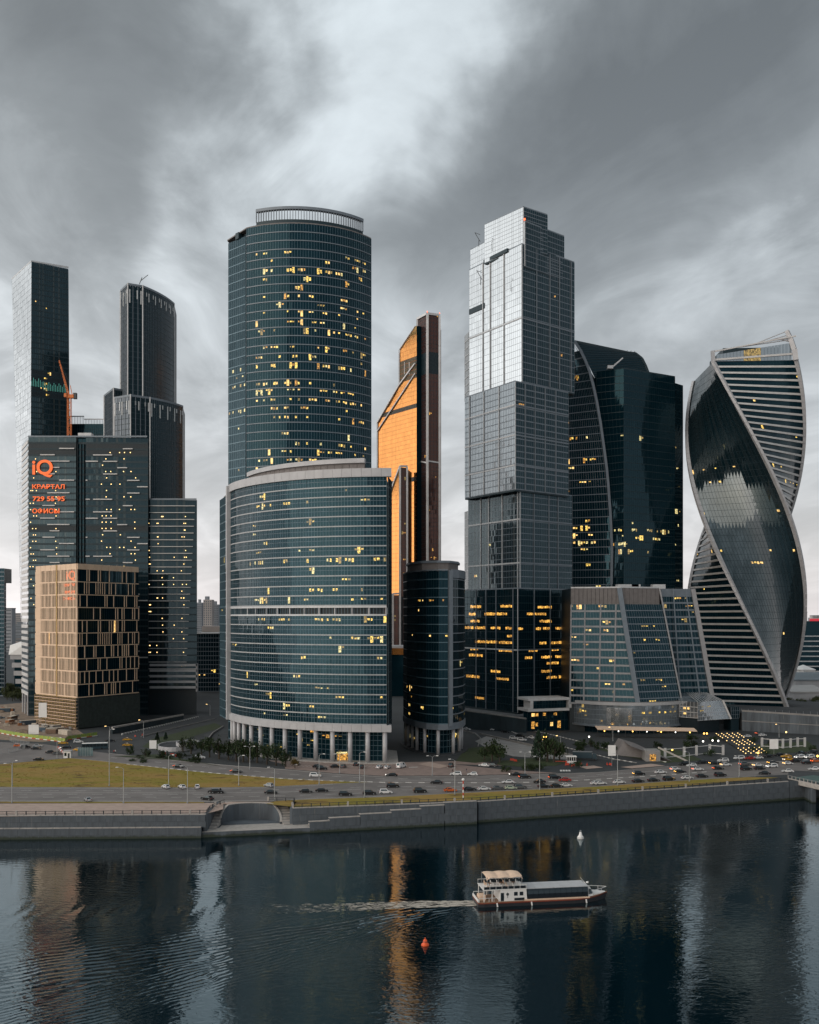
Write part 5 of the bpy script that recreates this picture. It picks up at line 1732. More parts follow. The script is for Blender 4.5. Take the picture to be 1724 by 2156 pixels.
# meadow material: dry autumn grass, greener in places, a few bare patches
def grass_mat():
    m, nt, out = new_mat('meadow_grass')
    g = N(nt)
    b = g.node('ShaderNodeBsdfPrincipled')
    nt.links.new(b.outputs[0], out.inputs[0])
    t = g.node('ShaderNodeTexCoord')
    mp = g.node('ShaderNodeMapping')
    mp.inputs['Scale'].default_value = (.45, 1, 1)
    nt.links.new(t.outputs['Object'], mp.inputs[0])
    p = mp.outputs[0]
    n1 = g.noise(p, .07, 6, .62, .6)
    n2 = g.noise(p, .9, 5, .7, .2)
    c = g.mix(g.ramp(n1, [(.40, 0.0), (.58, 1.0)]), (0.185, 0.165, 0.028), (0.28, 0.175, 0.06))
    c = g.mix(g.ramp(n2, [(.3, 0.0), (.75, .6)]), c, (0.34, 0.26, 0.075))
    n3 = g.noise(p, .16, 4, .6, .4)
    c = g.mix(g.ramp(n3, [(.57, 0.0), (.68, .85)]), c, (0.10, 0.065, 0.038))
    g.put(b.inputs['Base Color'], c)
    b.inputs['Roughness'].default_value = .95
    b.inputs['Specular IOR Level'].default_value = .1
    bn = g.node('ShaderNodeBump')
    bn.inputs['Strength'].default_value = .7
    bn.inputs['Distance'].default_value = .15
    nt.links.new(g.noise(t.outputs['Object'], 2.5, 5), bn.inputs['Height'])
    nt.links.new(bn.outputs[0], b.inputs['Normal'])
    M['grass'] = m


grass_mat()
M['lawn'] = solid('lawn', (0.030, 0.045, 0.014), 0.95, 0, .35, .5, .5)

# --- paved ground and roads
promenade = sheet('promenade', [(-260, 1692), (430, 1690), (470, 1690), (470, 1703), (434, 1713), (-260, 1722)], .02, 'paving')
main_road = sheet('embankment_road', [(-300, 1687), (430, 1688), (583, 1686), (670, 1682), (805, 1678), (964, 1670), (1069, 1665), (1254, 1656), (1422, 1644), (1590, 1634), (1900, 1618), (1900, 1596), (1700, 1600), (1560, 1604), (1407, 1613), (1260, 1626), (1175, 1629), (990, 1634),
                            (805, 1635), (700, 1629), (600, 1620), (500, 1613), (396, 1604), (230, 1586), (150, 1575), (60, 1566), (-300, 1560)], .02, 'road')
junction = sheet('access_road', [(150, 1575), (230, 1586), (300, 1594), (330, 1580), (297, 1553), (453, 1515), (470, 1500), (430, 1498), (258, 1546), (200, 1560)], .03, 'asphalt')
meadow = [(-300, 1612), (0, 1609), (100, 1600), (148, 1596), (230, 1604), (357, 1618.6), (449, 1628), (600, 1640), (700, 1644.6), (778, 1646.6), (670, 1651), (559, 1656.5), (430, 1658), (0, 1657), (-300, 1657)]
mo = sheet('meadow', meadow, .10, 'grass', kind='structure')
verge = sheet('grass_verge', [(583, 1686), (670, 1682), (805, 1678), (964, 1670), (1069, 1665), (1254, 1656), (1422, 1644), (1575, 1636), (1640, 1637), (1422, 1656), (1254, 1667), (1069, 1679.5), (1002, 1684), (850, 1690), (720, 1696), (618, 1699), (560, 1692)], .10, 'grass')
thin_verge = sheet('grass_strip', [(-260, 1687.4), (430, 1688.6), (430, 1690.6), (-260, 1690.4)], .10, 'grass')
parking = sheet('parking_court', [(600, 1609), (720, 1611), (829, 1609), (940, 1607), (1060, 1620), (1175, 1627), (990, 1632), (805, 1633), (700, 1627), (600, 1618)], .04, 'brickpave')
sheet('forecourt', [(560, 1600), (640, 1603), (829, 1605), (1000, 1601), (1060, 1612), (940, 1608), (829, 1609.5), (720, 1611), (600, 1609)], .05, 'brickpave')

# tufts that break the flat meadow surface
tf = MB()
rg = random.Random(4)
mw_pts = [ground(x, y) for x, y in meadow[1:-1]]
for k in range(3600):
    x, y = rg.uniform(0, 770), rg.uniform(1598, 1656)
    top = 1609 - x * .088 if x < 148 else 1596 + (x - 148) * .105 if x < 449 else 1628 + (x - 449) * .056
    if y < top + 1 or (x > 430 and y > 1658 - (x - 430) * .034):
        continue
    p = ground(x, y)
    h = rg.uniform(.12, .3)
    a = rg.uniform(0, 6.28)
    d = Vector((math.cos(a), math.sin(a), 0)) * rg.uniform(.2, .6)
    tf.face(p - d + Vector((0, 0, .08)), p + d + Vector((0, 0, .08)), p + d * .4 + Vector((rg.uniform(-.2, .2), 0, h)), p - d * .6 + Vector((0, 0, h * .8)))
o = tf.build('meadow_tufts', 'grass')
o['kind'] = 'stuff'
o['label'] = 'dry yellow grass tufts on the roadside meadow'
o['category'] = 'grass'

# kerbs with painted stones
def kerb(pts, white_step=None, nm='kerb', mat='concrete', h=.16, wd=.35):
    k = structure(strip(nm, pts, wd, 0.0, h, mat))
    if white_step:
        me = MB().box(-white_step * .23, white_step * .23, -wd * .62, wd * .62, 0, h + .03).mesh('painted_stone', 'paint')
        for p, d in along(pts, white_step):
            o = link('painted_stone', me, k, local=True)
            o.location = (p.x, p.y, 0)
            o.rotation_euler = (0, 0, math.atan2(d.y, d.x))
    return k


kerb([(-260, 1611), (0, 1608.4), (100, 1599.4), (148, 1595.5), (230, 1603.5), (357, 1618)], None)
kerb([(270, 1609), (357, 1618), (449, 1627.4), (600, 1639.4), (700, 1644), (778, 1646)], 4.2)
kerb([(778, 1646), (805, 1647), (963, 1648), (1135, 1647), (1254, 1641), (1420, 1630), (1500, 1624)], 5.0)
kerb([(-260, 1657.4), (0, 1657.4), (430, 1658.4), (559, 1657), (670, 1651.5), (778, 1647)])
kerb([(-260, 1687), (430, 1688), (583, 1686), (670, 1682), (805, 1678), (964, 1670), (1069, 1665), (1254, 1656), (1422, 1644), (1590, 1634)])
kerb([(230, 1586), (396, 1604), (500, 1613), (600, 1620), (700, 1629), (805, 1635), (990, 1634), (1175, 1629), (1260, 1626), (1407, 1613)])
kerb([(258, 1546.5), (340, 1528), (418, 1509.5)], 3.0, h=.7, wd=.5)
kerb([(297, 1551.5), (370, 1533), (453, 1513.5)], None, h=.6)
kerb([(1060, 1527), (1146, 1543), (1220, 1561), (1291, 1581), (1400, 1604)], 3.6, h=.3)
kerb([(1060, 1533), (1100, 1550), (1200, 1576), (1291, 1598), (1340, 1606)], 3.6, h=.3)

# lane markings
dash = MB().box(-1.9, 1.9, -.10, .10, 0, .006).mesh('lane_marking', 'paint')
for pts, step in (([(-60, 1664), (430, 1664.5), (600, 1662), (780, 1656)], 10.0), ([(-60, 1671.5), (430, 1672)], 9.0), ([(-60, 1678), (430, 1678), (600, 1675), (800, 1668)], 9.0),
                  ([(805, 1655), (963, 1656), (1135, 1653), (1300, 1645)], 9.0), ([(805, 1663), (963, 1661.5), (1135, 1657)], 9.0), ([(240, 1595), (400, 1611), (600, 1629), (780, 1638), (960, 1640), (1160, 1637), (1400, 1621)], 9.0)):
    for p, d in along(pts, step):
        o = link('lane_marking', dash, main_road, local=True)
        o.location = (p.x, p.y, .026)
        o.rotation_euler = (0, 0, math.atan2(d.y, d.x))
for pts in ([(-200, 1668.6), (200, 1668.6), (430, 1669), (600, 1667), (760, 1661)], [(-200, 1685), (430, 1686), (583, 1684), (670, 1680), (805, 1676)], [(-200, 1659), (430, 1660), (559, 1658.6), (700, 1651)], [(800, 1642), (963, 1642), (1135, 1640), (1254, 1634), (1407, 1620)]):
    structure(strip('edge_line', pts, .16, .024, .030, 'paint', parent=main_road))
bay = MB().box(-2.4, 2.4, -.06, .06, 0, .006).mesh('bay_line', 'paint')
for k in range(22):
    p = ground(632 + k * 8.6, 1612.5 + max(0, k - 12) * .15)
    o = link('bay_line', bay, parking, local=True)
    o.location = (p.x, p.y, .045)
    o.rotation_euler = (0, 0, rad(72))
zeb = MB().box(-2.0, 2.0, -.45, .45, 0, .006).mesh('crossing_stripe', 'paint')
for cx_, cy_, n, dx_, rot in ((433, 1562, 6, 5.2, 80), (1181, 1622, 4, 5.8, 84), (870, 1615, 1, 1, 20), (950, 1616, 1, 1, 150)):
    for k in range(n):
        p = ground(cx_ + k * dx_, cy_)
        o = link('crossing_stripe', zeb, main_road, local=True)
        o.location = (p.x, p.y, .05)
        o.rotation_euler = (0, 0, rad(rot))
for pts in ([(880, 1609), (905, 1604), (945, 1613), (925, 1618)], [(1306, 1615), (1370, 1608), (1400, 1612), (1330, 1618)], [(1218, 1614), (1250, 1612), (1270, 1616), (1235, 1619)]):
    sheet('traffic_island', pts, .14, 'paving')

# slopes, roundabouts, side roads on the tower side
sheet('paved_slope', [(1024, 1549.6), (1116, 1570), (1211, 1594), (1209, 1600), (1140, 1596), (1080, 1592), (1030, 1578), (1000, 1560)], .05, 'concrete')
structure(strip('slope_parapet', [(1010, 1546), (1024, 1549), (1116, 1569.5), (1211, 1593.5)], .5, 0, .9, 'concrete'))
sheet('ramp_road', [(976, 1520), (1060, 1528), (1200, 1557), (1400, 1604), (1330, 1606), (1211, 1592), (1116, 1569), (1024, 1549), (985, 1540)], .03, 'asphalt')
sheet('service_road', [(430, 1545), (470, 1530), (500, 1570), (560, 1592), (600, 1603), (520, 1603), (450, 1590), (425, 1566)], .03, 'asphalt')
sheet('green_island', [(1050, 1602), (1120, 1596), (1200, 1602), (1170, 1612), (1090, 1614), (1045, 1610)], .12, 'lawn')
sheet('green_bank', [(400, 1552), (470, 1530), (452, 1522), (320, 1556), (300, 1572), (345, 1582), (380, 1560)], .08, 'lawn')
sheet('green_bank', [(240, 1592), (330, 1588), (450, 1610), (470, 1614), (400, 1603)], .12, 'lawn')
sheet('green_bank', [(1255, 1575), (1420, 1575), (1480, 1600), (1400, 1606), (1300, 1590)], .06, 'lawn')
sheet('green_bank', [(1560, 1570), (1700, 1560), (1724, 1580), (1600, 1590)], .06, 'lawn')
sheet('green_bank', [(980, 1575), (1040, 1570), (1050, 1600), (1000, 1606), (960, 1602)], .06, 'lawn')
structure(strip('curved_kerb_wall', [(432, 1574), (436, 1560), (448, 1545), (470, 1531)], .5, 0, 1.0, 'concrete'))
structure(strip('curved_kerb_wall', [(972, 1538), (1000, 1545), (1012, 1556), (1006, 1572)], .4, 0, .7, 'concrete'))
sheet('construction_ground', [(-200, 1500), (60, 1478), (165, 1537), (180, 1548), (90, 1562), (-200, 1545)], .03, 'earth')
sheet('site_road', [(-300, 1549), (90, 1566), (150, 1575), (60, 1566), (-300, 1562)], .035, 'road')


# --- embankment walls
def blocks(par, A, B, z0, z1, courses, size, depth=.5, mat='granite', seed=1):
    """granite facing stones in courses, broken joints"""
    A, B = Vector(A[:2]), Vector(B[:2])
    d = (B - A).normalized()
    L = (B - A).length
    n = Vector((d.y, -d.x))
    r = random.Random(seed)
    hs = (z1 - z0) / courses
    cache = {}
    for c in range(courses):
        s = -size * (.5 if c % 2 else 0)
        while s < L:
            a, b = max(0, s), min(L, s + size - .05)
            if b - a > .3:
                key = round(b - a, 2)
                me = cache.get(key)
                if me is None:
                    me = cache[key] = MB().box(0, b - a, -depth, 0, .02, hs - .02).mesh('granite_block', mat)
                o = link('granite_block', me, par, local=True)
                q = A + d * a + n * r.uniform(-.03, .03) + n * 0
                o.location = Vector((q.x, q.y, z0 + hs * c)) - (ROOT_LOC[par.name] if par.name in ROOT_LOC else Vector())
                o.rotation_euler = (0, 0, math.atan2(d.y, d.x))
            s += size


def wall(name, label, A, B, z0, z1, courses, size, thick=.9, coping=True, seed=1):
    t = thing(name, label, 'wall', (A[0], A[1], z0))
    d = (Vector(B[:2]) - Vector(A[:2])).normalized()
    n = Vector((d.y, -d.x))
    blocks(t, A, B, z0, z1, courses, size, .5, seed=seed)
    a, b = Vector(A[:2]) + n * .02, Vector(B[:2]) + n * .02
    MB().band([(a.x - n.x * thick, a.y - n.y * thick, z0), (b.x - n.x * thick, b.y - n.y * thick, z0)], [(a.x - n.x * thick, a.y - n.y * thick, z1 - .02), (b.x - n.x * thick, b.y - n.y * thick, z1 - .02)], thick - .3, .2).build('backing', 'granite', t)
    if coping:
        L = (Vector(B[:2]) - Vector(A[:2])).length
        k = max(1, int(L / 5))
        for i in range(k):
            p, q = Vector(A[:2]).lerp(Vector(B[:2]), i / k), Vector(A[:2]).lerp(Vector(B[:2]), (i + 1) / k - .03 / k)
            MB().band([(p.x, p.y, z1), (q.x, q.y, z1)], [(p.x, p.y, z1 + .22), (q.x, q.y, z1 + .22)], .22, .75).build('coping_stone', 'granite_pale', t)
    return t


LA = QL1 + (QL0 - QL1).normalized() * 115
wall('embankment_wall', 'upper grey granite embankment wall under the promenade railing', LA, QL1, -4.0, 0, 2, 4.5, seed=1)
la, lb = LA + Vector((0, -1.7)), QL1 + Vector((-1.2, -1.7))
wall('quay_wall', 'lower granite quay ledge rising from the river below the promenade wall', la, lb, -8.0, -3.75, 2, 4.5, 2.4, seed=2)
wall('river_wall', 'long granite river wall below the grass verge and railing', QR1 + Vector((1.0, .4)), QR2, -8.0, 0, 4, 4.5, seed=3)
wall('retaining_wall', 'granite wall behind the stepped parapet leading to the quay', QR0, QR1, -6.5, 0, 3, 4.5, seed=4)
wall('bridge_abutment', 'dark granite abutment where the river wall meets the bridge', QR2 + Vector((.3, .1)), QR3 + Vector((30, 10)), -8.0, 0, 4, 4.5, coping=False, seed=5)

# stepped parapet in front
t = thing('stepped_parapet', 'pale topped stepped parapet wall climbing beside the river', 'wall', (-31, 326, -8))
S0, S1 = Vector((-32.6, 325.2)), Vector((22.8, 339.2))
d = (S1 - S0).normalized()
xs = (652, 694, 758, 824, 886, 936, 1003)
ys = (1729, 1720.5, 1712.5, 1704.5, 1696, 1688)
nrm = Vector((d.y, -d.x))


def on_line(x):
    k = (x - CX) / F
    s = (S0.x - k * S0.y) / (k * (S1.y - S0.y) - (S1.x - S0.x))
    return S0.lerp(S1, s)


for i, y in enumerate(ys):
    a, b = on_line(xs[i]), on_line(xs[i + 1])
    z = wz(y, (a.y + b.y) / 2)
    blocks(t, a, b, -8.0, z, max(2, int((z + 8) / 2)), 4.0, .6, seed=20 + i)
    MB().band([(a.x, a.y, -8), (b.x, b.y, -8)], [(a.x, a.y, z - .02), (b.x, b.y, z - .02)], -.35, .9).build('backing', 'granite', t)
    MB().band([(a.x - d.x * .3, a.y - d.y * .3, z), (b.x, b.y, z)], [(a.x - d.x * .3, a.y - d.y * .3, z + .25), (b.x, b.y, z + .25)], .15, .8).build('coping_stone', 'granite_pale', t)
    for k in range(4):
        p, q = a.lerp(b, k / 4), a.lerp(b, (k + .99) / 4)
        zz = z - 1.0 + .22 * k
        MB().band([(p.x, p.y, zz - .4), (q.x, q.y, zz - .4)], [(p.x, p.y, zz), (q.x, q.y, zz)], -.9, 3.4).build('walkway_step', 'granite_pale', t)

# semicircular landing with two stairs
t = thing('river_landing', 'semicircular granite landing with curved wall and two stairs down to the river', 'landing stage', (-52, 325, -8))
zp = -5.4
plat = [(-66.4, 317.6), (-31.2, 324.9), (-31.2, 329.5), (-38.6, 330.5), (-38.6, 341), (-65.0, 341), (-65.0, 319.4)]
MB().prism(plat, -8.0, zp).build('platform_base', 'granite', t)
pc = (-52.6, 330.6)
nx = 16
for i in range(nx):
    for j in range(5):
        x0 = -66.2 + 35.0 * i / nx
        y0 = 317.9 + 7.2 * i / nx + j * 1.9
        if -62.5 < x0 < -40 or j < 3:
            MB().hexa([(x0, y0, zp), (x0 + 2.15, y0 + .45, zp), (x0 + 2.15, y0 + 2.3, zp), (x0, y0 + 1.86, zp), (x0, y0, zp + .05), (x0 + 2.15, y0 + .45, zp + .05), (x0 + 2.15, y0 + 2.3, zp + .05), (x0, y0 + 1.86, zp + .05)]).build('paving_slab', 'granite_pale', t)
RX, RY = 9.6, 8.6


def niche(a, g=0.0):
    return Vector((pc[0] + (RX + g) * math.cos(rad(a)), pc[1] + (RY + g) * math.sin(rad(a))))


def topz(a):
    return -.05 if 50 < a < 150 else (-.05 - 4.6 * (50 - a) / 50 if a <= 50 else -.05 - 3.2 * (a - 150) / 35)


N_ = 30
for i in range(N_):
    a0, a1 = 185 - 185 * i / N_, 185 - 185 * (i + .97) / N_
    p, q, p2, q2 = niche(a0), niche(a1), niche(a0, .7), niche(a1, .7)
    MB().hexa([(p.x, p.y, zp), (q.x, q.y, zp), (q2.x, q2.y, zp), (p2.x, p2.y, zp), (p.x, p.y, topz(a0)), (q.x, q.y, topz(a1)), (q2.x, q2.y, topz(a1)), (p2.x, p2.y, topz(a0))]).build('curved_wall_block', 'granite', t)
    MB().hexa([(p.x, p.y, topz(a0)), (q.x, q.y, topz(a1)), (q2.x, q2.y, topz(a1)), (p2.x, p2.y, topz(a0)), (p.x, p.y, topz(a0) + .2), (q.x, q.y, topz(a1) + .2), (q2.x, q2.y, topz(a1) + .2), (p2.x, p2.y, topz(a0) + .2)]).build('coping_stone', 'granite_pale', t)
# terrace at road level behind the curved wall
tb = [niche(a, .65) for a in range(140, 39, -5)]
MB().prism([(p.x, p.y) for p in tb] + [(-38.6, 341.4), (-38.6, 343), (-65, 343), (-65, 341.4)], -.3, -.02).build('terrace', 'paving', t)
ns = 18
for i in range(ns):
    z = zp + (0 - zp) * (i + 1) / ns
    s0, s1 = i / ns, (i + 1) / ns
    MB().box(-64.9, -62.6 + .6 * s0, 322.5 + 18.8 * s0, 322.5 + 18.8 * s1, zp, z).build('step', 'granite_pale' if i % 2 else 'concrete', t)
    a, b = Vector((-41.2, 328.6)).lerp(Vector((-47.0, 341.0)), s0), Vector((-41.2, 328.6)).lerp(Vector((-47.0, 341.0)), s1)
    MB().hexa([(a.x, a.y, zp), (a.x + 4.2, a.y + .9, zp), (b.x + 4.2, b.y + .9, zp), (b.x, b.y, zp), (a.x, a.y, z), (a.x + 4.2, a.y + .9, z), (b.x + 4.2, b.y + .9, z), (b.x, b.y, z)]).build('step', 'granite_pale' if i % 2 else 'concrete', t)
blocks(t, (-38.6, 341.2), (-38.2, 330.0), zp, 0, 3, 3.0, .5, seed=30)
MB().box(-39.6, -38.65, 329.7, 341.4, zp, .1).build('stair_wall', 'granite', t)
MB().box(-65.9, -64.95, 318.8, 341.4, zp, .1).build('stair_wall', 'granite', t)


# --- railings
def railing(label, pts, step=3.05, h=1.15, group=None, z=.2, heavy=6):
    q = [Vector((p[0], p[1], 0)) for p in pts]
    t = thing('railing', label, 'railing', (q[0].x, q[0].y, z), group)
    pos = []
    s = 0.0
    for a, b in zip(q, q[1:]):
        L = (b - a).length
        d = (b - a).normalized()
        while s < L:
            pos.append((a + d * s, d))
            s += step
        s -= L
        for zz in (z + h, z + .35):
            MB().beam((a.x, a.y, zz), (b.x, b.y, zz), .12, .13).build('rail', 'steel_dark', t)
        m = MB()
        k = int(L / .45)
        for i in range(k):
            p = a.lerp(b, i / k)
            m.box(p.x - .018, p.x + .018, p.y - .018, p.y + .018, z + .35, z + h)
        m.build('baluster', 'steel_dark', t, kind='stuff')
    pa = MB().box(-.13, .13, -.13, .13, 0, h + .12).mesh('post', 'steel_dark')
    pb = MB().box(-.3, .3, -.3, .3, 0, h + .2).mesh('post', 'granite_pale')
    for i, (p, d) in enumerate(pos):
        o = link('post', pb if i % heavy == 0 else pa, t, local=True)
        o.location = Vector((p.x, p.y, z)) - ROOT_LOC[t.name]
        o.rotation_euler = (0, 0, math.atan2(d.y, d.x))


railing('dark iron railing along the paved promenade above the embankment wall', [tuple(LA + Vector((0, .4))), tuple(QL1 + Vector((0, .4))), (-65.4, 326), (-64.6, 333), (-62.5, 338)])
railing('dark iron railing along the grass verge above the river wall', [tuple(QR0 + Vector((0, .5))), tuple(QR1 + Vector((0, .5))), tuple(QR2 + Vector((0, .5)))])
railing('short iron railing at the head of the landing stairs', [(-48.5, 342.4), (-44, 341.9), (-39.2, 341.2), (-39.0, 331)])

M['bridge_green'] = solid('bridge_green', (0.06, 0.11, 0.10), 0.7, 0, .15)
# --- bridge at the far end of the river wall
t = thing('road_bridge', 'low road bridge leaving the embankment junction over the river', 'bridge', (160, 380, 0))
b0, b1 = ground(1659, 1639), ground(1790, 1668)
b2, b3 = ground(1800, 1632), ground(1660, 1622)
MB().prism([(b0.x, b0.y), (b1.x, b1.y), (b2.x + 30, b2.y), (b3.x, b3.y)], -1.4, .06).build('deck', 'asphalt', t)
MB().band([(b0.x, b0.y, -1.5), (b1.x, b1.y, -1.5)], [(b0.x, b0.y, .25), (b1.x, b1.y, .25)], .3, .4).build('fascia', 'granite_pale', t)
MB().prism([tuple(ground(x, y).xy) for x, y in ((1668, 1637), (1712, 1632), (1760, 1640), (1730, 1650))], .06, .12).build('painted_surface', 'bridge_green', t)
for k in range(16):
    p = b0.lerp(b1, k / 15)
    MB().box(p.x - .12, p.x + .12, p.y - .12, p.y + .12, .25, 1.35).build('post', 'granite_pale', t)
MB().beam((b0.x, b0.y, 1.35), (b1.x, b1.y, 1.35), .16, .16).build('rail', 'steel', t)
for s in (.45, .95):
    p = b0.lerp(b1, s)
    MB().prism([(p.x - .8, p.y + .6), (p.x + .8, p.y + .9), (p.x + 2, p.y + 16), (p.x, p.y + 16)], -9, -1.4).build('pier', 'granite', t)

# retaining wall of the upper ring road
t = thing('ring_road_wall', 'long dark retaining wall carrying the upper road below the twisted tower', 'wall', (240, 545, 0))
p0, p1 = ground(1562, 1538), ground(1900, 1556)
for k in range(16):
    a, b = p0.lerp(p1, k / 16), p0.lerp(p1, (k + .985) / 16)
    MB().band([(a.x, a.y, 0), (b.x, b.y, 0)], [(a.x, a.y, 10.6 - .1 * k), (b.x, b.y, 10.5 - .1 * k)], .3, .6).build('wall_panel', 'granite', t)
MB().prism([(p0.x, p0.y + .5), (p1.x, p1.y + .5), (p1.x, p1.y + 60), (p0.x, p0.y + 60)], 0, 9.9).build('road_deck', 'asphalt', t)
for zz, mt in ((10.7, 'concrete'),):
    MB().band([(p0.x, p0.y, zz), (p1.x, p1.y, zz - 1.7)], [(p0.x, p0.y, zz + .9), (p1.x, p1.y, zz - .8)], .1, .4).build('parapet', mt, t)
MB().band([(p0.x, p0.y, 5.4), (p1.x, p1.y, 4.6)], [(p0.x, p0.y, 5.8), (p1.x, p1.y, 5.0)], .5, .2).build('string_course', 'concrete', t)
for k in range(22):
    q = p0.lerp(p1, k / 22)
    MB().box(q.x - .08, q.x + .08, q.y + 12, q.y + 12.2, 9.9, 11.4).build('rail_post', 'steel', t)


# sloping approach road with a pale parapet at the foot of the stacked tower
t = thing('elevated_ramp', 'dark approach ramp with thin pale parapet at the foot of the stacked tower', 'ramp', (45, 556, 0))
ra, rb_ = Vector((wx(968, 566), 566.0)), Vector((wx(1108, 546), 546.0))
za, zb2 = wz(1495, 566), wz(1514, 546)
nseg = 10
for k in range(nseg):
    p, q = ra.lerp(rb_, k / nseg), ra.lerp(rb_, (k + .985) / nseg)
    z0, z1 = za + (zb2 - za) * k / nseg, za + (zb2 - za) * (k + 1) / nseg
    MB().band([(p.x, p.y, 0), (q.x, q.y, 0)], [(p.x, p.y, z0), (q.x, q.y, z1)], .2, .5).build('wall_panel', 'darkground', t)
    MB().band([(p.x, p.y, z0), (q.x, q.y, z1)], [(p.x, p.y, z0 + .8), (q.x, q.y, z1 + .8)], .3, .3).build('parapet', 'concrete', t)
# walls of the sunken carriageway by the beige block
t = thing('underpass_wall', 'dark underpass wall with pale coping beside the scaffolded base', 'wall', (-160, 560, 0))
ua, ub = ground(236, 1545), ground(386, 1516)
for k in range(14):
    p, q = ua.lerp(ub, k / 14), ua.lerp(ub, (k + .98) / 14)
    MB().band([(p.x, p.y, 0), (q.x, q.y, 0)], [(p.x, p.y, 3.0), (q.x, q.y, 3.0)], .3, .4).build('wall_panel', 'darkground', t)
    MB().band([(p.x, p.y, 3.0), (q.x, q.y, 3.0)], [(p.x, p.y, 3.9), (q.x, q.y, 3.9)], .45, .5).build('coping_stone', 'granite_pale', t)


# ================================================================== FAR BUILDINGS
def far_city():
    r = random.Random(3)
    mats = []
    for k, c in enumerate(((.30, .31, .33), (.36, .33, .32), (.24, .26, .29), (.40, .39, .38))):
        M['far%d' % k] = solid('far%d' % k, c, .9, 0, .2, .03)
        mats.append('far%d' % k)
    M['far_win'] = solid('far_win', (.10, .12, .14), .4, 0, .2, .05)
    for k in range(86):
        Y = r.uniform(1700, 5200)
        x = r.choice([r.uniform(-40, 60), r.uniform(410, 475), r.uniform(1660, 1760), r.uniform(-40, 1760), r.uniform(1440, 1480), r.uniform(-20, 60)])
        h = r.uniform(18, 48) if r.random() < .8 else r.uniform(55, 80)
        wd, dp = r.uniform(25, 90), r.uniform(14, 30)
        X_ = wx(x, Y)
        mt = r.choice(mats)
        desc = {'far0': 'grey', 'far1': 'brownish', 'far2': 'dark grey', 'far3': 'cream'}[mt] + (' high-rise' if h > 50 else ' long low' if wd > 55 else ' narrow')
        t = thing('apartment_block', desc + ' apartment block in the far city', 'building', (X_, Y, 0), desc + ' apartment blocks in the far city')
        MB().box(X_ - wd / 2, X_ + wd / 2, Y, Y + dp, 0, h).build('wall', mt, t)
        MB().box(X_ - wd / 2 - .5, X_ + wd / 2 + .5, Y - .5, Y + dp + .5, h, h + 1.5).build('roof', 'far_roof', t)
        n = max(2, int(h / 6))
        for f in range(n):
            MB().box(X_ - wd * .46, X_ + wd * .46, Y - .3, Y, h * (f + .35) / n, h * (f + .75) / n).build('window_band', 'far_win', t)
    # residential towers seen between the slabs
    for x0, x1, yt, Y, mt, lb in ((428, 446, 1262, 1500, 'far1', 'stepped brown residential tower in the gap beside the twin slab'), (414, 425, 1268, 1560, 'far2', 'slim grey residential tower next to the stepped brown one'), (446, 460, 1272, 1540, 'far2', 'grey residential tower with lower roof in the gap by the curved block')):
        t = thing('residential_tower', lb, 'apartment tower', (wx(x0, Y), Y, 0))
        X0, X1, z = wx(x0, Y), wx(x1, Y), wz(yt, Y)
        MB().box(X0, X1, Y, Y + 18, 0, z).build('wall', mt, t)
        MB().box(X0 + 2, X0 + (X1 - X0) * .55, Y + 2, Y + 12, z, z + 5).build('roof_house', 'far2', t)
        for f in range(22):
            for j in range(4):
                a = X0 + (X1 - X0) * (j + .2) / 4
                MB().box(a, a + (X1 - X0) * .13, Y - .2, Y + .01, z - 4 - f * 3.4, z - 2 - f * 3.4).build('window', 'far_win', t)
    # low dark glazed building with lit ground floors
    t = thing('dark_glazed_block', 'low dark glazed building with yellow lit storeys in the gap beside the curved block', 'building', (wx(440, 850), 850, 0))
    X0, X1 = wx(412, 850), wx(480, 850)
    facade(t, [(X0, 850), (X1, 852)], levels(0, wz(1334, 850), 13), 2.2, 'glass_dark', 'frame_mid', sp_h=.5, mw=.2, mo=.2, seed=3, cells=lit_cells(13, 12, 3, {'*': 0, 2: .3, 3: .5, 4: .2, 1: .3}, (1, 3)), lits=('lit_yellow', 'lit_amber', 'lit_full'))
    MB().box(X0, X1, 853, 880, 0, wz(1334, 850)).build('core', 'black', t)
    MB().box(X0, X1, 849.5, 880, wz(1334, 850), wz(1332, 850)).build('roof', 'frame_light', t)
    MB().box(wx(425, 900), wx(480, 900), 900, 940, 0, wz(1318, 900)).build('rear_hall', 'far1', t)
    # dark tower at the edge
    t = thing('dark_edge_tower', 'dark glass tower with light side strip rising beyond the construction site', 'office tower', (wx(0, 800), 800, 0))
    X0, X1, Z = wx(-30, 800), wx(9, 800), wz(1196, 800)
    facade(t, [(X0, 800), (X1, 800)], levels(0, Z, 30), 1.8, 'glass_dark', 'frame_mid', sp_h=.8, mw=.15, seed=2)
    facade(t, [(X1, 800), (wx(12.5, 815), 815)], levels(0, wz(1226, 800), 28), 1.8, 'glass_silver', 'frame_mid', sp_h=.6, mw=.15, seed=3)
    MB().prism([(X0, 800.8), (X1 - .3, 800.8), (wx(12, 815), 815), (X0, 820)], 0, wz(1226, 800)).build('core', 'black', t)
    MB().box(X0, X1 - .5, 800.8, 816, wz(1226, 800), Z).build('upper_core', 'black', t)
    # white angular hall
    t = thing('white_hall', 'white angular exhibition hall with dark window bands beyond the construction site', 'building', (wx(32, 900), 900, 0))
    Y = 905.0
    X0, X1 = wx(18, Y), wx(60, Y)
    zt, zm = wz(1349, Y), wz(1378, Y)
    MB().hexa([(X0, Y, zm), (X1, Y, zm), (X1, Y + 40, zm), (X0, Y + 40, zm), (X0 - 1, Y + 6, zt - 4), (X1, Y + 3, zt), (X1, Y + 40, zt + 3), (X0, Y + 40, zt)]).build('roof', 'white', t)
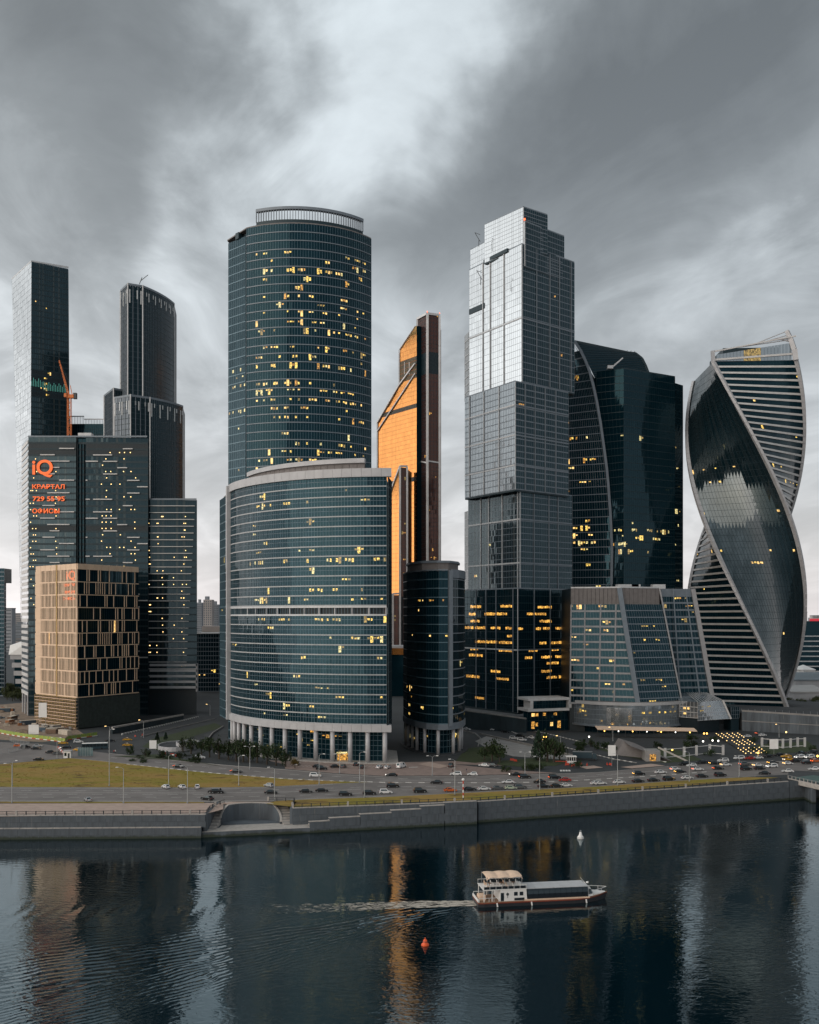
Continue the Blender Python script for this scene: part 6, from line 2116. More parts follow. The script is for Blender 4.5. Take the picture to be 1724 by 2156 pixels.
    for k in range(4):
        a, b = zm * (1 - k / 4), zm * (1 - (k + .58) / 4)
        MB().box(X0 + k * 1.6 + 1, X1, Y + 1, Y + 38, b, a).build('white_band', 'clad_grey', t)
    MB().box(X0 + 4.5, X1, Y + 2, Y + 37, 0, zm - .5).build('window_band', 'glass_dark', t)
    # striped office with the round sign
    t = thing('striped_office', 'dark office with pale floor stripes and a round red and blue roof sign', 'office building', (wx(1700, 900), 900, 0))
    Y = 900.0
    X0, X1, z = wx(1676, Y), wx(1790, Y), wz(1309, Y)
    MB().box(X0, X1, Y + .4, Y + 40, 0, z).build('core', 'glass_dark', t)
    for k in range(8):
        zz = wz(1340 + k * 10.6, Y)
        MB().box(X0 - .3, X1, Y - .4, Y + .39, zz, zz + 1.0).build('floor_band', 'frame_light', t)
    MB().box(X0 - .2, X1 + .2, Y, Y + 40, z, z + .8).build('roof', 'frame_dark', t)
    c = Vector((wx(1687, Y), Y + 2, wz(1289, Y)))
    M['sign_blue'] = emit('sign_blue', (0.02, 0.10, 0.32), .25)
    M['sign_red'] = emit('sign_red', (0.65, 0.04, 0.06), .45)
    for (a0, a1, mt) in ((70, 250, 'sign_red'), (-110, 70, 'sign_blue')):
        pts = [c + Vector((math.cos(rad(a0 + (a1 - a0) * i / 16)) * 3.2, 0, math.sin(rad(a0 + (a1 - a0) * i / 16)) * 3.2)) for i in range(17)]
        m = MB()
        m.face(*[p + Vector((0, -.5, 0)) for p in pts])
        m.face(*[p + Vector((0, .5, 0)) for p in pts])
        for p, q in zip(pts, pts[1:] + pts[:1]):
            m.face(p + Vector((0, -.5, 0)), q + Vector((0, -.5, 0)), q + Vector((0, .5, 0)), p + Vector((0, .5, 0)))
        m.build('sign_half', mt, t)
    M['sign_cyan'] = emit('sign_cyan', (0.12, 0.35, 0.48), .4)
    for k in range(4):
        MB().box(c.x - 3.4 + k * 1.8, c.x - 2.0 + k * 1.8, c.y, c.y + .4, z + .8, z + 3.4).build('sign_letter_block', 'sign_cyan', t)
    MB().box(wx(1708, Y), X1, Y + 3, Y + 4, z + .8, z + 3).build('roof_sign', 'sign_red', t)
    for x0, x1, y0, y1, Y, nm, mt, lb in ((1676, 1790, 1418, 1447, 760, 'grey_hall', 'far_roof', 'grey roofed hall below the striped office'), (1674, 1740, 1446, 1470, 720, 'white_shed', 'far3', 'white flat shed in front of the grey roofed hall'), (1692, 1716, 1402, 1420, 800, 'pale_annex', 'white', 'small white annex between the striped office and the grey hall')):
        t = thing(nm, lb, 'building', (wx(x0, Y), Y, 0))
        MB().box(wx(x0, Y), wx(x1, Y), Y, Y + 22, 0, wz((y0 + y1) / 2, Y)).build('wall', 'clad_grey' if mt != 'white' else 'white', t)
        MB().hexa([(wx(x0, Y) - 1, Y - 1, wz((y0 + y1) / 2, Y)), (wx(x1, Y), Y - 1, wz((y0 + y1) / 2, Y)), (wx(x1, Y), Y + 23, wz((y0 + y1) / 2, Y)), (wx(x0, Y) - 1, Y + 23, wz((y0 + y1) / 2, Y)),
                   (wx(x0, Y) - 1, Y - 1, wz((y0 + y1) / 2, Y) + .8), (wx(x1, Y), Y - 1, wz((y0 + y1) / 2, Y) + .8), (wx(x1, Y), Y + 23, wz(y0, Y)), (wx(x0, Y) + 8, Y + 23, wz(y0, Y))]).build('roof', mt, t)


far_city()

# ================================================================== TREES
LEAF = {}


def leaf_mat(name, col, col2):
    m, nt, out = new_mat(name)
    g = N(nt)
    b = g.node('ShaderNodeBsdfPrincipled')
    geo = g.node('ShaderNodeNewGeometry')
    g.put(b.inputs['Base Color'], g.mix(geo.outputs['Random Per Island'], col, col2))
    b.inputs['Roughness'].default_value = .7
    b.inputs['Specular IOR Level'].default_value = .2
    nt.links.new(b.outputs[0], out.inputs[0])
    M[name] = m


leaf_mat('leaf_dark', (.010, .022, .010), (.035, .055, .018))
leaf_mat('leaf_mid', (.020, .032, .010), (.060, .070, .022))
leaf_mat('leaf_autumn', (.06, .05, .012), (.14, .09, .02))
leaf_mat('needle', (.008, .020, .014), (.025, .045, .025))


def crown_mesh(kind, seed, mat):
    r = random.Random(seed)
    m = MB()
    cl = []
    if kind == 'round':
        for _ in range(30):
            v = Vector((r.gauss(0, 1), r.gauss(0, 1), r.gauss(0, 1))).normalized() * r.uniform(.3, 1.0)
            cl.append((Vector((v.x * .85, v.y * .85, .60 + v.z * .38)), r.uniform(.16, .34)))
    elif kind == 'bush':
        for _ in range(22):
            v = Vector((r.gauss(0, 1), r.gauss(0, 1), r.gauss(0, 1))).normalized() * r.uniform(.3, 1.0)
            cl.append((Vector((v.x * .8, v.y * .8, .48 + v.z * .42)), r.uniform(.2, .32)))
    else:
        for k in range(34):
            h = .12 + .86 * k / 34
            rr = (1 - h) * .62 + .03
            a = k * 2.4
            cl.append((Vector((math.cos(a) * rr * .8, math.sin(a) * rr * .8, h)), .07 + .16 * (1 - h)))
    for c, s in cl:
        for _ in range(20):
            v = Vector((r.gauss(0, 1), r.gauss(0, 1), r.gauss(0, .8)))
            p = c + v.normalized() * s * r.uniform(.3, 1.1)
            a = Vector((r.gauss(0, 1), r.gauss(0, 1), r.gauss(0, .7))).normalized() * r.uniform(.035, .075)
            b = a.orthogonal().normalized() * a.length * r.uniform(.5, .9)
            m.face(p - a - b, p + a - b * .6, p + a * .8 + b, p - a * .7 + b * .8)
    return m.mesh('crown', mat)


def trunk_mesh(kind, seed):
    r = random.Random(seed)
    m = MB()
    if kind == 'needle':
        m.tube((0, 0, 0), (0, 0, .9), .035, .008, 8)
    else:
        z0 = .34 if kind == 'round' else .2
        m.tube((0, 0, 0), (.01, .0, z0), .045, .03, 8)
        for k in range(5):
            a = k * 1.26 + r.random()
            m.tube((.01, 0, z0 * .9), (math.cos(a) * .35, math.sin(a) * .35, z0 + .3 + r.random() * .12), .022, .007, 6)
        m.tube((.01, 0, z0), (0, 0, .85), .028, .008, 6)
    return m.mesh('trunk', 'bark')


def tree(x, y, kind, hgt, wid, label, group, leaf, name=None, seed=0):
    key = (kind, leaf, seed % 4)
    if key not in LEAF:
        LEAF[key] = (crown_mesh(kind, seed % 4 + 3, leaf), trunk_mesh(kind, seed % 4))
    p = ground(x, y)
    nm = name or {'round': 'street_tree', 'bush': 'shrub', 'needle': 'conifer'}[kind]
    t = thing(nm, label, {'round': 'tree', 'bush': 'shrub', 'needle': 'tree'}[kind], tuple(p), group, R.uniform(0, 6))
    for part, me in zip(('crown', 'trunk'), LEAF[key]):
        o = link(part, me, t, local=True)
        s = wid if part == 'crown' else hgt * .9
        o.scale = (s if part == 'crown' else hgt, s if part == 'crown' else hgt, hgt)
    return t


row = [(385, 1582, 7), (402, 1587, 8), (424, 1588, 7.5), (441, 1594, 9), (461, 1597, 9.5), (481, 1600, 9), (497, 1602, 10), (512, 1604, 10), (524, 1604, 9), (541, 1606, 9.5), (562, 1609, 9), (581, 1611, 9.5), (601, 1614, 8)]
for k, (x, y, h) in enumerate(row):
    tree(x, y, 'round', h, h * .42, 'dark leafy tree in the row before the curved block colonnade', 'trees in a row before the colonnade', 'leaf_dark', seed=k)
tree(621, 1617, 'round', 4.5, 2.0, 'small yellowing tree at the end of the row beside the parking court', None, 'leaf_autumn', seed=2)
for k, (x, y) in enumerate(((273, 1588), (306, 1593), (343, 1597), (379, 1601), (414, 1604))):
    tree(x, y, 'bush', 4.6, 3.0, 'clipped round dark shrub in the hedge along the access road', 'round shrubs along the access road', 'leaf_dark', seed=k)
for k, (x, y, h) in enumerate(((331, 1562, 5), (349, 1557, 4))):
    tree(x, y, 'needle', h, h * .5, ('taller' if k == 0 else 'shorter') + ' small conifer on the lawn beside the round pools', None, 'needle', seed=k)
tree(1133, 1601, 'needle', 13, 6, 'tall pointed spruce on the green island beside the guard booth', None, 'needle', seed=1)
for k, (x, y, h, wd) in enumerate(((1152, 1603, 13, 4.6), (1166, 1605, 11, 4.4), (1178, 1603, 9, 3.6))):
    tree(x, y, 'round', h, wd, 'dense dark tree standing behind the guard booth', 'dark trees behind the guard booth', 'leaf_dark', seed=k)
for k, (x, y, h, wd) in enumerate(((1036, 1603, 10, 5.0), (1052, 1606, 8, 4.2), (1020, 1600, 6, 3.6))):
    tree(x, y, 'round', h, wd, 'spreading dark tree on the bank beside the curved ramp', 'dark trees beside the curved ramp', 'leaf_dark', seed=k + 1)
for k, (x, y) in enumerate(((1108, 1621), (1140, 1620), (1124, 1622), (1214, 1616), (1066, 1625))):
    tree(x, y, 'bush', 3.2, 3.4, 'low dark shrub by the roadside near the striped ramp', 'low shrubs near the striped ramp', 'leaf_dark', seed=k)
r = random.Random(12)
for k in range(26):
    x = r.uniform(1215, 1300) if k < 9 else r.uniform(1290, 1720)
    y = 1570 + r.uniform(-6, 14) if k < 9 else r.uniform(1560, 1592)
    tree(x, y, 'bush', r.uniform(2.5, 5), r.uniform(2.2, 4), 'dark shrub in the planting below the gridded office block', 'dark shrubs below the gridded office block', 'leaf_dark', seed=k)
for k in range(14):
    tree(r.uniform(255, 420), 1590 + k * 1.15 + 1.5, 'bush', 1.3, 2.6, 'low clipped hedge plant along the access road', 'low hedge plants along the access road', 'leaf_dark', name='hedge_plant', seed=k)
for k in range(16):
    x = 6 + k * 3
    tree(r.uniform(10, 46), r.uniform(1450, 1476), 'round', r.uniform(5, 9), r.uniform(3, 5), 'dull green tree beyond the construction site near the white hall', 'trees near the white hall', 'leaf_mid', seed=k)
for k in range(12):
    tree(r.uniform(1640, 1724), r.uniform(1478, 1490), 'round', r.uniform(5, 8), r.uniform(3, 5), 'dull green tree behind the ring road wall', 'trees behind the ring road wall', 'leaf_mid', seed=k)

# ================================================================== VEHICLES
PAINT = {}
for nm, c in (('black', (.010, .011, .013)), ('white', (.72, .72, .72)), ('silver', (.42, .44, .46)), ('grey', (.10, .105, .11)), ('red', (.42, .03, .02)), ('orange', (.62, .13, .02)), ('yellow', (.70, .36, .015)), ('green', (.45, .52, .40))):
    m = solid('car_' + nm, c, .28, .1, .06)
    m.node_tree.nodes['Principled BSDF'].inputs['Coat Weight'].default_value = .6
    M['car_' + nm] = m
M['car_glass'] = glass('car_glass', (.008, .012, .015), 1.6, blinds=0, wob=0)
M['tyre'] = solid('tyre', (.012, .012, .013), .8)
CARS = {}


def car_parts(kind):
    L, W, hb, hr = {'sedan': (4.7, 1.84, .92, 1.45), 'suv': (4.8, 1.95, 1.08, 1.78), 'hatch': (4.2, 1.78, .95, 1.52), 'van': (5.4, 2.0, 1.15, 2.3)}[kind]
    a, b = -L / 2, L / 2
    lo = [(a, .34), (a, .72), (a + .12, hb - .06), (a + .9, hb), (b - 1.25, hb), (b - .3, hb - .16), (b, .62), (b, .34)]
    cab = {'sedan': (a + .55, a + 1.25, b - 2.05, b - 1.15), 'suv': (a + .12, a + .45, b - 2.0, b - 1.15), 'hatch': (a + .15, a + .65, b - 1.9, b - 1.05), 'van': (a + .05, a + .15, b - 1.5, b - .75)}[kind]
    m = MB()
    n = len(lo)
    prof = []
    for s, w_ in ((-1, W / 2 - .08), (-1, W / 2), (1, W / 2), (1, W / 2 - .08)):
        pass
    rows = []
    for sy, shrink in ((-W / 2, .0), (W / 2, .0)):
        rows.append([(x, sy * (1 - .07 * (abs(x) / b) ** 3), z) for x, z in lo])
    i = len(m.v)
    m.v += rows[0] + rows[1]
    m.f.append(tuple(range(i + n - 1, i - 1, -1)))
    m.f.append(tuple(range(i + n, i + 2 * n)))
    for k in range(n):
        j = (k + 1) % n
        m.f.append((i + k, i + j, i + n + j, i + n + k))
    wb, wt = W / 2 - .06, W / 2 - .24
    x0, x1, x2, x3 = cab
    C = [(x0, -wb, hb - .02), (x3, -wb, hb - .02), (x3, wb, hb - .02), (x0, wb, hb - .02), (x1, -wt, hr), (x2, -wt, hr), (x2, wt, hr), (x1, wt, hr)]
    m.hexa(C)
    V = [Vector(p) for p in C]

    def win(p, q, r_, s_, u0, u1, v0, v1, out_):
        def at(u, v_):
            return (p.lerp(q, u)).lerp(s_.lerp(r_, u), v_)
        w_ = MB()
        nn = ((q - p).cross(s_ - p)).normalized() * out_
        w_.face(*[at(u, v_) + nn for u, v_ in ((u0, v0), (u1, v0), (u1, v1), (u0, v1))])
        return w_
    parts = [('body', m, 'paint', None)]
    parts.append(('side_window', win(V[0], V[1], V[5], V[4], .12 if kind != 'van' else .62, .88, .16, .88, .015), 'car_glass', None))
    parts.append(('side_window', win(V[2], V[3], V[7], V[6], .12, .88 if kind != 'van' else .38, .16, .88, .015), 'car_glass', None))
    parts.append(('windscreen', win(V[1], V[2], V[6], V[5], .08, .92, .10, .92, .015), 'car_glass', None))
    parts.append(('rear_window', win(V[3], V[0], V[4], V[7], .1, .9, .14, .9, .015), 'car_glass', None))
    wr = .34 if kind in ('sedan', 'hatch') else .39
    for sx in (a + .85, b - .9):
        for sy in (-1, 1):
            wm = MB().tube((sx, sy * (W / 2 - .2), wr), (sx, sy * (W / 2 + .01), wr), wr, wr * .96, 14)
            parts.append(('wheel', wm, 'tyre', None))
    for sy in (-1, 1):
        parts.append(('headlight', MB().box(b - .12, b + .02, sy * (W / 2 - .32) - .2, sy * (W / 2 - .32) + .2, .62, .80), 'head', None))
        parts.append(('tail_light', MB().box(a - .02, a + .1, sy * (W / 2 - .28) - .2, sy * (W / 2 - .28) + .2, .68, .92), 'tailm', None))
    return parts


RIMS = {}


def rim_mesh(me):
    c = sum((v_.co for v_ in me.vertices), Vector()) / len(me.vertices)
    s_ = 1 if c.y > 0 else -1
    rr = max(v_.co.z for v_ in me.vertices) - c.z
    y_ = max(abs(v_.co.y) for v_ in me.vertices)
    return MB().tube((c.x, s_ * (y_ - .05), c.z), (c.x, s_ * (y_ + .015), c.z), rr * .62, rr * .55, 10).mesh('rim', 'steel')


def vehicle(p, kind, colour, heading, label, group, lights=''):
    key = (kind, colour, lights)
    if key not in CARS:
        out = []
        for nm, mb, mt, _ in car_parts(kind):
            mt = {'paint': 'car_' + colour, 'head': 'lamp_white' if 'h' in lights else 'steel', 'tailm': 'tail' if 't' in lights else ('lamp_amber' if 'o' in lights else 'tail_off')}.get(mt, mt)
            out.append((nm, mb.mesh(nm, mt)))
        if colour == 'yellow':
            out.append(('roof_sign', MB().box(-.3, .1, -.35, .35, 1.44, 1.62).mesh('roof_sign', 'white')))
        CARS[key] = out
    nm = {'sedan': 'car', 'suv': 'suv_car', 'hatch': 'hatchback_car', 'van': 'camper_van'}[kind] if colour != 'yellow' else 'taxi'
    t = thing(nm, label, 'van' if kind == 'van' else ('taxi' if colour == 'yellow' else 'car'), (p.x, p.y, p.z), group, rad(heading))
    for n_, me in CARS[key]:
        o = link(n_, me, t, local=True)
        if n_ == 'wheel':
            link('rim', RIMS.setdefault(me.name, rim_mesh(me)), o, local=True)
    return t


def cars(conv, rows, zone):
    for cx_, cy_, kind, colour, hd, *lt in rows:
        x, y = conv(cx_, cy_)
        p = ground(x, y + 1.2)
        p.z = .05
        lights = lt[0] if lt else ''
        what = {'sedan': 'sedan', 'suv': 'tall SUV', 'hatch': 'hatchback', 'van': 'camper van'}[kind] if colour != 'yellow' else 'taxi'
        extra = ' with tail lights on' if 't' in lights else ' with amber lights on' if 'o' in lights else ' with bright headlights' if 'h' in lights else ''
        lab = f'{colour} {what}{extra} {zone}'
        vehicle(p, kind, colour, hd + R.uniform(-2, 2), lab, f'{colour} {what}s{extra} {zone}', lights)


def c2(x, y):
    return x * .2643, 1534 + y * .2643


def c3(x, y):
    return 379.75 + x * .2643, 1519 + y * .2643


def c4(x, y):
    return 805 + x * .2643, 1488.6 + y * .2643


def c5(x, y):
    return 1215 + x * .2952, 1473.4 + y * .2952


cars(c2, [(310, 250, 'sedan', 'black', 8), (405, 190, 'sedan', 'black', 12), (455, 200, 'sedan', 'grey', 8), (525, 155, 'suv', 'black', 195, 'h'), (290, 162, 'sedan', 'black', 10), (625, 172, 'sedan', 'yellow', -6), (505, 118, 'sedan', 'yellow', 12),
          (625, 108, 'suv', 'white', 15), (1015, 90, 'sedan', 'yellow', 10), (1015, 134, 'sedan', 'yellow', 10), (200, 150, 'suv', 'black', 30), (880, 100, 'sedan', 'black', 10), (145, 140, 'hatch', 'orange', 10), (300, 140, 'sedan', 'silver', 10)], 'beside the construction site')
cars(c2, [(1320, 470, 'hatch', 'white', 128), (1450, 470, 'sedan', 'white', 125), (1570, 470, 'hatch', 'white', 105), (1710, 508, 'suv', 'black', 172), (1650, 562, 'sedan', 'black', 150), (700, 572, 'sedan', 'silver', 118)], 'on the embankment road beside the meadow')
cars(c3, [(215, 618, 'sedan', 'black', 150), (295, 566, 'suv', 'black', 0), (705, 515, 'hatch', 'silver', 140), (722, 570, 'sedan', 'black', 2), (1000, 562, 'sedan', 'black', 3), (1127, 555, 'sedan', 'black', 3), (1315, 585, 'suv', 'black', 3), (1505, 577, 'suv', 'black', 4), (1635, 570, 'suv', 'white', 4), (1692, 520, 'suv', 'black', 4)], 'on the road past the landing')
cars(c2, [(1425, 305, 'sedan', 'black', -14, 't')], 'on the slip road between meadow and hedge')
cars(c3, [(445, 402, 'sedan', 'black', -12, 't'), (1075, 436, 'suv', 'white', -4), (1682, 432, 'sedan', 'black', 178, 'h')], 'between meadow and parking court')
cars(c3, [(930, 342, 'hatch', 'white', 80), (1095, 362, 'sedan', 'black', 10), (1125, 380, 'suv', 'black', 4), (1235, 362, 'sedan', 'black', 20), (1297, 362, 'hatch', 'grey', 80), (1400, 346, 'sedan', 'black', 80), (1443, 366, 'hatch', 'black', 80), (1585, 366, 'sedan', 'white', 70), (1648, 368, 'sedan', 'white', 70), (155, 292, 'suv', 'white', 10)], 'parked before the colonnade')
cars(c4, [(150, 478, 'van', 'white', 60), (545, 472, 'suv', 'black', 80), (812, 468, 'sedan', 'white', 150), (873, 468, 'sedan', 'grey', 160, 'h'), (585, 540, 'suv', 'white', 172), (718, 540, 'hatch', 'white', 172)], 'stopped near the low black block')
cars(c4, [(430, 606, 'sedan', 'black', 175), (300, 676, 'suv', 'black', 8), (540, 668, 'sedan', 'orange', 8), (695, 661, 'sedan', 'black', 8), (810, 656, 'sedan', 'white', 8), (917, 652, 'sedan', 'grey', 8), (1020, 649, 'sedan', 'green', 8), (1097, 645, 'suv', 'grey', 8), (1285, 637, 'sedan', 'black', 8), (1388, 634, 'sedan', 'black', 8), (1460, 630, 'sedan', 'white', 8)], 'queuing beside the river verge')
cars(c4, [(1000, 602, 'sedan', 'white', 184), (1250, 600, 'sedan', 'black', 184), (1135, 562, 'suv', 'black', 4, 't'), (1057, 541, 'sedan', 'black', 184, 'h'), (1372, 566, 'suv', 'black', 6, 't'), (1452, 586, 'sedan', 'red', 184), (1707, 612, 'sedan', 'white', 10)], 'beyond the striped kerb')
cars(c4, [(725, 156, 'suv', 'white', -20), (782, 162, 'suv', 'white', -22), (675, 178, 'hatch', 'white', -40), (893, 182, 'sedan', 'white', -24), (980, 200, 'sedan', 'black', -24), (1048, 252, 'suv', 'white', -24), (1112, 264, 'suv', 'white', -24), (1100, 236, 'suv', 'black', -24), (1192, 246, 'sedan', 'white', -24), (1247, 264, 'sedan', 'black', -24)], 'parked along the ramp road')
cars(c5, [(165, 600, 'sedan', 'white', 14), (300, 592, 'sedan', 'white', 14), (435, 584, 'sedan', 'black', 14), (545, 577, 'sedan', 'black', 14), (655, 571, 'suv', 'black', 14), (785, 560, 'sedan', 'white', 14), (890, 549, 'sedan', 'black', 14), (1020, 541, 'suv', 'black', 14)], 'in the near lane queue along the grass verge')
cars(c5, [(440, 532, 'suv', 'black', 8, 'o'), (595, 520, 'sedan', 'white', 12), (700, 498, 'hatch', 'white', 12, 't'), (735, 517, 'sedan', 'black', 12, 'o'), (860, 498, 'sedan', 'white', 12, 't'), (765, 462, 'suv', 'black', 192), (815, 472, 'hatch', 'white', 192), (890, 448, 'sedan', 'black', 192), (975, 456, 'hatch', 'black', 12, 'o'), (1060, 466, 'sedan', 'white', 12, 'o'), (1005, 492, 'sedan', 'black', 12, 't'), (1040, 438, 'suv', 'white', 192)], 'before the lit stairs')
cars(c5, [(1155, 420, 'suv', 'white', 192), (1228, 420, 'sedan', 'red', 192), (1287, 416, 'sedan', 'white', 192), (1195, 463, 'suv', 'grey', 14, 't'), (1205, 497, 'suv', 'black', 14), (1290, 470, 'sedan', 'white', 14, 'o'), (1300, 492, 'sedan', 'black', 14), (1388, 478, 'suv', 'white', 194, 'h'), (1395, 452, 'sedan', 'black', 14, 'o'), (1490, 406, 'sedan', 'yellow', 194), (1505, 428, 'sedan', 'yellow', 194, 'h'), (1335, 528, 'sedan', 'black', 170), (1500, 512, 'sedan', 'white', 172), (1502, 457, 'hatch', 'white', 14, 'o'), (1585, 412, 'suv', 'white', 200, 'h'), (1655, 412, 'suv', 'white', 200, 'h'), (1640, 452, 'suv', 'black', 16), (1700, 440, 'hatch', 'orange', 16, 't'), (1595, 384, 'sedan', 'black', 200), (1680, 378, 'suv', 'black', 200), (1690, 497, 'sedan', 'white', 170), (1440, 395, 'sedan', 'black', 194), (1360, 405, 'sedan', 'black', 194), (1560, 440, 'sedan', 'black', 14)], 'at the crowded junction')
cars(c5, [(1300, 240, 'sedan', 'grey', 20, 't'), (1322, 254, 'hatch', 'white', 20), (1210, 262, 'sedan', 'white', 200)], 'behind the lit stairs')


def bus():
    p = ground(200, 1577)
    t = thing('city_bus', 'long dark blue city bus with pale roof waiting at the junction', 'bus', (p.x, p.y, .05), None, rad(14))
    M['bus_paint'] = solid('bus_paint', (.02, .045, .06), .35, .1, .1)
    MB().box(-6, 6, -1.27, 1.27, .35, 2.95).build_local = None

    def part(nm, mb, mt):
        return link(nm, mb.mesh(nm, mt), t, local=True)
    part('body', MB().box(-6, 6, -1.27, 1.27, .35, 2.9), 'bus_paint')
    part('roof', MB().hexa([(-6, -1.27, 2.9), (6, -1.27, 2.9), (6, 1.27, 2.9), (-6, 1.27, 2.9), (-5.8, -1.05, 3.1), (5.8, -1.05, 3.1), (5.8, 1.05, 3.1), (-5.8, 1.05, 3.1)]), 'white')
    for k in range(7):
        x = -5.7 + k * 1.63
        part('side_window', MB().box(x, x + 1.5, -1.285, -1.272, 1.35, 2.55), 'car_glass')
    part('windscreen', MB().box(-6.02, -6.003, -1.15, 1.15, 1.1, 2.7), 'car_glass')
    part('front_panel', MB().box(-6.03, -6.004, -1.2, 1.2, .4, 1.05), 'white')
    for x in (-4, 3.2):
        for s in (-1, 1):
            part('wheel', MB().tube((x, s * 1.0, .48), (x, s * 1.3, .48), .48, .46, 16), 'tyre')
    for s in (-1, 1):
        part('headlight', MB().box(-6.06, -6.035, s * .9 - .2, s * .9 + .2, .6, .8), 'lamp_white')


bus()
# covered lorry beside the ramp road
p = ground(1230, 1600)
t = thing('covered_truck', 'dark green box truck parked beside the ramp road below the office block', 'truck', (p.x, p.y, .05), None, rad(-10))
for nm, mb, mt in (('cargo_box', MB().box(-5, 3.4, -1.25, 1.25, 1.0, 3.7), 'bus_paint'), ('roof_edge', MB().box(-5.1, 3.5, -1.3, 1.3, 3.7, 3.85), 'steel'), ('cab', MB().hexa([(3.6, -1.2, .6), (5.5, -1.2, .6), (5.5, 1.2, .6), (3.6, 1.2, .6), (3.6, -1.15, 3.0), (5.1, -1.15, 3.0), (5.1, 1.15, 3.0), (3.6, 1.15, 3.0)]), 'bus_paint'), ('windscreen', MB().box(5.2, 5.36, -1.05, 1.05, 1.7, 2.7), 'car_glass'), ('chassis', MB().box(-4.9, 5.3, -.5, .5, .5, 1.0), 'steel_dark')):
    link(nm, mb.mesh(nm, mt), t, local=True)
for x in (-3.6, -2.4, 4.4):
    for s in (-1, 1):
        link('wheel', MB().tube((x, s * .85, .5), (x, s * 1.22, .5), .5, .48, 14).mesh('wheel', 'tyre'), t, local=True)


# ================================================================== STREET LAMPS AND SIGNS
def street_lamp(x, y, ytop, label, group, arms=1, flip=1, on=False):
    p = ground(x, y)
    h = (y - ytop) * p.y / F
    t = thing('street_lamp', label, 'street lamp', (p.x, p.y, 0), group)

    def part(nm, mb, mt, par=None):
        return link(nm, mb.mesh(nm, mt), par or t, local=True)
    part('base', MB().lathe((0, 0, 0), [(.28, 0), (.28, .5), (.18, .6)], 10), 'steel')
    part('pole', MB().tube((0, 0, .5), (0, 0, h - .6), .15, .09, 10), 'lamp_steel')
    for k in range(arms):
        s = flip if k == 0 else -flip
        arm = part('arm', MB().tube((0, 0, h - .8), (-.6 * s, -.5, h - .15), .06, .05, 6).tube((-.6 * s, -.5, h - .15), (-1.7 * s, -.9, h), .05, .05, 6), 'lamp_steel')
        part('lantern', par=arm, mb=MB().hexa([(-2.4 * s, -1.3, h - .08), (-1.5 * s, -1.0, h - .08), (-1.5 * s, -.7, h - .08), (-2.4 * s, -1.0, h - .08), (-2.3 * s, -1.25, h + .14), (-1.5 * s, -.95, h + .14), (-1.5 * s, -.75, h + .14), (-2.3 * s, -1.05, h + .14)]), mt='lamp_warm' if on else 'white')


M['lamp_steel'] = solid('lamp_steel', (.38, .39, .39), .5, .3, .1)
g1 = 'lamps along the river side of the embankment road'
for x, y, yt in ((25, 1690, 1606), (260, 1690.5, 1614), (394.6, 1691, 1611)):
    street_lamp(x, y, yt, 'grey street lamp standing between road and promenade', g1)
for x, y, yt in ((578, 1686, 1614), (767, 1679.5, 1605), (957.5, 1672.5, 1597), (1136, 1663, 1591), (1300, 1654, 1585), (1451, 1645, 1581), (1556, 1636, 1590)):
    street_lamp(x, y, yt, 'grey street lamp on the grass verge above the river wall', 'lamps on the grass verge above the river wall')
for x, y, yt in ((26, 1655, 1600), (230, 1655, 1534), (355, 1654, 1588), (502.6, 1654, 1589), (671.8, 1651, 1586), (757, 1647, 1582)):
    street_lamp(x, y, yt, 'grey street lamp along the lower edge of the meadow' if yt > 1540 else 'extra tall grey mast lamp at the lower edge of the meadow', 'lamps along the lower edge of the meadow' if yt > 1540 else None, flip=-1)
for x, y, yt in ((120, 1597, 1552), (526, 1619, 1570), (715, 1628, 1586), (910, 1633, 1590), (1105, 1629, 1582)):
    street_lamp(x, y, yt, 'thin street lamp on the tower side of the slip road', 'lamps on the tower side of the slip road', 2)
for x, y, yt in ((302, 1553, 1515), (231, 1552, 1528), (442, 1506, 1482)):
    street_lamp(x, y, yt, 'lit street lamp at the access road by the beige block', 'lit lamps by the beige block', 1, 1, True)
for x, y, yt in ((1180, 1583, 1548), (1290, 1560, 1530), (1640, 1552, 1524)):
    street_lamp(x, y, yt, 'lit street lamp below the gridded office block', 'lit lamps below the gridded office block', 1, 1, True)

# checkpoint booth, barriers, red and white road blocks
p = ground(1203 - 1, 1606)
t = thing('guard_booth', 'small white glazed guard booth with red barrier on the green island', 'booth', (p.x, p.y, 0))
MB().box(p.x - 2, p.x + 2, p.y - 1.3, p.y + 1.3, 0, 1.1).build('lower_wall', 'white', t)
MB().box(p.x - 2.3, p.x + 2.3, p.y - 1.6, p.y + 1.6, 2.8, 3.1).build('roof', 'white', t)
for k in range(5):
    MB().box(p.x - 2 + k * .95, p.x - 1.85 + k * .95, p.y - 1.3, p.y - 1.15, 1.1, 2.8).build('mullion_post', 'white', t)
MB().box(p.x - 1.9, p.x + 1.9, p.y - 1.1, p.y + 1.1, 1.1, 2.8).build('window_glass', 'car_glass', t)
MB().box(p.x - 7, p.x - 2.2, p.y - 1.6, p.y - 1.45, .9, 1.1).build('barrier_arm', 'red', t)
MB().box(p.x - 2.6, p.x - 2.1, p.y - 1.8, p.y - 1.3, 0, 1.2).build('barrier_post', 'red', t)


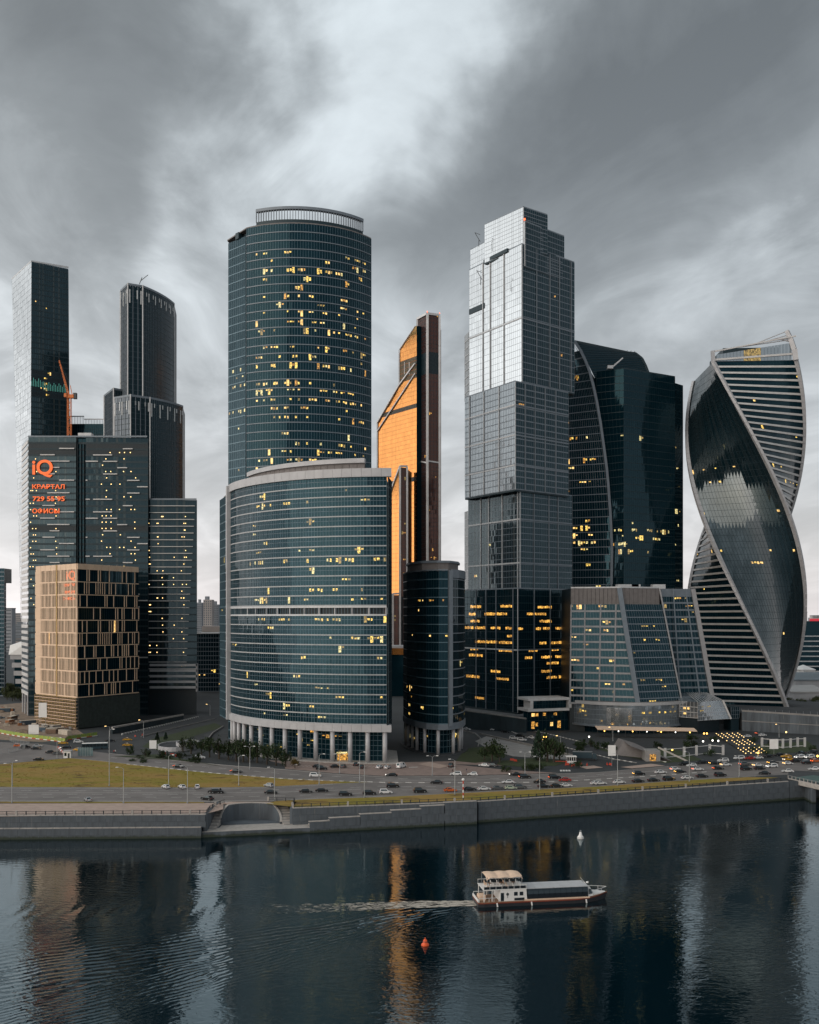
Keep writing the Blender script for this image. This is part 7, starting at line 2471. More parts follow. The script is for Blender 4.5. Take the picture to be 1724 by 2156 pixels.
def road_block(x, y, rot, red, label, group):
    p = ground(x, y)
    t = thing('road_block', label, 'barrier', (p.x, p.y, .05), group, rad(rot))
    prof = [(-.3, 0), (.3, 0), (.3, .25), (.12, .45), (.1, .95), (-.1, .95), (-.12, .45), (-.3, .25)]
    m = MB()
    n = len(prof)
    m.v += [(-.9, yy, z) for yy, z in prof] + [(.9, yy, z) for yy, z in prof]
    m.f.append(tuple(range(n - 1, -1, -1)))
    m.f.append(tuple(range(n, 2 * n)))
    for k in range(n):
        j = (k + 1) % n
        m.f.append((k, j, n + j, n + k))
    link('body', m.mesh('body', 'red' if red else 'white'), t, local=True)
    link('foot', MB().box(-.8, .8, -.36, .36, 0, .1).mesh('foot', 'steel_dark'), t, local=True)


for k in range(9):
    road_block(123 + k * 1.9, 1575 + k * 2.0, -60, k % 2 == 0, ('red' if k % 2 == 0 else 'white') + ' plastic road block in the line at the junction', ('red' if k % 2 == 0 else 'white') + ' road blocks at the junction')
for k, (x, y) in enumerate(((1194, 1611), (1206, 1613), (1222, 1610), (1236, 1611), (1278, 1610), (1285, 1611), (1085, 1603), (1078, 1601))):
    road_block(x, y, 10 + k * 20, True, 'red plastic barrier by the checkpoint road', 'red barriers by the checkpoint road')
for k, (x, y) in enumerate(((345, 1588), (362, 1590), (372, 1592), (300, 1548), (285, 1551))):
    road_block(x, y, k * 30, True, 'red road block near the round pools', 'red road blocks near the pools')


def sign_post(x, y, h, wd, hg, mt, label, group=None, legs=2):
    p = ground(x, y)
    t = thing('sign_board', label, 'sign', (p.x, p.y, 0), group)
    for k in range(legs):
        xx = p.x + (-wd * .35 + wd * .7 * k if legs > 1 else 0)
        MB().tube((xx, p.y, 0), (xx, p.y, h), .09, None, 6).build('post', 'steel', t)
    MB().box(p.x - wd / 2, p.x + wd / 2, p.y - .12, p.y - .02, h - hg, h).build('panel', mt, t)
    MB().box(p.x - wd / 2 - .06, p.x + wd / 2 + .06, p.y - .02, p.y + .06, h - hg - .06, h + .06).build('frame', 'steel_dark', t)


M['panel_teal'] = solid('panel_teal', (.10, .16, .17), .5, 0, .2)
sign_post(78 + 12, 1540, 16, 4.5, 8, 'white', 'tall white billboard on two posts at the construction site')
sign_post(71, 1549, 6, 5.5, 5, 'white', 'low white panel standing inside the construction fence')
sign_post(1288, 1613, 9, 3.2, 4.5, 'white', 'white sign panel on a post beside the striped ramp', None, 1)
sign_post(1629, 1590, 7.5, 4.0, 4.5, 'white', 'white sign panel at the crowded junction', None, 1)
sign_post(322, 1578, 4.5, 3.4, 4.0, 'white', 'white information board on the lawn beside the round pools')
for k in range(6):
    p = ground(167 + k * 5.2, 1592)
    t = thing('noise_screen_panel', 'grey green glazed screen panel at the tip of the meadow', 'screen', (p.x, p.y, 0), 'screen panels at the tip of the meadow')
    MB().box(p.x - .55, p.x + .55, p.y - .05, p.y + .05, .3, 4.0).build('pane', 'panel_teal', t)
    MB().box(p.x - .68, p.x - .56, p.y - .1, p.y + .1, 0, 4.2).build('post', 'steel', t)
p = ground(143, 1595)
t = thing('kiosk', 'small white and grey kiosk at the tip of the meadow', 'kiosk', (p.x, p.y, 0))
MB().box(p.x - 1.6, p.x + 1.6, p.y - 1.2, p.y + 1.2, 0, 3.0).build('body', 'white', t)
MB().box(p.x - 1.9, p.x + 1.9, p.y - 1.5, p.y + 1.5, 3.0, 3.3).build('roof', 'clad_grey', t)
MB().box(p.x - 1.2, p.x - .2, p.y - 1.25, p.y - 1.2, 1.0, 2.4).build('window', 'car_glass', t)
MB().box(p.x + .3, p.x + 1.2, p.y - 1.25, p.y - 1.2, .1, 2.2).build('door', 'steel_dark', t)
# striped warning posts at the river verge
for k, (x, y) in enumerate(((1049 - 74, 1680),)):
    p = ground(x, y)
    t = thing('depth_gauge_post', 'red and white striped post on the verge above the stepped parapet', 'post', (p.x, p.y, 0))
    for i in range(6):
        MB().tube((p.x, p.y, i * 1.0), (p.x, p.y, i * 1.0 + 1.0), .2, None, 8).build('stripe', 'red' if i % 2 else 'white', t)
    MB().lathe((p.x, p.y, 6.0), [(.1, 0), (.5, .3), (.5, .7), (.1, 1.0)], 10).build('lamp_head', 'white', t)

# round pools beside the access road
for x, y, rx_, lab in ((376, 1574, 9.6, 'large round concrete pool basin on the lawn beside the access road'), (395, 1573.5, 5.4, 'small round concrete basin set inside the large pool')):
    p = ground(x, y)
    t = thing('pool_basin', lab, 'pool', (p.x, p.y, 0))
    z1 = 2.0 if rx_ > 6 else 3.0
    n = 28
    for k in range(n):
        a0, a1 = 2 * math.pi * k / n, 2 * math.pi * (k + .985) / n
        P4 = [(p.x + rr * math.cos(a) * 1.0, p.y + rr * 1.45 * math.sin(a)) for rr, a in ((rx_, a0), (rx_, a1), (rx_ - .5, a1), (rx_ - .5, a0))]
        MB().hexa([(*q, 0) for q in P4] + [(*q, z1) for q in P4]).build('rim_panel', 'clad_grey', t)
    MB().prism([(p.x + (rx_ - .45) * math.cos(2 * math.pi * k / n), p.y + (rx_ - .45) * 1.45 * math.sin(2 * math.pi * k / n)) for k in range(n)], 0, z1 - .7).build('basin_floor', 'steel' if rx_ < 6 else 'asphalt', t)

# lit stairs with rows of step lights
t = thing('lit_stairway', 'broad dark stairway with rows of warm step lights', 'stairs', (150, 460, 0))
corners = [(1506, 1550), (1551, 1549), (1622, 1590), (1578, 1592)]
A, B, C_, D_ = [ground(x, y) for x, y in corners]
ns = 14
for k in range(ns):
    a, b, c, d = A.lerp(D_, k / ns), B.lerp(C_, k / ns), B.lerp(C_, (k + 1) / ns), A.lerp(D_, (k + 1) / ns)
    z = .12 * (ns - k)
    MB().hexa([(*a.xy, 0), (*d.xy, 0), (*c.xy, 0), (*b.xy, 0), (*a.xy, z), (*d.xy, z), (*c.xy, z), (*b.xy, z)]).build('step', 'asphalt', t)
for rr in range(5):
    for k in range(15):
        if k % 5 == 4 or (rr == 0 and 5 < k < 9):
            continue
        s = (k + .5) / 15
        p = A.lerp(B, rr / 4.0).lerp(D_.lerp(C_, rr / 4.0), s)
        z = .12 * (ns - int(s * ns))
        MB().lathe((p.x, p.y, z), [(.10, 0), (.25, .06), (.25, .26), (.10, .34)], 8).build('step_lamp', 'lamp_warm', t)


def pergola(pts, label, n):
    q = [ground(x, y) for x, y in pts]
    t = thing('pergola_frame', label, 'frame', (q[0].x, q[0].y, 0))
    for z in (.5, 4.0):
        for a, b in zip(q, q[1:]):
            MB().beam((a.x, a.y, z), (b.x, b.y, z), .25, .3).build('rail', 'band_white', t)
    for k in range(n):
        s = k / (n - 1) * (len(q) - 1)
        i = min(len(q) - 2, int(s))
        p = q[i].lerp(q[i + 1], s - i)
        MB().box(p.x - .55, p.x + .55, p.y - .25, p.y + .25, 0, 4.6).build('pillar', 'band_white', t)


pergola([(1400, 1596), (1440, 1593), (1466, 1590), (1494, 1587), (1522, 1589)], 'long white pergola frame with square pillars before the awning', 5)
pergola([(1604, 1572), (1648, 1575), (1664, 1574), (1679, 1572), (1694, 1572)], 'white pergola frame with square pillars beyond the lit stairs', 5)
# underpass portal with lit opening
p = ground(1360, 1602)
t = thing('underpass_portal', 'sloping concrete underpass portal with a yellow lit opening', 'portal', (p.x, p.y, 0))
a, b = ground(1325, 1596), ground(1400, 1604)
MB().hexa([(a.x - 4, a.y + 10, 0), (b.x + 4, b.y + 2, 0), (b.x + 4, b.y + 16, 0), (a.x - 4, a.y + 24, 0), (a.x, a.y + 12, 6.2), (b.x - 14, b.y + 4, 6.4), (b.x - 10, b.y + 16, 6.4), (a.x, a.y + 24, 6.2)]).build('roof_slope', 'louvre', t)
MB().box(p.x + 1.4, p.x + 4.0, p.y - 1.4, p.y - 1.2, .3, 3.2).build('lit_opening', 'lit_amber', t)
MB().box(p.x - .4, p.x + 6, p.y - 1.2, p.y + 6, 0, 4.8).build('opening_wall', 'concrete', t)
MB().beam((p.x + 5, p.y - 1, 6.2), (p.x + 17, p.y - 4, .6), .5, .7).build('slope_edge', 'granite_pale', t)
# scattered forecourt lamps
for k, (x, y, mt) in enumerate(((1482, 1545, 'lamp_amber'), (1488, 1545, 'lamp_amber'), (1596, 1587, 'lamp_amber'), (1655, 1542, 'lamp_warm'), (1240, 1552, 'lamp_white'), (1144, 1552, 'lamp_amber'), (1150, 1553, 'lamp_amber'), (1063, 1531, 'lamp_amber'), (1415, 1580, 'lamp_amber'), (1480, 1562, 'lamp_white'), (1500, 1560, 'lamp_white'), (1512, 1561, 'lamp_white'), (1721, 1594, 'lamp_amber'))):
    p = ground(x, y + 6)
    nm = {'lamp_amber': 'amber', 'lamp_warm': 'warm', 'lamp_white': 'white'}[mt]
    t = thing('bollard_lamp', f'glowing {nm} globe lamp on the forecourts below the office block', 'lamp', (p.x, p.y, 0), f'{nm} globe lamps on the forecourts')
    MB().tube((p.x, p.y, 0), (p.x, p.y, 1.4), .07, None, 6).build('post', 'steel_dark', t)
    MB().lathe((p.x, p.y, 1.35), [(.1, 0), (.4, .25), (.45, .5), (.3, .8), (.05, .95)], 10).build('globe', mt, t)


# ================================================================== CONSTRUCTION SITE
r = random.Random(21)
cols = {'brown': (.20, .13, .09), 'grey': (.28, .27, .26), 'rust': (.30, .13, .06), 'blue': (.06, .09, .12), 'cream': (.50, .44, .36)}
for nm, c in cols.items():
    M['site_' + nm] = solid('site_' + nm, c, .85, 0, .2, .8)
for k in range(44):
    x = r.uniform(-4, 145)
    y = r.uniform(1488 + max(0, x - 60) * .45, 1538 + x * .08)
    if 66 < x < 170 and y < 1531:
        y = 1532 + r.random() * 8
    p = ground(x, y)
    kind = r.choice(('container', 'mound', 'mound', 'pile', 'pile', 'container'))
    c = r.choice(list(cols))
    if kind == 'container':
        t = thing('site_container', f'{c} container on the construction ground', 'container', (p.x, p.y, 0), f'{c} containers on the construction ground', r.uniform(0, 3))
        L, W_, h = r.choice(((6, 2.4, 2.5), (4, 2.2, 2.2), (9, 2.5, 2.6)))
        link('body', MB().box(-L / 2, L / 2, -W_ / 2, W_ / 2, .1, h).mesh('body', 'site_' + c), t, local=True)
        link('roof', MB().box(-L / 2 - .05, L / 2 + .05, -W_ / 2 - .05, W_ / 2 + .05, h, h + .12).mesh('roof', 'site_cream'), t, local=True)
        for i in range(int(L / 1.0)):
            link('rib', MB().box(-L / 2 + .4 + i, -L / 2 + .5 + i, -W_ / 2 - .06, -W_ / 2 - .001, .2, h - .1).mesh('rib', 'site_' + c), t, local=True)
    elif kind == 'mound':
        m = MB()
        prof = [(1.0, 0), (.85, .3), (.55, .7), (.2, .95)]
        n = 12
        s = r.uniform(2, 4.5)
        for rr, z in prof:
            for a in range(n):
                q = rr * s * r.uniform(.8, 1.2)
                m.v.append((p.x + q * math.cos(a * 2 * math.pi / n), p.y + q * math.sin(a * 2 * math.pi / n), z * s * .4 * r.uniform(.85, 1.15)))
        for i in range(len(prof) - 1):
            for a in range(n):
                b = (a + 1) % n
                m.f.append((i * n + a, i * n + b, (i + 1) * n + b, (i + 1) * n + a))
        m.f.append(tuple(range(3 * n, 4 * n)))
        tag(m.build('earth_mound', 'site_brown' if k % 2 else 'earth', None), ('dark' if k % 2 else 'pale') + ' earth mound on the construction ground', 'mound', ('dark' if k % 2 else 'pale') + ' mounds on the construction ground')
    else:
        t = thing('material_pile', f'untidy pile of {c} building material on the construction ground', 'pile', (p.x, p.y, 0), f'{c} material piles on the construction ground')
        for i in range(r.randint(4, 8)):
            a = r.uniform(0, 3.1)
            q = Vector((p.x + r.uniform(-1.6, 1.6), p.y + r.uniform(-1.6, 1.6)))
            MB().obox(q, (math.cos(a), math.sin(a)), r.uniform(1, 3.5), r.uniform(.3, 1.0), .05, r.uniform(.4, 1.5)).build('plank', 'site_' + r.choice((c, 'grey', 'cream', 'brown')), t)
# banner fence
M['banner'] = solid('banner', (.48, .50, .06), .8, 0, .5, 1.1, col2=(.10, .24, .09))
q = [ground(x, y) for x, y in ((-12, 1541), (20, 1547), (60, 1553.5), (100, 1558), (137, 1563), (142, 1558), (170, 1553.5), (205, 1549))]
k = 0
for a, b in zip(q, q[1:]):
    n = max(1, int((b - a).length / 2.9))
    for i in range(n):
        p, s = a.lerp(b, i / n), a.lerp(b, (i + .96) / n)
        t = thing('banner_fence_panel', 'yellow green printed fence panel round the construction ground', 'fence panel', (p.x, p.y, 0), 'banner fence panels round the construction ground')
        MB().beam((p.x, p.y, 1.25), (s.x, s.y, 1.25), .06, 1.7).build('banner', 'banner', t)
        MB().beam((p.x, p.y, .22), (s.x, s.y, .22), .5, .4).build('footing', 'white' if k % 2 else 'red', t)
        MB().tube((p.x, p.y, 0), (p.x, p.y, 2.2), .05, None, 6).build('post', 'steel', t)
        k += 1
q = [ground(x, y) for x, y in ((-6, 1588), (18, 1586), (48, 1578), (62, 1571), (38, 1566), (20, 1560))]
for a, b in zip(q, q[1:]):
    n = max(1, int((b - a).length / 3))
    for i in range(n):
        p, s = a.lerp(b, i / n), a.lerp(b, (i + .97) / n)
        t = thing('mesh_fence_panel', 'grey mesh fence panel at the fenced lot by the junction', 'fence panel', (p.x, p.y, 0), 'mesh fence panels by the junction')
        m = MB()
        for w_ in range(9):
            e = p.lerp(s, w_ / 8)
            m.box(e.x - .02, e.x + .02, e.y - .02, e.y + .02, .2, 2.3)
        m.build('mesh_wire', 'steel', t, kind='stuff')
        for z in (.25, 2.25):
            MB().beam((p.x, p.y, z), (s.x, s.y, z), .06, .06).build('rail', 'steel', t)
        MB().box(p.x - .05, p.x + .05, p.y - .05, p.y + .05, 0, 2.4).build('post', 'steel', t)


# ================================================================== PEOPLE
def person(x, y, z, rot, shirt, trousers, label, group=None, sit=False):
    p = ground(x, y, z)
    key = f'person_{shirt}_{trousers}'
    if key not in M:
        m, nt, out = new_mat(key)
        g = N(nt)
        b = g.node('ShaderNodeBsdfPrincipled')
        t_ = g.node('ShaderNodeTexCoord')
        X_, Y_, Z_ = g.xyz(t_.outputs['Object'])
        c = g.ramp(g.m('DIVIDE', Z_, 1.8), [(0.0, (.03, .03, .03)), (.05, trousers), (.49, shirt), (.835, (.45, .27, .19)), (.93, (.04, .025, .015))], 'CONSTANT')
        g.put(b.inputs['Base Color'], c)
        b.inputs['Roughness'].default_value = .85
        nt.links.new(b.outputs[0], out.inputs[0])
        M[key] = m
    me = bpy.data.meshes.new('person')
    J = [(0, 0, .95), (0, 0, 1.15), (0, 0, 1.38), (0, 0, 1.50), (.02, 0, 1.60), (.02, 0, 1.72),
         (0, .10, .88), (.05, .11, .48), (.0, .12, .06), (.16, .12, .03), (0, -.10, .88), (-.02, -.11, .48), (-.12, -.12, .07), (.04, -.12, .03),
         (0, .19, 1.40), (-.03, .25, 1.12), (.06, .25, .88), (0, -.19, 1.40), (.04, -.25, 1.12), (.14, -.23, .90)]
    E = [(0, 1), (1, 2), (2, 3), (3, 4), (4, 5), (0, 6), (6, 7), (7, 8), (8, 9), (0, 10), (10, 11), (11, 12), (12, 13), (2, 14), (14, 15), (15, 16), (2, 17), (17, 18), (18, 19)]
    Rr = [.15, .14, .16, .06, .095, .09, .10, .07, .05, .04, .10, .07, .05, .04, .07, .05, .035, .07, .05, .035]
    me.from_pydata(J, E, [])
    me.materials.append(M[key])
    o = bpy.data.objects.new('person', me)
    COL.objects.link(o)
    md = o.modifiers.new('skin', 'SKIN')
    for v_, rr in zip(me.skin_vertices[0].data, Rr):
        v_.radius = (rr, rr)
    me.skin_vertices[0].data[0].use_root = True
    sd_ = o.modifiers.new('sub', 'SUBSURF')
    sd_.levels = sd_.render_levels = 1
    o.location = (p.x, p.y, z)
    o.rotation_euler = (0, 0, rad(rot))
    return tag(o, label, 'person', group)


WHT, BLK, BLU, RED_ = (.7, .7, .68), (.02, .02, .025), (.06, .09, .16), (.4, .05, .04)
person(952, 1626.5, .05, 20, BLK, BLK, 'person in dark clothes standing behind the stopped white car')
person(982, 1625, .05, 200, BLK, BLU, 'person in dark top walking by the court near two white cars')
person(812, 1711, -2.8, 30, WHT, BLU, 'person in white top on the steps behind the stepped parapet', 'people in white on the parapet steps')
person(818, 1710.5, -2.7, 150, WHT, BLU, 'person in white top on the steps behind the stepped parapet', 'people in white on the parapet steps')
person(240, 1586, .05, 90, RED_, BLK, 'person in red top waiting at the junction kerb')
person(243, 1585.5, .05, 60, WHT, BLK, 'person in white top waiting at the junction kerb')
person(455, 1591, .05, 60, WHT, BLK, 'person in white top walking between the trees and the colonnade')

# ================================================================== BOAT, WAKE, BUOYS
def boat():
    hd = rad(8.8)
    t = thing('river_boat', 'white and dark glass river cruise boat with peach stern canopy heading along the river', 'boat', (32.4, 246.6, WL), None, hd)

    def part(nm, mb, mt, par=None, **kw):
        me = mb.mesh(nm, mt)
        return link(nm, me, par or t, local=True)
    M['hull'] = solid('hull', (.035, .035, .04), .5, 0, .2, .6)
    M['hull_red'] = solid('hull_red', (.26, .055, .03), .5, 0, .25, .8)
    M['boat_glass'] = glass('boat_glass', (.012, .013, .016), 1.6, rough=.08, blinds=.15, blind=(.03, .03, .034), wob=0)
    M['boat_roof'] = solid('boat_roof', (.46, .47, .48), .6, 0, .1, .5)
    M['deck_wood'] = solid('deck_wood', (.22, .13, .08), .8, 0, .2, 1.0)
    st = [(-16.5, 3.3), (-15, 3.6), (8, 3.6), (11.5, 3.2), (14.2, 2.0), (16.0, .7), (16.9, .12)]

    def hull_piece(z0, z1, k0, k1, mt, nm):
        m = MB()
        n = len(st)
        for (x, w_), s in zip(st + st[::-1], [1] * n + [-1] * n):
            m.v.append((x * (1.0 if x < 10 else 1 - .02 * (1 - z0)), s * w_ * k0, z0 + (.5 * max(0, (x - 9) / 8) if z0 > .3 else 0)))
        for (x, w_), s in zip(st + st[::-1], [1] * n + [-1] * n):
            m.v.append((x + (.25 if x > 14 else 0), s * w_ * k1, z1 + .5 * max(0, (x - 9) / 8)))
        q = 2 * n
        for k in range(q):
            j = (k + 1) % q
            m.f.append((k, j, q + j, q + k))
        m.f.append(tuple(range(q, 2 * q)))
        m.f.append(tuple(range(q - 1, -1, -1)))
        return part(nm, m, mt)
    hull_piece(-.5, .84, .90, .98, 'hull', 'hull')
    hull_piece(.84, 1.02, 1.0, 1.02, 'hull_red', 'rubbing_strake')
    hull_piece(1.02, 1.2, .97, .97, 'deck_wood', 'deck')
    # pale gunwale beside the hall
    for s in (-1, 1):
        part('gunwale', MB().box(-5, 11.5, s * 3.35 - .1, s * 3.35 + .1, 1.2, 1.55), 'fabric')
    # glazed hall
    sec = [(3.15, 1.25), (3.2, 2.7), (3.05, 3.4), (2.7, 3.85)]
    n = 11
    for s in (-1, 1):
        for k in range(n):
            x0 = -4.2 + 15.4 * k / n
            x1 = -4.2 + 15.4 * (k + .965) / n
            m = MB()
            for (ya, za), (yb, zb_) in zip(sec, sec[1:]):
                m.face((x0, s * ya, za), (x1, s * ya, za), (x1, s * yb, zb_), (x0, s * yb, zb_))
            part('glass_panel', m, 'boat_glass')
    part('hall_core', MB().box(-4.2, 11.2, -2.65, 2.65, 1.2, 3.82), 'black')
    for k in range(7):
        x0 = -4.2 + 15.6 * k / 7
        part('roof_panel', MB().box(x0, x0 + 15.6 / 7 - .05, -2.75, 2.75, 3.84, 3.98), 'boat_roof')
    # white cabin
    m = MB()
    m.hexa([(-11.2, -3.2, 1.2), (-4.3, -3.2, 1.2), (-4.3, 3.2, 1.2), (-11.2, 3.2, 1.2), (-11.0, -3.2, 4.0), (-4.5, -3.2, 4.0), (-4.5, 3.2, 4.0), (-11.0, 3.2, 4.0)])
    cab = part('cabin', m, 'white')
    cpart = part
    part = lambda nm, mb, mt, par=None: cpart(nm, mb, mt, cab)
    for x0, x1, z0, z1 in ((-6.2, -5.3, 2.5, 3.4), (-7.6, -6.7, 2.5, 3.4), (-7.5, -5.0, 1.35, 1.95)):
        part('cabin_window', MB().box(x0, x1, -3.26, -3.203, z0, z1), 'boat_glass')
        part('cabin_window', MB().box(x0, x1, 3.203, 3.26, z0, z1), 'boat_glass')
    part('emblem', MB().tube((-9.2, -3.2, 2.9), (-9.2, -3.24, 2.9), .35, .35, 10).box(-9.26, -9.14, -3.25, -3.21, 2.0, 3.3), 'steel_dark')
    part('door', MB().box(-10.9, -10.1, -3.25, -3.203, 1.3, 3.3), 'boat_glass')
    part = cpart
    # upper deck over the stern
    part('upper_deck', MB().box(-15.2, -4.4, -3.3, 3.3, 4.0, 4.2), 'white')
    for x in (-15.0, -13.0):
        for s in (-1, 1):
            part('deck_post', MB().tube((x, s * 3.0, 1.2), (x, s * 3.0, 4.0), .1, None, 8), 'white')
    for s in (-1, 1):
        part('rail', MB().box(-15.2, -4.4, s * 3.25 - .04, s * 3.25 + .04, 5.1, 5.2), 'white')
        part('rail_screen', MB().box(-15.1, -4.5, s * 3.22 - .02, s * 3.22 + .02, 4.2, 4.85), 'boat_glass')
        for k in range(8):
            x = -15.1 + k * 1.5
            part('rail_post', MB().box(x - .04, x + .04, s * 3.25 - .04, s * 3.25 + .04, 4.2, 5.1), 'white')
        part('stern_rail', MB().box(-16.3, -11.3, s * 3.2 - .04, s * 3.2 + .04, 2.1, 2.2), 'white')
        for k in range(5):
            x = -16.2 + k * 1.2
            part('stern_rail_post', MB().box(x - .04, x + .04, s * 3.2 - .04, s * 3.2 + .04, 1.2, 2.1), 'white')
    part('stern_bulwark', MB().box(-16.5, -16.3, -3.2, 3.2, 1.2, 1.8), 'white')
    # canopy: shallow waved cloth on poles
    m = MB()
    nx_, ny_ = 12, 6
    for i in range(nx_ + 1):
        for j in range(ny_ + 1):
            u, v_ = i / nx_, j / ny_
            z = 6.9 + .32 * abs(math.sin(u * math.pi * 3)) * (1 - .5 * abs(v_ - .5) * 2) + .3 * (1 - (2 * v_ - 1) ** 2) - (.5 if i in (0, nx_) and j in (0, ny_) else 0)
            m.v.append((-14.4 + 9.0 * u, -3.3 + 6.6 * v_, z))
    w2 = ny_ + 1
    for i in range(nx_):
        for j in range(ny_):
            m.f.append((i * w2 + j, (i + 1) * w2 + j, (i + 1) * w2 + j + 1, i * w2 + j + 1))
    can = part('canopy', m, 'fabric')
    for x in (-14.2, -9.9, -5.6):
        for s in (-1, 1):
            part('canopy_pole', MB().tube((x, s * 3.0, 4.2), (x, s * 3.0, 7.1), .07, None, 6), 'steel', can)
    rr = random.Random(3)
    for k in range(12):
        x, y_ = -14 + (k % 6) * 1.6, -1.8 + (k // 6) * 3.0
        part('chair', MB().box(x, x + .6, y_, y_ + .6, 4.55, 4.7).box(x, x + .1, y_, y_ + .6, 4.7, 5.2).box(x + .05, x + .5, y_ + .05, y_ + .5, 4.2, 4.55), 'white' if k % 3 else 'fabric')
    for k in range(3):
        part('table', MB().tube((-13 + k * 3, -.1, 4.2), (-13 + k * 3, -.1, 4.95), .08, None, 6).tube((-13 + k * 3, -.1, 4.95), (-13 + k * 3, -.1, 5.0), .55, None, 12), 'deck_wood')
    part('stern_box', MB().box(-15.8, -14.2, -1.5, 1.2, 1.2, 2.3), 'fabric')
    # wheelhouse front and bow
    part('bow_screen', MB().hexa([(11.3, -2.9, 1.3), (12.9, -2.3, 1.4), (12.9, 2.3, 1.4), (11.3, 2.9, 1.3), (11.3, -2.6, 3.8), (12.0, -2.1, 3.5), (12.0, 2.1, 3.5), (11.3, 2.6, 3.8)]), 'white')
    for s in (-1, 1):
        part('bow_window', MB().face((11.5, s * 2.88, 2.0), (12.5, s * 2.48, 2.0), (12.1, s * 2.3, 3.1), (11.5, s * 2.72, 3.3)), 'boat_glass')
    part('bow_glass', MB().face((12.88, -2.0, 1.9), (12.88, 2.0, 1.9), (12.12, 1.8, 3.3), (12.12, -1.8, 3.3)), 'boat_glass')
    part('foredeck', MB().prism([(12.9, -2.3), (15.2, -1.2), (16.6, -.25), (16.6, .25), (15.2, 1.2), (12.9, 2.3)], 1.5, 1.75), 'white')
    for s in (-1, 1):
        part('bow_rail', MB().tube((12.6, s * 2.4, 2.7), (15.2, s * 1.2, 2.8), .06, None, 6).tube((15.2, s * 1.2, 2.8), (16.9, 0, 2.9), .06, None, 6).tube((15.2, s * 1.2, 1.7), (15.2, s * 1.2, 2.8), .05, None, 6), 'white')
    part('mast', MB().tube((11.6, 0, 3.8), (10.2, 0, 5.4), .07, .04, 6), 'white')
    part('searchlight', MB().tube((12.0, .8, 3.9), (12.5, .8, 3.9), .22, .25, 10), 'white')
    for x in (-11.8, -3.2, 10.6):
        part('fender', MB().tube((x, -3.75, .1), (x - .15, -3.75, 1.0), .2, .18, 8), 'white')


boat()


def wake():
    m, nt, out = new_mat('foam')
    g = N(nt)
    b = g.node('ShaderNodeBsdfPrincipled')
    t_ = g.node('ShaderNodeTexCoord')
    mp = g.node('ShaderNodeMapping')
    mp.inputs['Scale'].default_value = (.35, 1.2, 1)
    nt.links.new(t_.outputs['Object'], mp.inputs[0])
    n = g.noise(mp.outputs[0], 1.3, 6, .65, 1.2)
    X_, Y_, Z_ = g.xyz(t_.outputs['Object'])
    fade = g.smooth(X_, -50.0, 14.0)
    k = g.m('MULTIPLY', g.smooth(g.m('ADD', n, g.m('MULTIPLY', fade, .24)), .60, .80), 1.0)
    b.inputs['Base Color'].default_value = (.52, .47, .40, 1)
    b.inputs['Roughness'].default_value = .7
    tr = g.node('ShaderNodeBsdfTransparent')
    mx = g.node('ShaderNodeMixShader')
    nt.links.new(k, mx.inputs[0])
    nt.links.new(tr.outputs[0], mx.inputs[1])
    nt.links.new(b.outputs[0], mx.inputs[2])
    nt.links.new(mx.outputs[0], out.inputs[0])
    M['foam'] = m
    mb = MB()
    r = random.Random(5)
    n = 46
    rows = []
    for i in range(n + 1):
        s = i / n
        x = 17.0 - 75 * s
        yc = 244.3 - .09 * (17 - x) + .5 * math.sin(s * 9)
        hw = 2.4 + 2.2 * s + r.uniform(-.25, .25)
        rows.append([(x, yc + hw * v_, WL + .03 + .10 * (1 - s) * r.random()) for v_ in (-1, -.6, -.2, .2, .6, 1)])
    for row_ in rows:
        mb.v += row_
    for i in range(n):
        for j in range(5):
            mb.f.append((i * 6 + j, i * 6 + j + 1, (i + 1) * 6 + j + 1, (i + 1) * 6 + j))
    o = mb.build('wake_foam', 'foam', None, smooth=True)
    o['kind'] = 'stuff'
    o['label'] = 'churned white foam trail behind the cruise boat'
    o['category'] = 'foam'


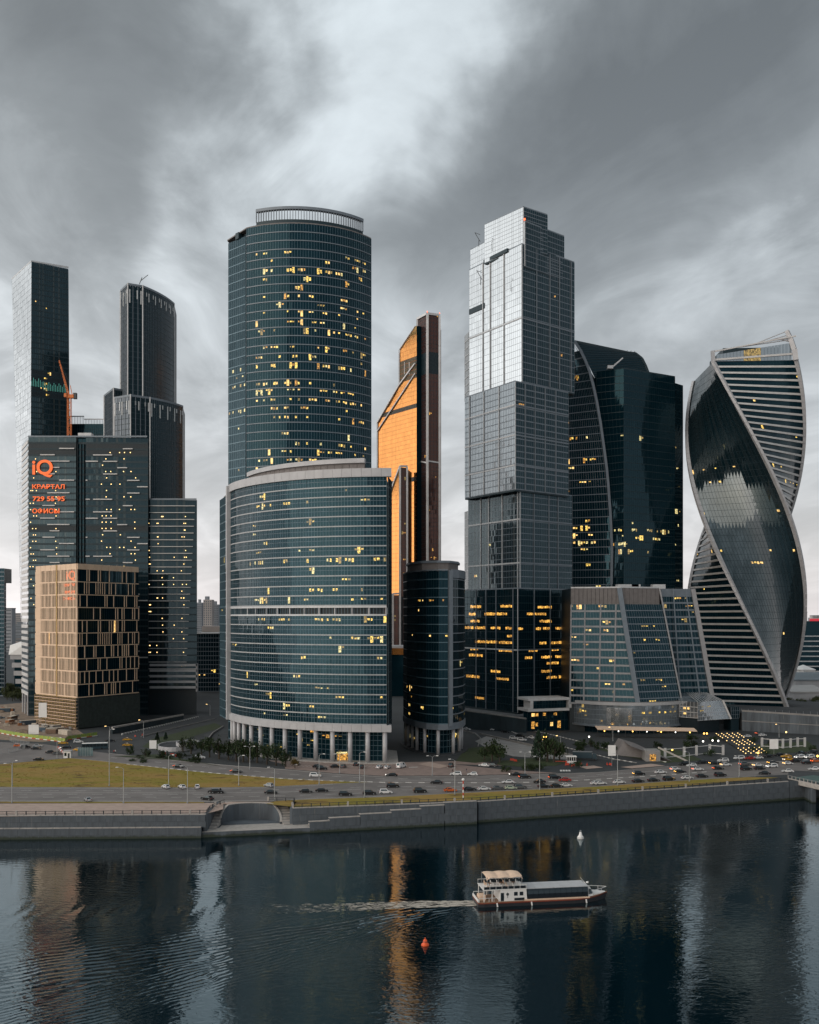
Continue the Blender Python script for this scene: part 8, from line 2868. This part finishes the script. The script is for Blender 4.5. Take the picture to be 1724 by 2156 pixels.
wake()
p = ground(1222, 1765, WL)
t = thing('white_buoy', 'white conical buoy floating near the river wall', 'buoy', (p.x, p.y, WL))
MB().lathe((p.x, p.y, WL), [(.75, -.3), (1.1, .1), (1.05, .5), (.55, 1.1), (.35, 2.0), (.22, 2.1)], 16).build('body', 'white', t, smooth=True)
MB().lathe((p.x, p.y, WL + 2.1), [(.16, 0), (.3, .1), (.3, .5), (.1, .6)], 10).build('top_mark', 'steel', t)
MB().lathe((p.x, p.y, WL + .42), [(1.08, 0), (1.1, .05), (1.06, .12)], 16).build('collar', 'clad_grey', t)
p = ground(895, 1990, WL)
M['buoy_red'] = solid('buoy_red', (.75, .10, .02), .45, 0, .08)
t = thing('red_buoy', 'orange red buoy floating in the gold reflection behind the boat', 'buoy', (p.x, p.y, WL))
MB().lathe((p.x, p.y, WL), [(.6, -.3), (.85, .05), (.8, .35), (.5, .55), (.42, 1.15), (.3, 1.25)], 16).build('body', 'buoy_red', t, smooth=True)
MB().lathe((p.x, p.y, WL + 1.25), [(.3, 0), (.12, .15), (.12, .4), (.05, .45)], 10).build('top_mark', 'buoy_red', t)
MB().lathe((p.x, p.y, WL + .5), [(.5, .3), (.52, .33), (.5, .42)], 16).build('ring', 'steel_dark', t)


# ================================================================== labels: look-alikes told apart by their order from the bridge
ORDINAL = ('first second third fourth fifth sixth seventh eighth ninth tenth eleventh twelfth thirteenth fourteenth fifteenth sixteenth seventeenth eighteenth nineteenth twentieth '
           'twenty-first twenty-second twenty-third twenty-fourth twenty-fifth twenty-sixth twenty-seventh twenty-eighth twenty-ninth thirtieth thirty-first thirty-second thirty-third thirty-fourth thirty-fifth').split()
same = {}
for o in COL.objects:
    if o.parent is None and 'label' in o and 'group' in o:
        same.setdefault(o['label'], []).append(o)
for lb, os_ in same.items():
    if 1 < len(os_) <= len(ORDINAL):
        os_.sort(key=lambda o_: (o_.location - Vector((165, 385, 0))).length)
        for k, o in enumerate(os_):
            o['label'] = lb + ', ' + ORDINAL[k] + ' from the bridge'
